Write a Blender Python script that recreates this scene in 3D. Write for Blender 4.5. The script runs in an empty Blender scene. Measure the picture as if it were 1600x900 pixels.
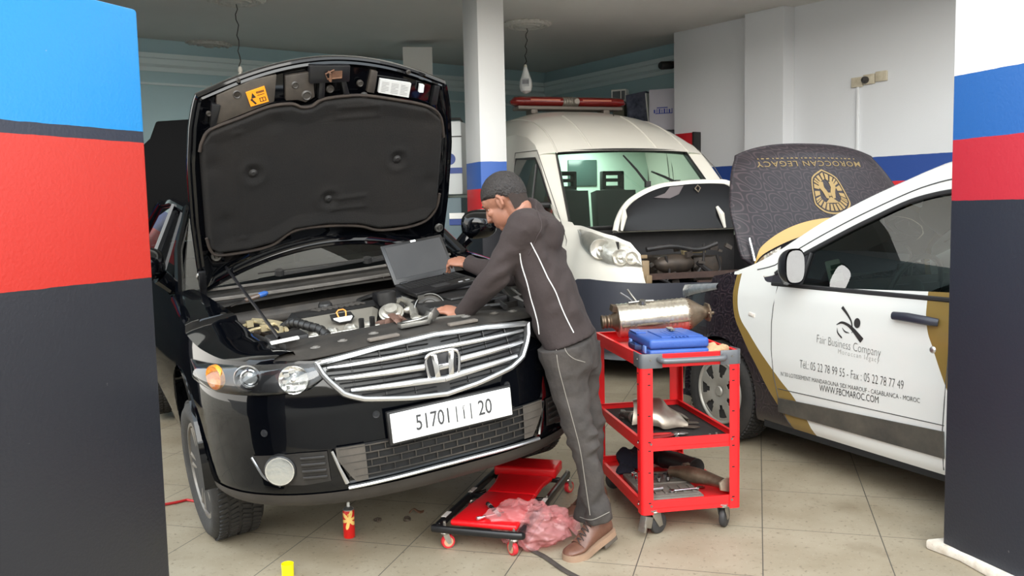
import bpy, bmesh, math, random
from mathutils import Vector, Matrix, Euler
import numpy as np
random.seed(7)
SC = bpy.context.scene
COL = SC.collection
PI = math.pi

# ------------------------------------------------------------------ camera
FOC = 1380.0
PT = math.radians(5.18); RL = math.radians(1.26); EYE = 1.5
FW = Vector((0, math.cos(PT), -math.sin(PT)))
UP0 = Vector((0, math.sin(PT), math.cos(PT))); RT0 = Vector((1, 0, 0))
RT = RT0*math.cos(RL) - UP0*math.sin(RL)
UP = RT0*math.sin(RL) + UP0*math.cos(RL)
cam_data = bpy.data.cameras.new('camera')
cam_data.sensor_width = 36.0
cam_data.lens = FOC/1600*36
cam_data.clip_start = 0.05
cam = bpy.data.objects.new('camera', cam_data)
COL.objects.link(cam)
cm = Matrix.Identity(4)
for i in range(3):
    cm[i][0] = RT[i]; cm[i][1] = UP[i]; cm[i][2] = -FW[i]
cm[2][3] = EYE
cam.matrix_world = cm
SC.camera = cam

# ------------------------------------------------------------------ light
SC.view_settings.view_transform = 'Standard'
SC.view_settings.look = 'None'
SC.view_settings.gamma = 1.0
SC.view_settings.use_curve_mapping = False
SC.view_settings.exposure = 0.95
world = bpy.data.worlds.new('overcast_sky')
SC.world = world
world.use_nodes = True
wn = world.node_tree
wn.nodes.clear()
w_out = wn.nodes.new('ShaderNodeOutputWorld')
w_bg = wn.nodes.new('ShaderNodeBackground')
w_tc = wn.nodes.new('ShaderNodeTexCoord')
w_sep = wn.nodes.new('ShaderNodeSeparateXYZ')
w_ramp = wn.nodes.new('ShaderNodeValToRGB')
w_ramp.color_ramp.elements[0].position = 0.0
w_ramp.color_ramp.elements[0].color = (1.0, 0.96, 0.88, 1)
w_ramp.color_ramp.elements[1].position = 0.6
w_ramp.color_ramp.elements[1].color = (0.80, 0.91, 1.0, 1)
wn.links.new(w_tc.outputs['Generated'], w_sep.inputs[0])
wn.links.new(w_sep.outputs['Z'], w_ramp.inputs[0])
wn.links.new(w_ramp.outputs[0], w_bg.inputs[0])
w_bg.inputs[1].default_value = 2.3
wn.links.new(w_bg.outputs[0], w_out.inputs[0])
sun_data = bpy.data.lights.new('hazy_sun', 'SUN')
sun_data.energy = 2.0
sun_data.angle = math.radians(55)
sun_data.color = (1.0, 0.95, 0.86)
sun = bpy.data.objects.new('hazy_sun', sun_data)
COL.objects.link(sun)
sun.rotation_euler = Euler((math.radians(64), 0, math.radians(3)))

# ------------------------------------------------------------------ helpers
def lin(c):
    out = []
    for v in c[:3]:
        v = v/255.0
        out.append(v/12.92 if v <= 0.04045 else ((v+0.055)/1.055)**2.4)
    return tuple(out) + (1.0,)

def at(px, py, Y=None, z=None):
    d = FW + RT*((px-800)/FOC) + UP*((450-py)/FOC)
    t = Y/d.y if Y is not None else (z-EYE)/d.z
    return Vector((0, 0, EYE)) + d*t

MATS = {}
def mat(name, rgb, rough=0.5, metal=0.0, coat=0.0, noise=None, bump=None, spec=None, rvar=0.0, trans=0.0, sheen=0.0, alpha=None, emit=0.0):
    """noise=(scale, amount, rgb2) mixes a second colour in patches; bump=(scale, strength)"""
    if name in MATS: return MATS[name]
    m = bpy.data.materials.new(name); m.use_nodes = True
    nt = m.node_tree; b = nt.nodes['Principled BSDF']
    b.inputs['Base Color'].default_value = lin(rgb)
    b.inputs['Roughness'].default_value = rough
    b.inputs['Metallic'].default_value = metal
    b.inputs['Coat Weight'].default_value = coat
    b.inputs['Coat Roughness'].default_value = 0.04
    if spec is not None: b.inputs['Specular IOR Level'].default_value = spec
    if trans: b.inputs['Transmission Weight'].default_value = trans
    if sheen: b.inputs['Sheen Weight'].default_value = sheen
    if alpha is not None: b.inputs['Alpha'].default_value = alpha
    if emit:
        b.inputs['Emission Color'].default_value = lin(rgb); b.inputs['Emission Strength'].default_value = emit
    tc = nt.nodes.new('ShaderNodeTexCoord')
    if noise:
        n = nt.nodes.new('ShaderNodeTexNoise'); n.inputs['Scale'].default_value = noise[0]; n.inputs['Detail'].default_value = 5
        n.inputs['Roughness'].default_value = 0.65
        r = nt.nodes.new('ShaderNodeValToRGB')
        r.color_ramp.elements[0].position = 0.35; r.color_ramp.elements[1].position = 0.7
        r.color_ramp.elements[0].color = (0, 0, 0, 1); r.color_ramp.elements[1].color = (noise[1],)*3 + (1,)
        mx = nt.nodes.new('ShaderNodeMix'); mx.data_type = 'RGBA'
        mx.inputs[6].default_value = lin(rgb); mx.inputs[7].default_value = lin(noise[2])
        nt.links.new(tc.outputs['Object'], n.inputs['Vector'])
        nt.links.new(n.outputs['Fac'], r.inputs[0]); nt.links.new(r.outputs[0], mx.inputs[0])
        nt.links.new(mx.outputs[2], b.inputs['Base Color'])
        if rvar:
            ma = nt.nodes.new('ShaderNodeMath'); ma.operation = 'MULTIPLY_ADD'
            ma.inputs[1].default_value = rvar; ma.inputs[2].default_value = rough
            nt.links.new(n.outputs['Fac'], ma.inputs[0]); nt.links.new(ma.outputs[0], b.inputs['Roughness'])
    if bump:
        n2 = nt.nodes.new('ShaderNodeTexNoise'); n2.inputs['Scale'].default_value = bump[0]; n2.inputs['Detail'].default_value = 4
        bp = nt.nodes.new('ShaderNodeBump'); bp.inputs['Strength'].default_value = bump[1]; bp.inputs['Distance'].default_value = 0.01
        nt.links.new(tc.outputs['Object'], n2.inputs['Vector']); nt.links.new(n2.outputs['Fac'], bp.inputs['Height'])
        nt.links.new(bp.outputs[0], b.inputs['Normal'])
    MATS[name] = m
    return m

def glass_mat(name, tint, refl=0.08, rough=0.0, opacity=0.0, body=(20, 25, 25)):
    """thin window glass: tinted see-through plus a mirror-like share"""
    if name in MATS: return MATS[name]
    m = bpy.data.materials.new(name); m.use_nodes = True
    nt = m.node_tree; nt.nodes.clear()
    o = nt.nodes.new('ShaderNodeOutputMaterial')
    tr = nt.nodes.new('ShaderNodeBsdfTransparent'); tr.inputs[0].default_value = tint + (1,)
    gl = nt.nodes.new('ShaderNodeBsdfGlossy'); gl.inputs['Roughness'].default_value = rough
    lw = nt.nodes.new('ShaderNodeFresnel'); lw.inputs[0].default_value = 1.5
    ad = nt.nodes.new('ShaderNodeMath'); ad.operation = 'ADD'; ad.inputs[1].default_value = refl; ad.use_clamp = True
    mx = nt.nodes.new('ShaderNodeMixShader')
    nt.links.new(lw.outputs[0], ad.inputs[0]); nt.links.new(ad.outputs[0], mx.inputs[0])
    if opacity:
        df = nt.nodes.new('ShaderNodeBsdfDiffuse'); df.inputs[0].default_value = lin(body)
        m2 = nt.nodes.new('ShaderNodeMixShader'); m2.inputs[0].default_value = opacity
        nt.links.new(tr.outputs[0], m2.inputs[1]); nt.links.new(df.outputs[0], m2.inputs[2])
        nt.links.new(m2.outputs[0], mx.inputs[1])
    else:
        nt.links.new(tr.outputs[0], mx.inputs[1])
    nt.links.new(gl.outputs[0], mx.inputs[2])
    nt.links.new(mx.outputs[0], o.inputs[0])
    MATS[name] = m
    return m

def cr(pts, n):
    """Catmull-Rom through pts (any dimension), n samples"""
    P = [np.array(p, float) for p in pts]
    P = [2*P[0]-P[1]] + P + [2*P[-1]-P[-2]]
    out = []; k = len(P)-3
    for i in range(n):
        u = i/(n-1)*k; j = min(int(u), k-1); t = u-j
        a, b, c, d = P[j:j+4]
        out.append(0.5*((2*b)+(c-a)*t+(2*a-5*b+4*c-d)*t*t+(-a+3*b-3*c+d)*t**3))
    return out

def interp(x, pts):
    """smooth 1-D interpolation through (x, y) pairs (monotone-ish hermite)"""
    if x <= pts[0][0]: return pts[0][1]
    if x >= pts[-1][0]: return pts[-1][1]
    n = len(pts)
    for i in range(n-1):
        x0, y0 = pts[i]; x1, y1 = pts[i+1]
        if x <= x1:
            h = x1-x0; s = (y1-y0)/h
            def tang(j):
                if j == 0 or j == n-1: return s
                a = (pts[j][1]-pts[j-1][1])/(pts[j][0]-pts[j-1][0]); b = (pts[j+1][1]-pts[j][1])/(pts[j+1][0]-pts[j][0])
                return 0 if a*b <= 0 else 2*a*b/(a+b)
            m0, m1 = tang(i), tang(i+1); t = (x-x0)/h
            return (2*t**3-3*t*t+1)*y0+(t**3-2*t*t+t)*h*m0+(-2*t**3+3*t*t)*y1+(t**3-t*t)*h*m1

def lerpi(x, pts):
    if x <= pts[0][0]: return pts[0][1]
    for (x0, y0), (x1, y1) in zip(pts, pts[1:]):
        if x <= x1: return y0+(y1-y0)*(x-x0)/(x1-x0)
    return pts[-1][1]

class Skin:
    """outer skin of a car: half plan curve (x, y) from the nose centre round to the tail, and a vertical inset profile"""
    def __init__(s, plan, inset, n=400):
        s.P = cr(plan, n); s.inset = inset
        d = [0.0]
        for a, b in zip(s.P, s.P[1:]): d.append(d[-1]+float(np.hypot(*(b-a))))
        s.d = np.array(d); s.L = d[-1]
    def plan(s, t):
        t = min(max(t, 0), s.L)
        i = min(int(np.searchsorted(s.d, t, 'right'))-1, len(s.P)-2); i = max(i, 0)
        u = (t-s.d[i])/(s.d[i+1]-s.d[i]); p = s.P[i]*(1-u)+s.P[i+1]*u
        a = s.P[max(i-2, 0)]; b = s.P[min(i+3, len(s.P)-1)]; g = (b-a)/np.hypot(*(b-a))
        if t < 1e-6: g = np.array([1.0, 0.0])
        return p, np.array([g[1], -g[0]])
    def at_y(s, y):
        """arc length where the side passes y (past the nose)"""
        j = [i for i in range(len(s.P)-1) if s.P[i][1] <= y <= s.P[i+1][1]]
        i = j[0]; u = (y-s.P[i][1])/(s.P[i+1][1]-s.P[i][1]); return s.d[i]*(1-u)+s.d[i+1]*u
    def pt(s, t, z, off=0.0, side=1):
        p, n = s.plan(abs(t))
        if t < 0: side = -side
        o = off-s.inset(z, abs(t))
        return (float(p[0]+n[0]*o)*side, float(p[1]+n[1]*o), z)
H_PLAN = [(0, -.955), (.25, -.945), (.45, -.905), (.62, -.82), (.75, -.70), (.83, -.57), (.875, -.42), (.90, -.2), (.908, 0), (.918, .6), (.92, 1.4), (.92, 2.2), (.90, 3), (.85, 3.5), (.72, 3.76), (.4, 3.86), (0, 3.88)]
def h_front(z): return lerpi(z, [(.18, .07), (.22, .035), (.28, .012), (.36, .004), (.46, 0), (.60, .002), (.66, .012), (.72, .03), (.78, .055), (.84, .07), (.9, .085), (.97, .10)])
def h_side(z): return lerpi(z, [(.18, .08), (.24, .03), (.33, .012), (.48, .002), (.6, 0), (.74, .012), (.84, .03), (.9, .05), (.94, .075), (1.0, .11)])
V_PLAN = [(0, -.98), (.4, -.955), (.72, -.86), (.9, -.68), (.985, -.45), (1.01, -.2), (1.02, .2), (1.025, 1), (1.025, 2.4), (1.02, 4.3), (.97, 4.42), (.6, 4.44), (0, 4.44)]
def v_front(z): return lerpi(z, [(.2, .06), (.3, .01), (.5, 0), (.8, .02), (.95, .04), (1.1, .07), (1.25, .12), (1.32, .15)])
def v_side(z): return lerpi(z, [(.2, .06), (.3, .01), (.5, 0), (.9, 0), (1.2, .015), (1.32, .02), (1.9, .10), (2.25, .17)])
D_PLAN = [(0, -.86), (.3, -.84), (.55, -.745), (.72, -.58), (.815, -.38), (.858, -.15), (.872, .2), (.878, 1), (.878, 2.4), (.86, 3.1), (.80, 3.5), (.66, 3.64), (0, 3.68)]
def d_inset(z, t): return lerpi(z, [(.18, .05), (.24, .015), (.4, .004), (.6, 0), (.8, .008), (.95, .022), (1.02, .04), (1.08, .055), (1.4, .15), (1.7, .25)])

def blend(a, b, t, t0, t1):
    k = min(max((t-t0)/(t1-t0), 0), 1); k = k*k*(3-2*k); return a*(1-k)+b*k
def h_inset(z, t): return blend(h_front(z), h_side(z), t, 1.05, 1.55)
def v_inset(z, t): return blend(v_front(z), v_side(z), t, 1.40, 1.85)
def rotm(e): return Euler(e).to_matrix()

class MB:
    """collects shapes and links them as ONE mesh object"""
    def __init__(s): s.v = []; s.f = []; s.mi = []
    def add(s, vs, fs, mi=0):
        o = len(s.v); s.v += [tuple(p) for p in vs]
        s.f += [tuple(i+o for i in f) for f in fs]; s.mi += [mi]*len(fs); return s
    def box(s, c, d, rot=None, mi=0):
        R = rotm(rot) if rot is not None and not isinstance(rot, Matrix) else rot
        vs = []
        for x in (-.5, .5):
            for y in (-.5, .5):
                for z in (-.5, .5):
                    p = Vector((x*d[0], y*d[1], z*d[2]))
                    if R is not None: p = R @ p
                    vs.append(p+Vector(c))
        return s.add(vs, [(0, 1, 3, 2), (4, 6, 7, 5), (0, 4, 5, 1), (2, 3, 7, 6), (0, 2, 6, 4), (1, 5, 7, 3)], mi)
    def tube(s, pts, r, n=10, mi=0, cap=True, sq=None, up=None):
        P = [Vector(p) for p in pts]; k = len(P)
        rs = r if isinstance(r, (list, tuple)) else [r]*k
        T = []
        for i in range(k):
            t = (P[min(i+1, k-1)]-P[max(i-1, 0)])
            T.append(t.normalized() if t.length > 1e-9 else Vector((0, 0, 1)))
        a = Vector(up) if up is not None else (Vector((0, 0, 1)) if abs(T[0].z) < 0.9 else Vector((1, 0, 0)))
        N = (a-T[0]*a.dot(T[0])).normalized()
        vs = []; fs = []
        for i in range(k):
            if i:
                N = (N-T[i]*N.dot(T[i]))
                N = N.normalized() if N.length > 1e-6 else T[i].orthogonal().normalized()
            B = T[i].cross(N)
            for j in range(n):
                th = 2*PI*j/n
                rr = rs[i]
                ra, rb = (rr if isinstance(rr, (tuple, list)) else (rr, rr))
                vs.append(P[i]+N*(ra*math.cos(th))+B*(rb*math.sin(th)))
        for i in range(k-1):
            for j in range(n):
                q = (j+1) % n
                fs.append((i*n+j, i*n+q, (i+1)*n+q, (i+1)*n+j))
        if cap:
            fs.append(tuple(range(n))[::-1]); fs.append(tuple((k-1)*n+j for j in range(n)))
        return s.add(vs, fs, mi)
    def lathe(s, prof, c=(0, 0, 0), axis=(0, 0, 1), n=24, mi=0, cap=True):
        ax = Vector(axis).normalized(); a = ax.orthogonal().normalized(); b = ax.cross(a); c = Vector(c)
        vs = []; fs = []; k = len(prof)
        for r, h in prof:
            for j in range(n):
                th = 2*PI*j/n
                vs.append(c+ax*h+a*(r*math.cos(th))+b*(r*math.sin(th)))
        for i in range(k-1):
            for j in range(n):
                q = (j+1) % n
                fs.append((i*n+j, i*n+q, (i+1)*n+q, (i+1)*n+j))
        if cap:
            if prof[0][0] > 1e-5: fs.append(tuple(range(n))[::-1])
            if prof[-1][0] > 1e-5: fs.append(tuple((k-1)*n+j for j in range(n)))
        return s.add(vs, fs, mi)
    def ell(s, c, r, rot=None, n=16, m=10, mi=0):
        R = rotm(rot) if rot is not None and not isinstance(rot, Matrix) else rot
        vs = []; fs = []
        for i in range(m+1):
            ph = PI*i/m
            for j in range(n):
                th = 2*PI*j/n
                p = Vector((r[0]*math.sin(ph)*math.cos(th), r[1]*math.sin(ph)*math.sin(th), r[2]*math.cos(ph)))
                if R is not None: p = R @ p
                vs.append(p+Vector(c))
        for i in range(m):
            for j in range(n):
                q = (j+1) % n
                fs.append((i*n+j, (i+1)*n+j, (i+1)*n+q, i*n+q))
        return s.add(vs, fs, mi)
    def prism(s, poly, d0, d1, fr=None, mi=0, mi_side=None):
        """polygon (x, y) extruded from d0 to d1 along z of frame fr (4x4)"""
        fr = fr or Matrix.Identity(4); n = len(poly)
        vs = [fr @ Vector((x, y, d0)) for x, y in poly]+[fr @ Vector((x, y, d1)) for x, y in poly]
        s.add(vs, [tuple(range(n))[::-1], tuple(range(n, 2*n))]+[(i, (i+1) % n, n+(i+1) % n, n+i) for i in range(n)], mi)
        return s
    def grid(s, fn, nu, nv, mi=0, cu=False, flip=False):
        vs = [fn(i/(nu if cu else nu-1), j/(nv-1)) for i in range(nu) for j in range(nv)]
        fs = []
        for i in range(nu if cu else nu-1):
            for j in range(nv-1):
                a = i*nv+j; b = ((i+1) % nu)*nv+j
                f = (a, b, b+1, a+1)
                fs.append(f[::-1] if flip else f)
        return s.add(vs, fs, mi)
    def xf(s, M):
        s.v = [tuple(M @ Vector(p)) for p in s.v]; return s
    def build(s, name, mats, parent=None, smooth=35, bevel=0, solid=0, sub=0, seg=2, weld=0.0, remesh=0, lap=0, offset=-1):
        me = bpy.data.meshes.new(name)
        me.from_pydata(s.v, [], s.f)
        if not isinstance(mats, (list, tuple)): mats = [mats]
        for m in mats: me.materials.append(m)
        me.polygons.foreach_set('material_index', s.mi)
        bm = bmesh.new(); bm.from_mesh(me)
        if weld: bmesh.ops.remove_doubles(bm, verts=bm.verts, dist=weld)
        bmesh.ops.recalc_face_normals(bm, faces=bm.faces)
        bm.to_mesh(me); bm.free()
        o = bpy.data.objects.new(name, me); COL.objects.link(o)
        mods = False
        if remesh:
            md = o.modifiers.new('r', 'REMESH'); md.mode = 'VOXEL'; md.voxel_size = remesh; md.use_smooth_shade = True; mods = True
        if lap:
            md = o.modifiers.new('s', 'SMOOTH'); md.factor = 0.5; md.iterations = lap; mods = True
        if solid:
            md = o.modifiers.new('t', 'SOLIDIFY'); md.thickness = solid; md.offset = offset; mods = True
        if bevel:
            md = o.modifiers.new('b', 'BEVEL'); md.width = bevel; md.segments = seg; md.limit_method = 'ANGLE'; md.angle_limit = math.radians(40); mods = True
        if sub:
            md = o.modifiers.new('u', 'SUBSURF'); md.levels = sub; md.render_levels = sub; mods = True
        if mods:
            dg = bpy.context.evaluated_depsgraph_get()
            me2 = bpy.data.meshes.new_from_object(o.evaluated_get(dg))
            o.modifiers.clear(); o.data = me2; bpy.data.meshes.remove(me); me = me2; me.name = name
        if smooth:
            me.polygons.foreach_set('use_smooth', [True]*len(me.polygons))
            if smooth < 180: me.set_sharp_from_angle(angle=math.radians(smooth))
        if parent is not None: o.parent = parent
        return o

def label(o, text, cat, group=None):
    o['label'] = text; o['category'] = cat
    if group: o['group'] = group
    return o
def struct(o): o['kind'] = 'structure'; return o
def thing(name, text, cat, loc=(0, 0, 0), rot=(0, 0, 0), group=None, mode='XYZ'):
    o = bpy.data.objects.new(name, None); COL.objects.link(o)
    o.empty_display_size = 0.1; o.location = loc; o.rotation_mode = mode; o.rotation_euler = rot
    return label(o, text, cat, group)

def copy_tree(o, parent=None):
    c = o.copy(); COL.objects.link(c); c.parent = parent
    for ch in list(o.children): copy_tree(ch, c)
    return c

def text_mesh(body, size=1.0, align='LEFT', thin=0.0, space=1.0, extrude=0.0, res=3):
    """returns (verts, faces) of flat lettering in the xy plane"""
    cu = bpy.data.curves.new('lettering', 'FONT'); cu.body = body; cu.size = size; cu.align_x = align
    cu.offset = thin; cu.space_character = space; cu.extrude = extrude; cu.resolution_u = res
    o = bpy.data.objects.new('lettering', cu); COL.objects.link(o)
    dg = bpy.context.evaluated_depsgraph_get(); dg.update()
    me = bpy.data.meshes.new_from_object(o.evaluated_get(dg))
    vs = [tuple(v.co) for v in me.vertices]; fs = [tuple(p.vertices) for p in me.polygons]
    bpy.data.objects.remove(o); bpy.data.meshes.remove(me); bpy.data.curves.remove(cu)
    return vs, fs

def fit_text(body, width, height, **k):
    """lettering scaled to fill width x height, lower-left corner at 0,0"""
    vs, fs = text_mesh(body, **k)
    x0 = min(v[0] for v in vs); x1 = max(v[0] for v in vs); y0 = min(v[1] for v in vs); y1 = max(v[1] for v in vs)
    return [((v[0]-x0)/(x1-x0)*width, (v[1]-y0)/(y1-y0)*height, v[2]) for v in vs], fs

# ------------------------------------------------------------------ common materials
RED = mat('red_powder_coat', (228, 30, 34), .38, noise=(9, .25, (196, 22, 28)))
STEEL = mat('worn_steel', (150, 148, 143), .36, metal=.9, noise=(14, .6, (98, 92, 86)), bump=(60, .08))
CHROME = mat('chrome', (222, 222, 224), .12, metal=1)
BRUSHED = mat('satin_chrome', (205, 205, 205), .3, metal=.9)
ALU = mat('cast_aluminium', (196, 192, 182), .36, metal=.75, noise=(20, .5, (140, 132, 120)), bump=(40, .15))
RUST = mat('rusted_iron', (122, 88, 66), .75, metal=.35, noise=(16, .8, (74, 50, 40)), bump=(40, .4))
BLKPL = mat('black_plastic', (26, 26, 27), .45, noise=(8, .35, (52, 48, 44)), bump=(120, .05))
DKPL = mat('dusty_black_plastic', (38, 36, 34), .55, noise=(7, .6, (72, 66, 60)), bump=(90, .08))
RUBBER = mat('tyre_rubber', (30, 29, 28), .78, noise=(12, .5, (58, 54, 50)), bump=(70, .2))
BLKMET = mat('black_enamel_steel', (18, 18, 20), .3, noise=(12, .3, (40, 40, 42)))
WHPL = mat('white_plastic', (226, 226, 222), .45)

# ================================================================== the setting
def floor_material():
    m = bpy.data.materials.new('terrazzo_tile_floor'); m.use_nodes = True; nt = m.node_tree; b = nt.nodes['Principled BSDF']
    L = nt.links.new
    tc = nt.nodes.new('ShaderNodeTexCoord')
    mp = nt.nodes.new('ShaderNodeMapping'); mp.inputs['Rotation'].default_value = (0, 0, math.radians(15.6))
    L(tc.outputs['Object'], mp.inputs[0])
    sp = nt.nodes.new('ShaderNodeSeparateXYZ'); L(mp.outputs[0], sp.inputs[0])
    masks = []
    for ax, off, per in (('X', .025, .5095), ('Y', 3.570, .560)):
        a = nt.nodes.new('ShaderNodeMath'); a.operation = 'SUBTRACT'; a.inputs[1].default_value = off-per*40-per/2; L(sp.outputs[ax], a.inputs[0])
        q = nt.nodes.new('ShaderNodeMath'); q.operation = 'MODULO'; q.inputs[1].default_value = per; L(a.outputs[0], q.inputs[0])
        c = nt.nodes.new('ShaderNodeMath'); c.operation = 'SUBTRACT'; c.inputs[1].default_value = per/2; L(q.outputs[0], c.inputs[0])
        d = nt.nodes.new('ShaderNodeMath'); d.operation = 'ABSOLUTE'; L(c.outputs[0], d.inputs[0])
        e = nt.nodes.new('ShaderNodeMath'); e.operation = 'LESS_THAN'; e.inputs[1].default_value = .0022; L(d.outputs[0], e.inputs[0])
        masks.append(e)
    mx = nt.nodes.new('ShaderNodeMath'); mx.operation = 'MAXIMUM'; L(masks[0].outputs[0], mx.inputs[0]); L(masks[1].outputs[0], mx.inputs[1])
    def noise(s, det, p0, p1):
        n = nt.nodes.new('ShaderNodeTexNoise'); n.inputs['Scale'].default_value = s; n.inputs['Detail'].default_value = det
        L(tc.outputs['Object'], n.inputs['Vector'])
        r = nt.nodes.new('ShaderNodeMapRange'); r.inputs[1].default_value = p0; r.inputs[2].default_value = p1; L(n.outputs['Fac'], r.inputs[0])
        return r
    def mixc(fac, a, bcol):
        k = nt.nodes.new('ShaderNodeMix'); k.data_type = 'RGBA'
        L(fac, k.inputs[0])
        if isinstance(a, tuple): k.inputs[6].default_value = a
        else: L(a, k.inputs[6])
        k.inputs[7].default_value = bcol
        return k.outputs[2]
    col = mixc(noise(3.0, 3, .35, .7).outputs[0], lin((160, 149, 129)), lin((143, 131, 110)))
    vo = nt.nodes.new('ShaderNodeTexVoronoi'); vo.inputs['Scale'].default_value = 85
    L(tc.outputs['Object'], vo.inputs['Vector'])
    ms = nt.nodes.new('ShaderNodeMapRange'); ms.inputs[1].default_value = .25; ms.inputs[2].default_value = .1; ms.inputs[4].default_value = .55
    L(vo.outputs['Distance'], ms.inputs[0])
    sel = nt.nodes.new('ShaderNodeMath'); sel.operation = 'MULTIPLY'
    n3 = noise(60, 1, .5, .58); L(n3.outputs[0], sel.inputs[0]); L(ms.outputs[0], sel.inputs[1])
    col = mixc(sel.outputs[0], col, lin((186, 178, 162)))
    col = mixc(noise(45, 3, .60, .76).outputs[0], col, lin((112, 101, 85)))
    col = mixc(noise(1.7, 5, .60, .80).outputs[0], col, lin((110, 96, 76)))
    col = mixc(noise(7, 4, .68, .78).outputs[0], col, lin((86, 72, 56)))
    col = mixc(mx.outputs[0], col, lin((78, 74, 68)))
    L(col, b.inputs['Base Color'])
    b.inputs['Roughness'].default_value = .52
    b.inputs['Specular IOR Level'].default_value = .35
    return m

fl = MB().grid(lambda u, v: (-9+18*u, 2.2+15*v, 0), 2, 2).build('floor', floor_material(), smooth=0); struct(fl)
st = MB().grid(lambda u, v: (-16+32*u, -14+16.2*v, -.004), 2, 2).build('ground_street', mat('street_paving', (124, 118, 108), .8, noise=(2, .5, (104, 98, 90))), smooth=0); struct(st)

def paint(name, bands, rough=.5, spots=True):
    """wall paint in horizontal bands by height: [(z_from, rgb), ...] bottom first"""
    m = bpy.data.materials.new(name); m.use_nodes = True; nt = m.node_tree; b = nt.nodes['Principled BSDF']; L = nt.links.new
    tc = nt.nodes.new('ShaderNodeTexCoord'); sp = nt.nodes.new('ShaderNodeSeparateXYZ'); L(tc.outputs['Object'], sp.inputs[0])
    wob = nt.nodes.new('ShaderNodeTexNoise'); wob.inputs['Scale'].default_value = 14; L(tc.outputs['Object'], wob.inputs['Vector'])
    ma = nt.nodes.new('ShaderNodeMath'); ma.operation = 'MULTIPLY_ADD'; ma.inputs[1].default_value = .006; L(wob.outputs['Fac'], ma.inputs[0]); L(sp.outputs['Z'], ma.inputs[2])
    cur = lin(bands[0][1]); first = True
    for z, rgb in bands[1:]:
        g = nt.nodes.new('ShaderNodeMath'); g.operation = 'GREATER_THAN'; g.inputs[1].default_value = z+.003; L(ma.outputs[0], g.inputs[0])
        k = nt.nodes.new('ShaderNodeMix'); k.data_type = 'RGBA'; L(g.outputs[0], k.inputs[0])
        if first: k.inputs[6].default_value = cur; first = False
        else: L(cur, k.inputs[6])
        k.inputs[7].default_value = lin(rgb); cur = k.outputs[2]
    if spots:
        n = nt.nodes.new('ShaderNodeTexNoise'); n.inputs['Scale'].default_value = 26; n.inputs['Detail'].default_value = 3; L(tc.outputs['Object'], n.inputs['Vector'])
        r = nt.nodes.new('ShaderNodeMapRange'); r.inputs[1].default_value = .76; r.inputs[2].default_value = .82; r.inputs[4].default_value = .6; L(n.outputs['Fac'], r.inputs[0])
        k = nt.nodes.new('ShaderNodeMix'); k.data_type = 'RGBA'; L(r.outputs[0], k.inputs[0])
        if first: k.inputs[6].default_value = cur
        else: L(cur, k.inputs[6])
        k.inputs[7].default_value = lin((190, 188, 182)); cur = k.outputs[2]; first = False
    if not isinstance(cur, tuple): L(cur, b.inputs['Base Color'])
    else: b.inputs['Base Color'].default_value = cur
    b.inputs['Roughness'].default_value = rough
    bn = nt.nodes.new('ShaderNodeTexNoise'); bn.inputs['Scale'].default_value = 90; L(tc.outputs['Object'], bn.inputs['Vector'])
    bp = nt.nodes.new('ShaderNodeBump'); bp.inputs['Strength'].default_value = .12; bp.inputs['Distance'].default_value = .01
    L(bn.outputs['Fac'], bp.inputs['Height']); L(bp.outputs[0], b.inputs['Normal'])
    return m

wa = MB().box((0, -13.2, 2.6), (32, .4, 5.2)).build('wall_street', paint('street_facade', [(0, (58, 54, 52)), (2.3, (120, 110, 98)), (2.9, (176, 168, 154))], .8, False), smooth=0); struct(wa)
GREYW = (206, 208, 211)
PAINT_IN = paint('interior_striped_paint', [(0, (34, 34, 42)), (1.44, (206, 36, 44)), (1.685, (30, 66, 138)), (1.935, GREYW)], .6, False)
PAINT_POST = paint('post_striped_paint', [(0, (26, 27, 34)), (1.415, (206, 34, 40)), (1.69, (52, 92, 168)), (1.95, (206, 206, 205))], .5)
PAINT_L = paint('left_pillar_paint', [(0, (36, 37, 43)), (1.285, (178, 42, 32)), (1.752, (32, 37, 52)), (1.79, (14, 122, 186))], .42)
PAINT_R = paint('right_pillar_paint', [(0, (33, 37, 49)), (1.49, (180, 36, 52)), (1.735, (32, 92, 162)), (1.99, (236, 234, 234))], .5)
TEAL = mat('pale_teal_wall', (172, 200, 206), .75, noise=(2, .3, (158, 188, 196)))
CEIL = mat('ceiling_plaster', (214, 212, 208), .85, noise=(1.2, .4, (200, 199, 196)))
PLAST = mat('white_plaster', (228, 228, 224), .7, bump=(30, .2))

H = 3.6
def slab(name, p, q, z0, z1, th, m, side=1):
    """wall from p to q (plan), thickness th to the given side"""
    p = Vector((p[0], p[1], 0)); q = Vector((q[0], q[1], 0)); d = (q-p).normalized(); n = Vector((-d.y, d.x, 0))*side*th
    poly = [(a.x, a.y) for a in (p, q, q+n, p+n)]
    return struct(MB().prism(poly, z0, z1).build(name, m, smooth=0))

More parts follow.
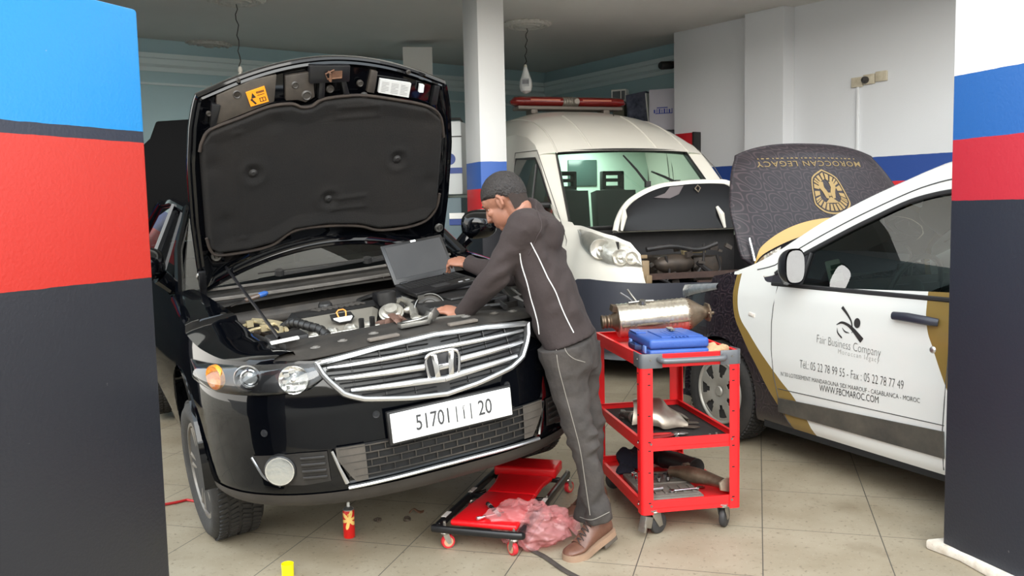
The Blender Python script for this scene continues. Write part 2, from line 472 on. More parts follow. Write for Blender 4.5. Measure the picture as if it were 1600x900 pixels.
B0 = (-4.9, 10.3); B1 = (.59, 14.1); B2 = (3.6, 9.75)
slab('wall_back', B0, B1, 0, H, .15, TEAL, 1)
slab('wall_rear', B1, B2, 0, H, .15, TEAL, 1)
slab('wall_left', (-5.2, 10.9), (-3.7, 5.4), 0, H, .15, paint('left_wall_paint', [(0, (34, 34, 42)), (1.44, (206, 36, 44)), (1.685, (30, 66, 138)), (1.935, (150, 172, 178))], .6, False), -1)
RW0 = Vector((2.06, 11.1, 0)); RW1 = Vector((5.75, 6.57, 0)); rwd = (RW1-RW0).normalized(); rwn = Vector((rwd.y, -rwd.x, 0))   # rwn points into the room
if rwn.x > 0: rwn = -rwn
slab('wall_right', RW0, RW1, 0, H, .16, PAINT_IN, 1)
slab('wall_side', RW1, (5.2, 5.4), 0, H, .15, PAINT_IN, 1)
MB_c = MB().prism([(-6, 6.6), (6.4, 6.6), (6.4, 15), (-6, 15)], H, H+.12).prism([(-6, 2.6), (6.4, 2.6), (6.4, 6.75), (-6, 6.75)], 6.0, 6.12).build('ceiling', CEIL, smooth=0); struct(MB_c)  # front bay, out of view, is raised so daylight reaches the interior
struct(MB().box((0, 6.6, 4.80), (12.6, .3, 2.4)).build('wall_sky_bounce', PLAST, smooth=0))  # unseen wall added over the ceiling step, bounces sky light inward
# cornice steps along the back walls
def cornice(name, p, q, prof, m):
    p = Vector((p[0], p[1], 0)); q = Vector((q[0], q[1], 0)); d = (q-p).normalized(); n = Vector((d.y, -d.x, 0))
    mb = MB(); vs = []
    for e in (p, q):
        for o_, z in prof: vs.append(e+n*o_+Vector((0, 0, z)))
    k = len(prof); mb.add(vs, [(i, i+1, k+i+1, k+i) for i in range(k-1)])
    return struct(mb.build(name, m, smooth=30))
COR = mat('cornice_paint', (204, 220, 222), .6)
prof = [(0, 3.22), (.02, 3.22), (.025, 3.27), (.06, 3.30), (.075, 3.36), (.10, 3.37), (.12, 3.42), (0, 3.43)]
cornice('trim_1', B0, B1, prof, COR)
cornice('trim_2', B1, B2, prof, COR)
lip = [(0, 3.06), (.025, 3.06), (.03, 3.085), (0, 3.09)]
cornice('trim_3', B0, B1, lip, COR)
# pillars at the entrance: splayed painted jambs
pe = at(264, 850, Y=3.1)
A = Vector((pe.x, 3.1, 0)); d = Vector((-math.sin(math.radians(24)), -math.cos(math.radians(24)), 0)); n = Vector((-math.cos(math.radians(24)), math.sin(math.radians(24)), 0))
poly = [A, A+d*1.8, A+d*1.8+n*.3, A+n*.3+Vector((0, -.05, 0))]
struct(MB().prism([(p.x, p.y) for p in poly], 0, 2.205).build('pillar_left', PAINT_L, bevel=.012, smooth=30))
A = at(1472, 864, z=.0); A.z = 0
d = Vector((math.sin(math.radians(17.5)), -math.cos(math.radians(17.5)), 0)); n = Vector((.16, .05, 0))
poly = [A, A+n, A+d*1.0+n, A+d*1.0]
struct(MB().prism([(p.x, p.y) for p in poly], 0.035, 3.6).build('pillar_right', PAINT_R, bevel=.012, smooth=30))
def kerb(u, v):
    b = A+Vector((-.035, .05, 0)); w = d*1.0*u+n*1.2*v
    return b+w+Vector((-.03*math.sin(u*23)*.3, 0, 0))
poly = [A+Vector((-.05, .05, 0)), A+Vector((-.012, .02, 0))+d*.12, A+Vector((-.03, 0, 0))+d*.3, A+Vector((-.015, 0, 0))+d*1.0, A+n+d*1.0, A+n+Vector((.01, .04, 0))]
struct(MB().prism([(p.x, p.y) for p in poly], 0, .045).build('trim_4', mat('raw_plaster_base', (226, 220, 208), .9, noise=(16, .7, (190, 176, 156)), bump=(30, .6)), bevel=.012, smooth=30))
# free-standing post in the middle of the garage
pc = at(752, 300, Y=8.55); a = math.radians(-22)
fd = Vector((math.sin(math.radians(67)), math.cos(math.radians(67)), 0)); sd = Vector((math.sin(a), math.cos(a), 0))
A = Vector((pc.x, 8.55, 0)); poly = [A, A+fd*.275, A+fd*.275+sd*.42, A+sd*.42]
struct(MB().prism([(p.x, p.y) for p in poly], 0, H).build('pillar_middle', PAINT_POST, bevel=.008, smooth=30))
# short white column far behind the bonnet
A = at(630, 100, Y=11.2); A.z = 0
struct(MB().prism([(A.x, A.y), (A.x+.36, A.y+.05), (A.x+.33, A.y+.3), (A.x-.03, A.y+.25)], 0, 3.52).build('pillar_rear', PLAST, smooth=0))
# pilaster on the right wall
def onwall(px, py=300):
    """plan point of the right wall under pixel column px"""
    dv = FW+RT*((px-800)/FOC)+UP*((450-py)/FOC); dv.z = 0
    n_ = Vector((-rwd.y, rwd.x, 0)); t = RW0.dot(n_)/dv.dot(n_)
    return dv*t
a0 = onwall(1176); a1 = onwall(1240); pr = rwn*.16
poly = [a0, a0+pr, a1+pr-rwd*.03, a1]
struct(MB().prism([(p.x, p.y) for p in poly], 0, H).build('pillar_wall', PAINT_IN, bevel=.006, smooth=0))
# ceiling roses with hanging bulbs
def rose(px, py, name, text):
    c = at(px, py, z=H)
    t = thing(name, text, 'ceiling rose', c, group=None)
    mb = MB().lathe([(0, -.05), (.05, -.05), (.07, -.035), (.10, -.03), (.115, -.04), (.14, -.04), (.155, -.025), (.20, -.022), (.215, -.035), (.24, -.035), (.26, -.018), (.275, 0)], n=48)
    mb.build('medallion', mat('rose_plaster', (214, 212, 205), .7, noise=(30, .5, (178, 176, 170)), bump=(40, .5)), t)
    pt = MB()
    for k in range(24):
        th = 2*PI*k/24; pt.ell((.18*math.cos(th), .18*math.sin(th), -.024), (.016, .016, .012), n=8, m=6)
        pt.ell((.262*math.cos(th+.13), .262*math.sin(th+.13), -.01), (.03, .03, .012), n=8, m=6)
    pt.build('petal_relief', MATS['rose_plaster'], t)
    return c
rA = rose(823, 37, 'ceiling_rose', 'white plaster ceiling rose above the ambulance, right of the grey post')
rB = rose(368, -2, 'ceiling_rose', 'white plaster ceiling rose above the raised black bonnet, cut by the top of the picture')
rC = rose(325, 69, 'ceiling_rose', 'far dim ceiling rose by the cornice over the black sedan')
CORD = mat('lamp_cord', (46, 44, 42), .7)
def pendant(c, py_end, px_end, text, bag=False, bulb=True):
    e = at(px_end, py_end, Y=c.y)
    t = thing('hanging_bulb_cord', text, 'pendant cord', (c.x, c.y, H-.05))
    dz = e.z-(H-.05); dx = e.x-c.x
    P = [(dx*k/12+.012*math.sin(k*1.9), .01*math.cos(k*1.3), dz*k/12) for k in range(13)]
    MB().tube(P, .005, 6).build('cord', CORD, t)
    k = MB().lathe([(0, .0), (.012, 0), (.02, -.02), (.022, -.055), (0, -.06)], (dx, 0, dz), n=14)
    k.build('lamp_socket', mat('socket_plastic', (206, 200, 188), .5), t)
    if bag:
        MB().lathe([(0, -.02), (.02, -.03), (.04, -.10), (.068, -.18), (.075, -.25), (.06, -.30), (.02, -.33), (0, -.335)], (dx, 0, dz), n=20).build('wrapped_bulb', mat('milky_bag', (226, 228, 226), .35, noise=(12, .4, (190, 194, 196)), bump=(30, .5)), t)
        lb = MB().box((dx-.005, -.079, dz-.21), (.085, .003, .09)).build('paper_tag', mat('tag_paper', (176, 178, 180), .8), t)
        bars = MB()
        for q in range(9): bars.box((dx-.04+.0085*q, -.082, dz-.205), (.004 if q % 2 else .0025, .002, .05))
        bars.build('bar_print', mat('tag_ink', (40, 42, 60), .8), t)
    elif bulb:
        MB().lathe([(0, -.05), (.014, -.06), (.03, -.10), (.034, -.13), (.02, -.155), (0, -.16)], (dx, 0, dz), n=16).build('bulb', mat('frosted_bulb', (228, 226, 216), .3), t)
pendant(rA, 101, 821, 'bulb wrapped in a milky bag with a tag, hanging right of the grey post', bag=True)
pendant(rB, 104, 375, 'long thin lamp cord with a bulb hanging behind the raised bonnet', bulb=True)
pendant(rC, 126, 329, 'thin bare cord hanging from the far dim ceiling rose', bulb=False)
# sockets and conduit on the right wall
def wall_fr(px, py, push=.0):
    g = onwall(px, py); dv = FW+RT*((px-800)/FOC)+UP*((450-py)/FOC)
    z = EYE+dv.z*(g.length/Vector((dv.x, dv.y, 0)).length)
    g = g+rwn*push; g.z = z
    M = Matrix((( rwd.x, 0, rwn.x, g.x), (rwd.y, 0, rwn.y, g.y), (0, 1, 0, g.z), (0, 0, 0, 1)))
    return M            # x along the wall towards the street, y up, z into the room
Mw = wall_fr(1359, 124)
t = thing('socket_strip', 'row of cream wall sockets with a dark plug, on the grey right wall', 'socket'); t.matrix_world = Mw
cream = mat('aged_cream_plastic', (196, 188, 168), .5, noise=(20, .5, (160, 146, 120)))
for k in range(3):
    MB().box((-.13+.13*k, .03*(k-1)*.5, .012), (.125, .10, .024)).build('socket_plate', cream, t, bevel=.006)
pl = MB().lathe([(0, 0), (.035, 0), (.035, .03), (.022, .055), (0, .06)], (-.03, -.005, .024)).build('plug', DKPL, t)
Mc = wall_fr(1341, 192); top = wall_fr(1342, 138); bot = wall_fr(1338, 250)
hh = (top.translation.z-bot.translation.z)
t = MB().box((0, 0, .010), (.028, hh, .020)).build('cable_conduit', mat('white_conduit', (214, 216, 218), .5), bevel=.004)
label(t, 'white vertical cable conduit running down from the wall sockets', 'conduit'); t.matrix_world = Mc
Mr = wall_fr(1083, 229)
t = thing('wall_box', 'red wall box with a black edge showing over the ambulance roof edge', 'wall box'); t.matrix_world = Mr
MB().box((-.05, 0, .06), (.28, .32, .12)).build('shell', mat('red_box', (176, 22, 34), .45), t, bevel=.01)
MB().box((.105, 0, .065), (.03, .33, .13)).build('edge_strip', BLKPL, t, bevel=.004)
# small camera on the wall end
cpos = at(1041, 102, Y=11.25)
t = thing('security_camera', 'small dark camera bracketed high in the shadowed rear corner', 'camera', cpos)
MB().lathe([(0, -.11), (.045, -.11), (.05, -.09), (.05, .08), (.04, .1), (0, .1)], axis=(-.8, -.5, -.1)).build('camera_housing', BLKPL, t)
MB().tube([(0, 0, 0), (.06, .02, .03), (.13, -.12, .03)], .016, 8).build('bracket', DKPL, t)

# ================================================================== black sedan with its bonnet up
PAINTB = mat('black_car_paint', (4, 5, 8), .3, coat=.85, spec=.0)
GLASSD = glass_mat('dark_windscreen', (.22, .25, .25), .03)
LENS = glass_mat('clear_lens', (.93, .95, .96), .03)
REFL = mat('bright_reflector', (238, 238, 236), .16, metal=.95, bump=(50, .12))
AMBER = mat('amber_lens', (236, 120, 18), .22, coat=.6, noise=(46, .9, (255, 190, 70)), bump=(60, .5))
HS = Skin(H_PLAN, h_inset)
sedan = thing('sedan', 'black sedan jacked up at one side with its bonnet open and engine exposed', 'car', (-.6736, 4.4268, .205),
              (math.radians(1.736), math.radians(-5.335), math.radians(26.817)), mode='YXZ')
SED = Matrix.Translation((-.6736, 4.4268, .205)) @ (Matrix.Rotation(math.radians(26.817), 4, 'Z') @ Matrix.Rotation(math.radians(1.736), 4, 'X') @ Matrix.Rotation(math.radians(-5.335), 4, 'Y'))
T0 = HS.at_y(-.42)
def h_top(t):
    y = HS.plan(t)[0][1]
    if t < 1.45: return interp(t, [(0, .825), (.25, .818), (.5, .79), (.66, .80), (.9, .80), (1.2, .818), (1.45, .865)])
    return interp(y, [(-.25, .868), (0, .90), (.5, .945), (1, .955), (2, .975), (3, 1.0), (3.9, 1.0)])
def arch_cut(mb, centres, r, squash=1.0):
    """open round wheel arches in a fine skin grid"""
    V = mb.v; keep = []; km = []
    def inside(p): return any((p[1]-cy)**2+(p[2]-cz)**2 < r*r for cy, cz in centres)
    ins = [inside(p) for p in V]
    for f, m in zip(mb.f, mb.mi):
        if all(ins[i] for i in f): continue
        keep.append(f); km.append(m)
    used = set(i for f in keep for i in f)
    for i in used:
        if ins[i]:
            x, y, z = V[i]
            for cy, cz in centres:
                dd = math.hypot(y-cy, z-cz)
                if dd < r:
                    k = r/max(dd, 1e-4); V[i] = (x, cy+(y-cy)*k, cz+(z-cz)*k)
    mb.f = keep; mb.mi = km
    return mb
def arch_lip(mb, xs, cy, cz, r, depth, mi=0, a0=-0.12, a1=PI+.12):
    for sgn in (-1, 1):
        mb.grid(lambda u, v: (sgn*(xs-depth*v), cy+r*math.cos(a0+(a1-a0)*u), cz+r*math.sin(a0+(a1-a0)*u)), 30, 3, mi)
mb = MB()
def side_fn(sg):
    def fn(u, v):
        t = HS.L*u; zt = h_top(t); z0 = lerpi(t, [(0, .238), (1.2, .226), (1.6, .20)]); z = z0+(zt-z0)*v
        return HS.pt(t, z, 0, sg)
    return fn
for sg in (-1, 1): mb.grid(side_fn(sg), 300, 30)
arch_cut(mb, [(0, .325), (2.705, .325)], .372)
for cy in (0, 2.705): arch_lip(mb, .905, cy, .325, .372, .33, a0=-.30, a1=PI+.30)
FT = [HS.L*i/299 for i in range(300) if HS.plan(HS.L*i/299)[0][1] > -.80 and HS.plan(HS.L*i/299)[0][1] < .55 and HS.L*i/299 < HS.L*.5]
def flange(sg):
    def fn(u, v):
        t = FT[int(round(u*(len(FT)-1)))]; y = HS.plan(t)[0][1]; p = HS.pt(t, h_top(t), 0, sg)
        xi = lerpi(y, [(-.80, .53), (-.62, .56), (.5, .715), (.6, .72)]); w = abs(p[0])-xi
        k = [0, .12, .35, .70, .94, 1.0, 1.0, 1.0][int(round(v*7))]; dz = [0, .010, .020, .026, .024, .012, -.02, -.32][int(round(v*7))]
        return (p[0]-sg*k*w, p[1], p[2]+dz)
    return fn
for sg in (-1, 1): mb.grid(flange(sg), len(FT), 8)
mb.grid(lambda u, v: (-.55+1.10*u, -.8+4.5*v, .215), 4, 4)
body = mb.build('body', PAINTB, sedan, smooth=40, weld=.002)
# bonnet-less engine bay tub
tub = MB()
tub.grid(lambda u, v: (-.74+1.48*u, -.62+1.12*v, .50), 4, 4)
tub.grid(lambda u, v: (-.78+1.56*u, .50, .50+.43*v), 4, 4)
tub.grid(lambda u, v: (-.70+1.40*u, -.66, .40+.38*v), 4, 4)
for sg in (-1, 1): tub.grid(lambda u, v: (sg*(.545+.17*u), -.66+1.16*u, .50+.34*v), 4, 4)
tub.build('engine_bay', mat('bay_grime', (24, 23, 22), .7, noise=(9, .6, (52, 47, 42))), sedan, smooth=0)
# lower body extension, dusty grey
le = MB()
for sg in (-1, 1):
    le.grid(lambda u, v: HS.pt((T0+.02)*u, .262-(.062-.012*u)*v, .006+.004*math.sin(v*PI), sg), 40, 5)
le.build('bumper_valance', mat('dusty_valance', (40, 36, 33), .6, noise=(6, .6, (62, 56, 50))), sedan, weld=.002)
ch = MB()
P = [HS.pt(t, .277+.012*math.cos(t*3), .016) for t in np.linspace(-.43, .43, 30)]
ch.tube(P, [(.008, .014)]*30, 8)
ch.build('chrome_lip', BRUSHED, sedan)
for sg in (-1, 1):
    sp_ = MB(); sp_.tube([HS.pt(.475, .44, .012, sg), HS.pt(.455, .37, .014, sg), HS.pt(.432, .30, .014, sg)], [.006, .007, .010], 6)
    sp_.build('intake_trim', CHROME, sedan)
# lower intake with mesh
LI = mat('intake_mesh_plastic', (40, 38, 36), .5, noise=(10, .6, (88, 80, 72)))
li = MB()
def li_lo(t): return lerpi(abs(t), [(0, .31), (.40, .30), (.47, .42)])
li.grid(lambda u, v: HS.pt(-.46+.92*u, li_lo(-.46+.92*u)+(.45-li_lo(-.46+.92*u))*v, .004), 60, 6, 1)
for k in range(5):
    z = .322+.03*k
    tm = .40 if k < 2 else .45
    li.tube([HS.pt(t, z, .012) for t in np.linspace(-tm, tm, 40)], [(.0025, .006)]*40, 6, 0)
for k in range(4):
    for j in range(15):
        t = -.42+.06*j+(.03 if k % 2 else 0)
        if abs(t) < .44: li.tube([HS.pt(t, .324+.03*k, .012), HS.pt(t, .350+.03*k, .012)], .0025, 5, 0)
li.build('lower_grille', [LI, mat('intake_dark', (12, 12, 13), .7)], sedan, weld=0)
for sg in (-1, 1):
    cp_ = MB()
    cp_.grid(lambda u, v: HS.pt(.35+.11*u, max(li_lo(.35+.11*u), .30)+(.45-max(li_lo(.35+.11*u), .30))*v, .016, sg), 8, 8)
    cp_.build('grille_blank', mat('dusty_blank', (64, 60, 55), .6, noise=(12, .5, (96, 88, 80))), sedan)
# upper grille
def tq(t): return t if t < 0 else t*.925
def gr_top(t): return lerpi(abs(t), [(0, .822), (.25, .812), (.5, .785)])
def gr_bot(t): return lerpi(abs(t), [(0, .588), (.15, .602), (.33, .632), (.40, .66), (.47, .735), (.5, .783)])
g = MB()
g.grid(lambda u, v: HS.pt(tq(-.495+.99*u), gr_bot(-.495+.99*u)+(gr_top(-.495+.99*u)-gr_bot(-.495+.99*u))*v, .006), 60, 8)
for k in range(13):
    z = .60+.017*k
    ts = [t for t in np.linspace(-.48, .48, 61) if gr_bot(t)+.004 < z+.03*abs(t) < gr_top(t)]
    for part in ([t for t in ts if t < -.03], [t for t in ts if t > .03]):
        if len(part) > 3: g.tube([HS.pt(tq(t), z+.03*abs(t), .012) for t in part], .0028, 5)
for t in (-.36, -.24, -.12, .12, .24, .36): g.tube([HS.pt(tq(t), gr_bot(t)+.01, .012), HS.pt(tq(t), gr_top(t)-.01, .012)], .003, 5)
grille = g.build('grille', mat('grille_black', (16, 16, 17), .38), sedan)
fr = MB()
top = [(t, gr_top(t)) for t in np.linspace(-.50, .50, 41)]
bot = [(t, gr_bot(t)) for t in np.linspace(.475, -.475, 41)]
P = [HS.pt(tq(t), z, .022) for t, z in top]+[HS.pt(tq(t), z-.004, .022) for t, z in bot]; P.append(P[0]); P.append(P[1])
fr.tube(P, [(.019, .012)]*len(P), 8, cap=False, up=(0, -1, 0))
fr.build('chrome_frame', BRUSHED, grille)
for zc, sl, tm, r in ((.768, -.01, .455, .011), (.705, .035, .43, .013), (.648, .062, .375, .014)):
    for sg in (-1, 1):
        sb = MB(); t0 = .075 if zc < .76 else .0
        if zc < .66: t0 = .0
        sb.tube([HS.pt(t*(.925 if sg > 0 else 1), zc+sl*t, .020+.012*(1-t/.5), sg) for t in np.linspace(t0, tm, 24)], [(r*(1-.45*(k/23)**2), .010) for k in range(24)], 8)
        sb.build('slat', BRUSHED, grille)
# badge: ring and H
bd = MB(); cx, cz, by = 0.0, .703, -.955
def bp(x, z, o=0): return (x, by-.012-o, z)
ring = []
for k in range(33):
    th = 2*PI*k/32; c_, s_ = math.cos(th), math.sin(th)
    x = .070*math.copysign(abs(c_)**.5, c_); z = .060*math.copysign(abs(s_)**.55, s_); x *= (1+.10*z/.06)
    ring.append(bp(x, cz+z, .006))
bd.tube(ring, .0075, 8, cap=False, up=(0, -1, 0))
bd.prism([(-.056, -.048), (.056, -.048), (.066, .05), (-.066, .05)], 0, .004, Matrix.Translation((0, by-.010, cz)) @ Matrix(((1, 0, 0, 0), (0, 0, -1, 0), (0, 1, 0, 0), (0, 0, 0, 1))), mi=1)
FRM = Matrix.Translation((0, by-.014, cz)) @ Matrix(((1, 0, 0, 0), (0, 0, -1, 0), (0, 1, 0, 0), (0, 0, 0, 1)))
for sg in (-1, 1):
    pl_ = [(.050*sg, .052), (.026*sg, .052), (.020*sg, .006), (.020*sg, -.010), (.017*sg, -.050), (.040*sg, -.050), (.044*sg, 0)]
    bd.prism(pl_, 0, .012, FRM)
bd.prism([(-.022, .008), (.022, .008), (.021, -.014), (-.021, -.014)], 0, .011, FRM)
bd.build('badge', [CHROME, mat('badge_recess', (60, 60, 62), .3, metal=.6)], grille, bevel=.0015)
# number plate
NP = Matrix.Translation((.010, -.992, .499)) @ Matrix.Rotation(math.radians(0), 4, 'X') @ Matrix(((1, 0, 0, 0), (0, 0, -1, 0), (0, 1, 0, 0), (0, 0, 0, 1)))
p = MB().box((0, 0, -.012), (.545, .136, .022)).xf(NP).build('plate_holder', BLKPL, sedan, bevel=.004)
p2 = MB().box((.002, .001, .002), (.528, .118, .008)).xf(NP).build('number_plate', mat('plate_white', (232, 232, 230), .3), sedan, bevel=.003)
for body_, x, w in (('51701', -.160, .142), ('20', .112, .062)):
    vs, fs = fit_text(body_, w, .064, thin=.006)
    q = MB().add([(v[0]+x, v[1]-.028, .0075) for v in vs], fs)
    q.xf(NP).build('plate_digits', mat('plate_ink', (58, 58, 60), .5), p2, smooth=0)
q = MB()
for x, h in ((.016, .066), (.080, .066)): q.box((x, 0, .007), (.0045, h, .001))
q.box((.048, -.006, .007), (.005, .040, .001)); q.tube([(.055, .029, .007), (.046, .027, .007), (.044, .022, .007), (.051, .02, .007), (.043, .017, .007)], .0016, 5)
q.xf(NP).build('plate_letter', MATS['plate_ink'], p2, smooth=0)
# headlights
hl_top = [(.46, .778), (.65, .790), (.776, .789), (1.027, .783), (1.317, .768)]
hl_bot = [(.46, .735), (.53, .690), (.60, .677), (.765, .674), (.986, .678), (1.18, .70), (1.317, .762)]
def aim(t, sg, k=.55):
    n_ = HS.plan(t)[1]; v = Vector((n_[0]*sg, n_[1], 0))*(1-k)+Vector((0, -1, 0))*k
    return v.normalized()
for sg in (-1, 1):
    hb = MB().grid(lambda u, v: HS.pt(.46+.857*u, lerpi(.46+.857*u, hl_bot)+(lerpi(.46+.857*u, hl_top)-lerpi(.46+.857*u, hl_bot))*v, .003, sg), 50, 8)
    hl = hb.build('headlight', mat('lamp_housing', (44, 44, 46), .3, metal=.5), sedan)
    for t, z, r, nm, m in ((.594, .733, .056, 'main_reflector', REFL), (.985, .738, .050, 'indicator', AMBER)):
        c = Vector(HS.pt(t, z, .012, sg)); ax = aim(t, sg, .35 if t < .8 else .05)
        q = MB().lathe([(0, .004), (r*.25, .005), (r*.6, .008), (r*.95, .018), (r, .020), (r*1.03, .016), (r*1.03, 0)], c, ax, 28)
        if nm == 'main_reflector':
            q.ell(c+ax*.02, (.012, .012, .012), n=10, m=8)
            for a in range(8): q.box(c+ax*.012+Vector((math.cos(a*.8)*r*.6, 0, math.sin(a*.8)*r*.6)), (.02, .004, .014))
        q.build(nm, m, hl)
    c = Vector(HS.pt(.794, .742, .004, sg)); ax = aim(.794, sg, .5)
    MB().lathe([(.030, .014), (.034, .026), (.038, .022), (.040, 0)], c, ax, 28, cap=False).build('projector_ring', CHROME, hl)
    MB().lathe([(.0, .026), (.015, .024), (.026, .018), (.031, .010), (.031, 0)], c, ax, 24).build('projector_lens', mat('projector_glass', (170, 172, 172), .05, coat=1, metal=.4), hl)
    MB().lathe([(.046, .0), (.050, .016), (.054, .006)], c-Vector((sg*-.012, 0, 0)), ax, 28, cap=False).build('projector_shroud', BRUSHED, hl)
    MB().grid(lambda u, v: HS.pt(.46+.857*u, lerpi(.46+.857*u, hl_bot)+(lerpi(.46+.857*u, hl_top)-lerpi(.46+.857*u, hl_bot))*v, .008+.03*math.sin(PI*v)**.5*min(1, 6*(1-u), 8*u+.2), sg), 50, 12).build('lens', LENS, hl)
    # fog lamp pocket
    fg_top = [(.495, .440), (.60, .442), (.81, .432)]; fg_bot = [(.495, .316), (.60, .306), (.70, .311), (.767, .345), (.81, .430)]
    fo = MB().grid(lambda u, v: HS.pt(.495+.315*u, lerpi(.495+.315*u, fg_bot)+(lerpi(.495+.315*u, fg_top)-lerpi(.495+.315*u, fg_bot))*v, .006, sg), 30, 8)
    for k in range(4): fo.tube([HS.pt(t, .338+.027*k, .013, sg) for t in np.linspace(.505, .60, 8)], [(.006, .004)]*8, 6)
    fog = fo.build('fog_lamp', mat('fog_surround', (26, 24, 23), .5, noise=(9, .5, (62, 58, 54))), sedan)
    c = Vector(HS.pt(.688, .378, .002, sg)); ax = aim(.688, sg, .35)
    MB().lathe([(.058, .03), (.062, .026), (.064, 0)], c, ax, 28, cap=False).build('fog_bezel', BLKPL, fog)
    q = MB().lathe([(0, .012), (.02, .013), (.045, .02), (.057, .030)], c, ax, 28); q.box(c+ax*.022, (.016, .01, .05))
    q.build('fog_reflector', REFL, fog)
    MB().lathe([(0, .036), (.03, .035), (.05, .031), (.058, .028)], c, ax, 24).build('fog_glass', LENS, fog)
    MB().tube([HS.pt(t, lerpi(t, fg_bot)-.004, .010, sg) for t in np.linspace(.70, .81, 10)], .005, 6).build('fog_trim', BRUSHED, fog)
    for t, z in ((.29, .555), (.741, .525)):
        c = Vector(HS.pt(t, z, 0, sg)); ax = aim(t, sg, .1)
        MB().lathe([(0, .004), (.009, .004), (.010, .002), (.014, .003), (.015, 0)], c, ax, 18).build('parking_sensor', mat('sensor_ring', (34, 35, 38), .3), sedan)
# wheels
TYRE_PROF = lambda R, w, rr: [(rr, -w*.40), (rr+.02, -w*.47), ((R+rr)/2, -w*.52), (R-.03, -w*.50), (R-.008, -w*.42), (R, -w*.30), (R, w*.30), (R-.008, w*.42), (R-.03, w*.50), ((R+rr)/2, w*.52), (rr+.02, w*.47), (rr, w*.40)]
def wheel(parent, c, sg, R, w, rr, spokes, rim_mat, style, steer=0.0, cam_=0.0):
    """wheel with tyre at top and rim as sub-part"""
    M = Matrix.Translation(c) @ Matrix.Rotation(steer, 4, 'Z')
    t = MB().lathe(TYRE_PROF(R, w, rr), axis=(1, 0, 0), n=64)
    for k in range(4):
        x = (-.30+.2*k)*w
        pass
    for k in range(72):
        a = 2*PI*k/72
        for j, xx in enumerate((-.32, -.11, .11, .32)):
            aa = a+(.02 if j % 2 else -.01)
            t.box((xx*w, (R+.001)*math.cos(aa), (R+.001)*math.sin(aa)), (w*.17, .017, .010), Matrix.Rotation(aa-PI/2, 3, 'X') @ Matrix.Rotation(.35 if j < 2 else -.35, 3, 'Z'))
    ty = t.xf(M).build('wheel', RUBBER, parent)
    o = sg*w*.38
    r = MB()
    r.lathe([(rr+.004, o+sg*.012), (rr-.012, o+sg*.014), (rr-.02, o), (rr-.028, o-sg*.05), (rr-.03, -o)], axis=(1, 0, 0), n=48, cap=False)
    if style == 'alloy':
        r.lathe([(0, o-sg*.004), (.03, o-sg*.004), (.036, o-sg*.012), (.06, o-sg*.03)], axis=(1, 0, 0), n=24)
        for k in range(spokes):
            for dd in (-.13, .13):
                a = 2*PI*k/spokes
                p0 = (o-sg*.02, .045*math.cos(a+dd*2), .045*math.sin(a+dd*2)); p1 = (o-sg*.004, (rr-.018)*math.cos(a+dd), (rr-.018)*math.sin(a+dd))
                r.tube([p0, ((p0[0]+p1[0])/2+sg*.004, (p0[1]+p1[1])/2, (p0[2]+p1[2])/2), p1], [(.016, .022), (.014, .018), (.014, .018)], 8, up=(1, 0, 0))
    else:
        # pressed wheel cover with wide spokes and round-cornered openings
        n = spokes
        def disc(u, v):
            a = 2*PI*u; rad = .02+(rr-.024)*v
            return (o+sg*(.018-.05*max(0, v-.55)**1.0*0-.012*(v*2-1)**2), rad*math.cos(a), rad*math.sin(a))
        N = n*12; K = 14
        vs = [disc(i/N, j/(K-1)) for i in range(N) for j in range(K)]; fs = []
        for i in range(N):
            ph = (i+.5) % 12/12
            for j in range(K-1):
                v = (j+.5)/(K-1)
                if abs(ph-.5) < .17+.22*(v-.4) and .42 < v < .86: continue
                a_ = i*K+j; b_ = ((i+1) % N)*K+j; fs.append((a_, b_, b_+1, a_+1))
        r.add(vs, fs)
        r.lathe([(0, o+sg*.022), (.028, o+sg*.022), (.034, o+sg*.014)], axis=(1, 0, 0), n=20)
        r.tube([(o+sg*.012, (rr-.004)*math.cos(2*PI*k/40), (rr-.004)*math.sin(2*PI*k/40)) for k in range(41)], .008, 8, cap=False, up=(1, 0, 0))
    rm = r.xf(M).build('rim', rim_mat, ty, solid=.004 if style != 'alloy' else 0)
    d = MB().lathe([(0, 0), (rr-.05, 0), (rr-.05, -sg*.02), (0, -sg*.02)], (o-sg*.075, 0, 0), (1, 0, 0), 32).xf(M)
    d.build('brake_disc', mat('brake_disc_iron', (58, 54, 52), .5, metal=.6), ty)
    return ty
RIMA = mat('dusty_alloy', (128, 124, 118), .42, metal=.6, noise=(7, .6, (92, 82, 72)))
wheel(sedan, (-.785, 0, .195), -1, .325, .225, .222, 5, RIMA, 'alloy', steer=math.radians(4))
wheel(sedan, (.785, 0, .195), 1, .325, .225, .222, 5, RIMA, 'alloy', steer=math.radians(4))
wheel(sedan, (-.785, 2.705, .16), -1, .325, .225, .222, 5, RIMA, 'alloy')
wheel(sedan, (.785, 2.705, .16), 1, .325, .225, .222, 5, RIMA, 'alloy')
ug = MB().box((0, -.25, .20), (1.2, .9, .03)); ug.tube([(-.7, 0, .22), (-.3, 0, .24), (.3, 0, .24), (.7, 0, .22)], .03, 8); ug.box((0, 0, .28), (.7, .5, .14))
for sg in (-1, 1): ug.tube([(sg*.68, 0, .2), (sg*.4, .1, .22)], .04, 8); [MB().grid(lambda u, v: (sg*.585, yy+.372*v*math.cos(PI*(1.24*u-.12)), .33+.372*v*math.sin(PI*(1.24*u-.12))), 20, 6).build('wheel_liner', mat('liner_black', (20, 19, 18), .85), sedan, smooth=0) for yy in (0, 2.705)]
ug.build('undertray', mat('undertray_black', (22, 21, 20), .8, noise=(6, .5, (50, 46, 42))), sedan)
fl_ = MB()
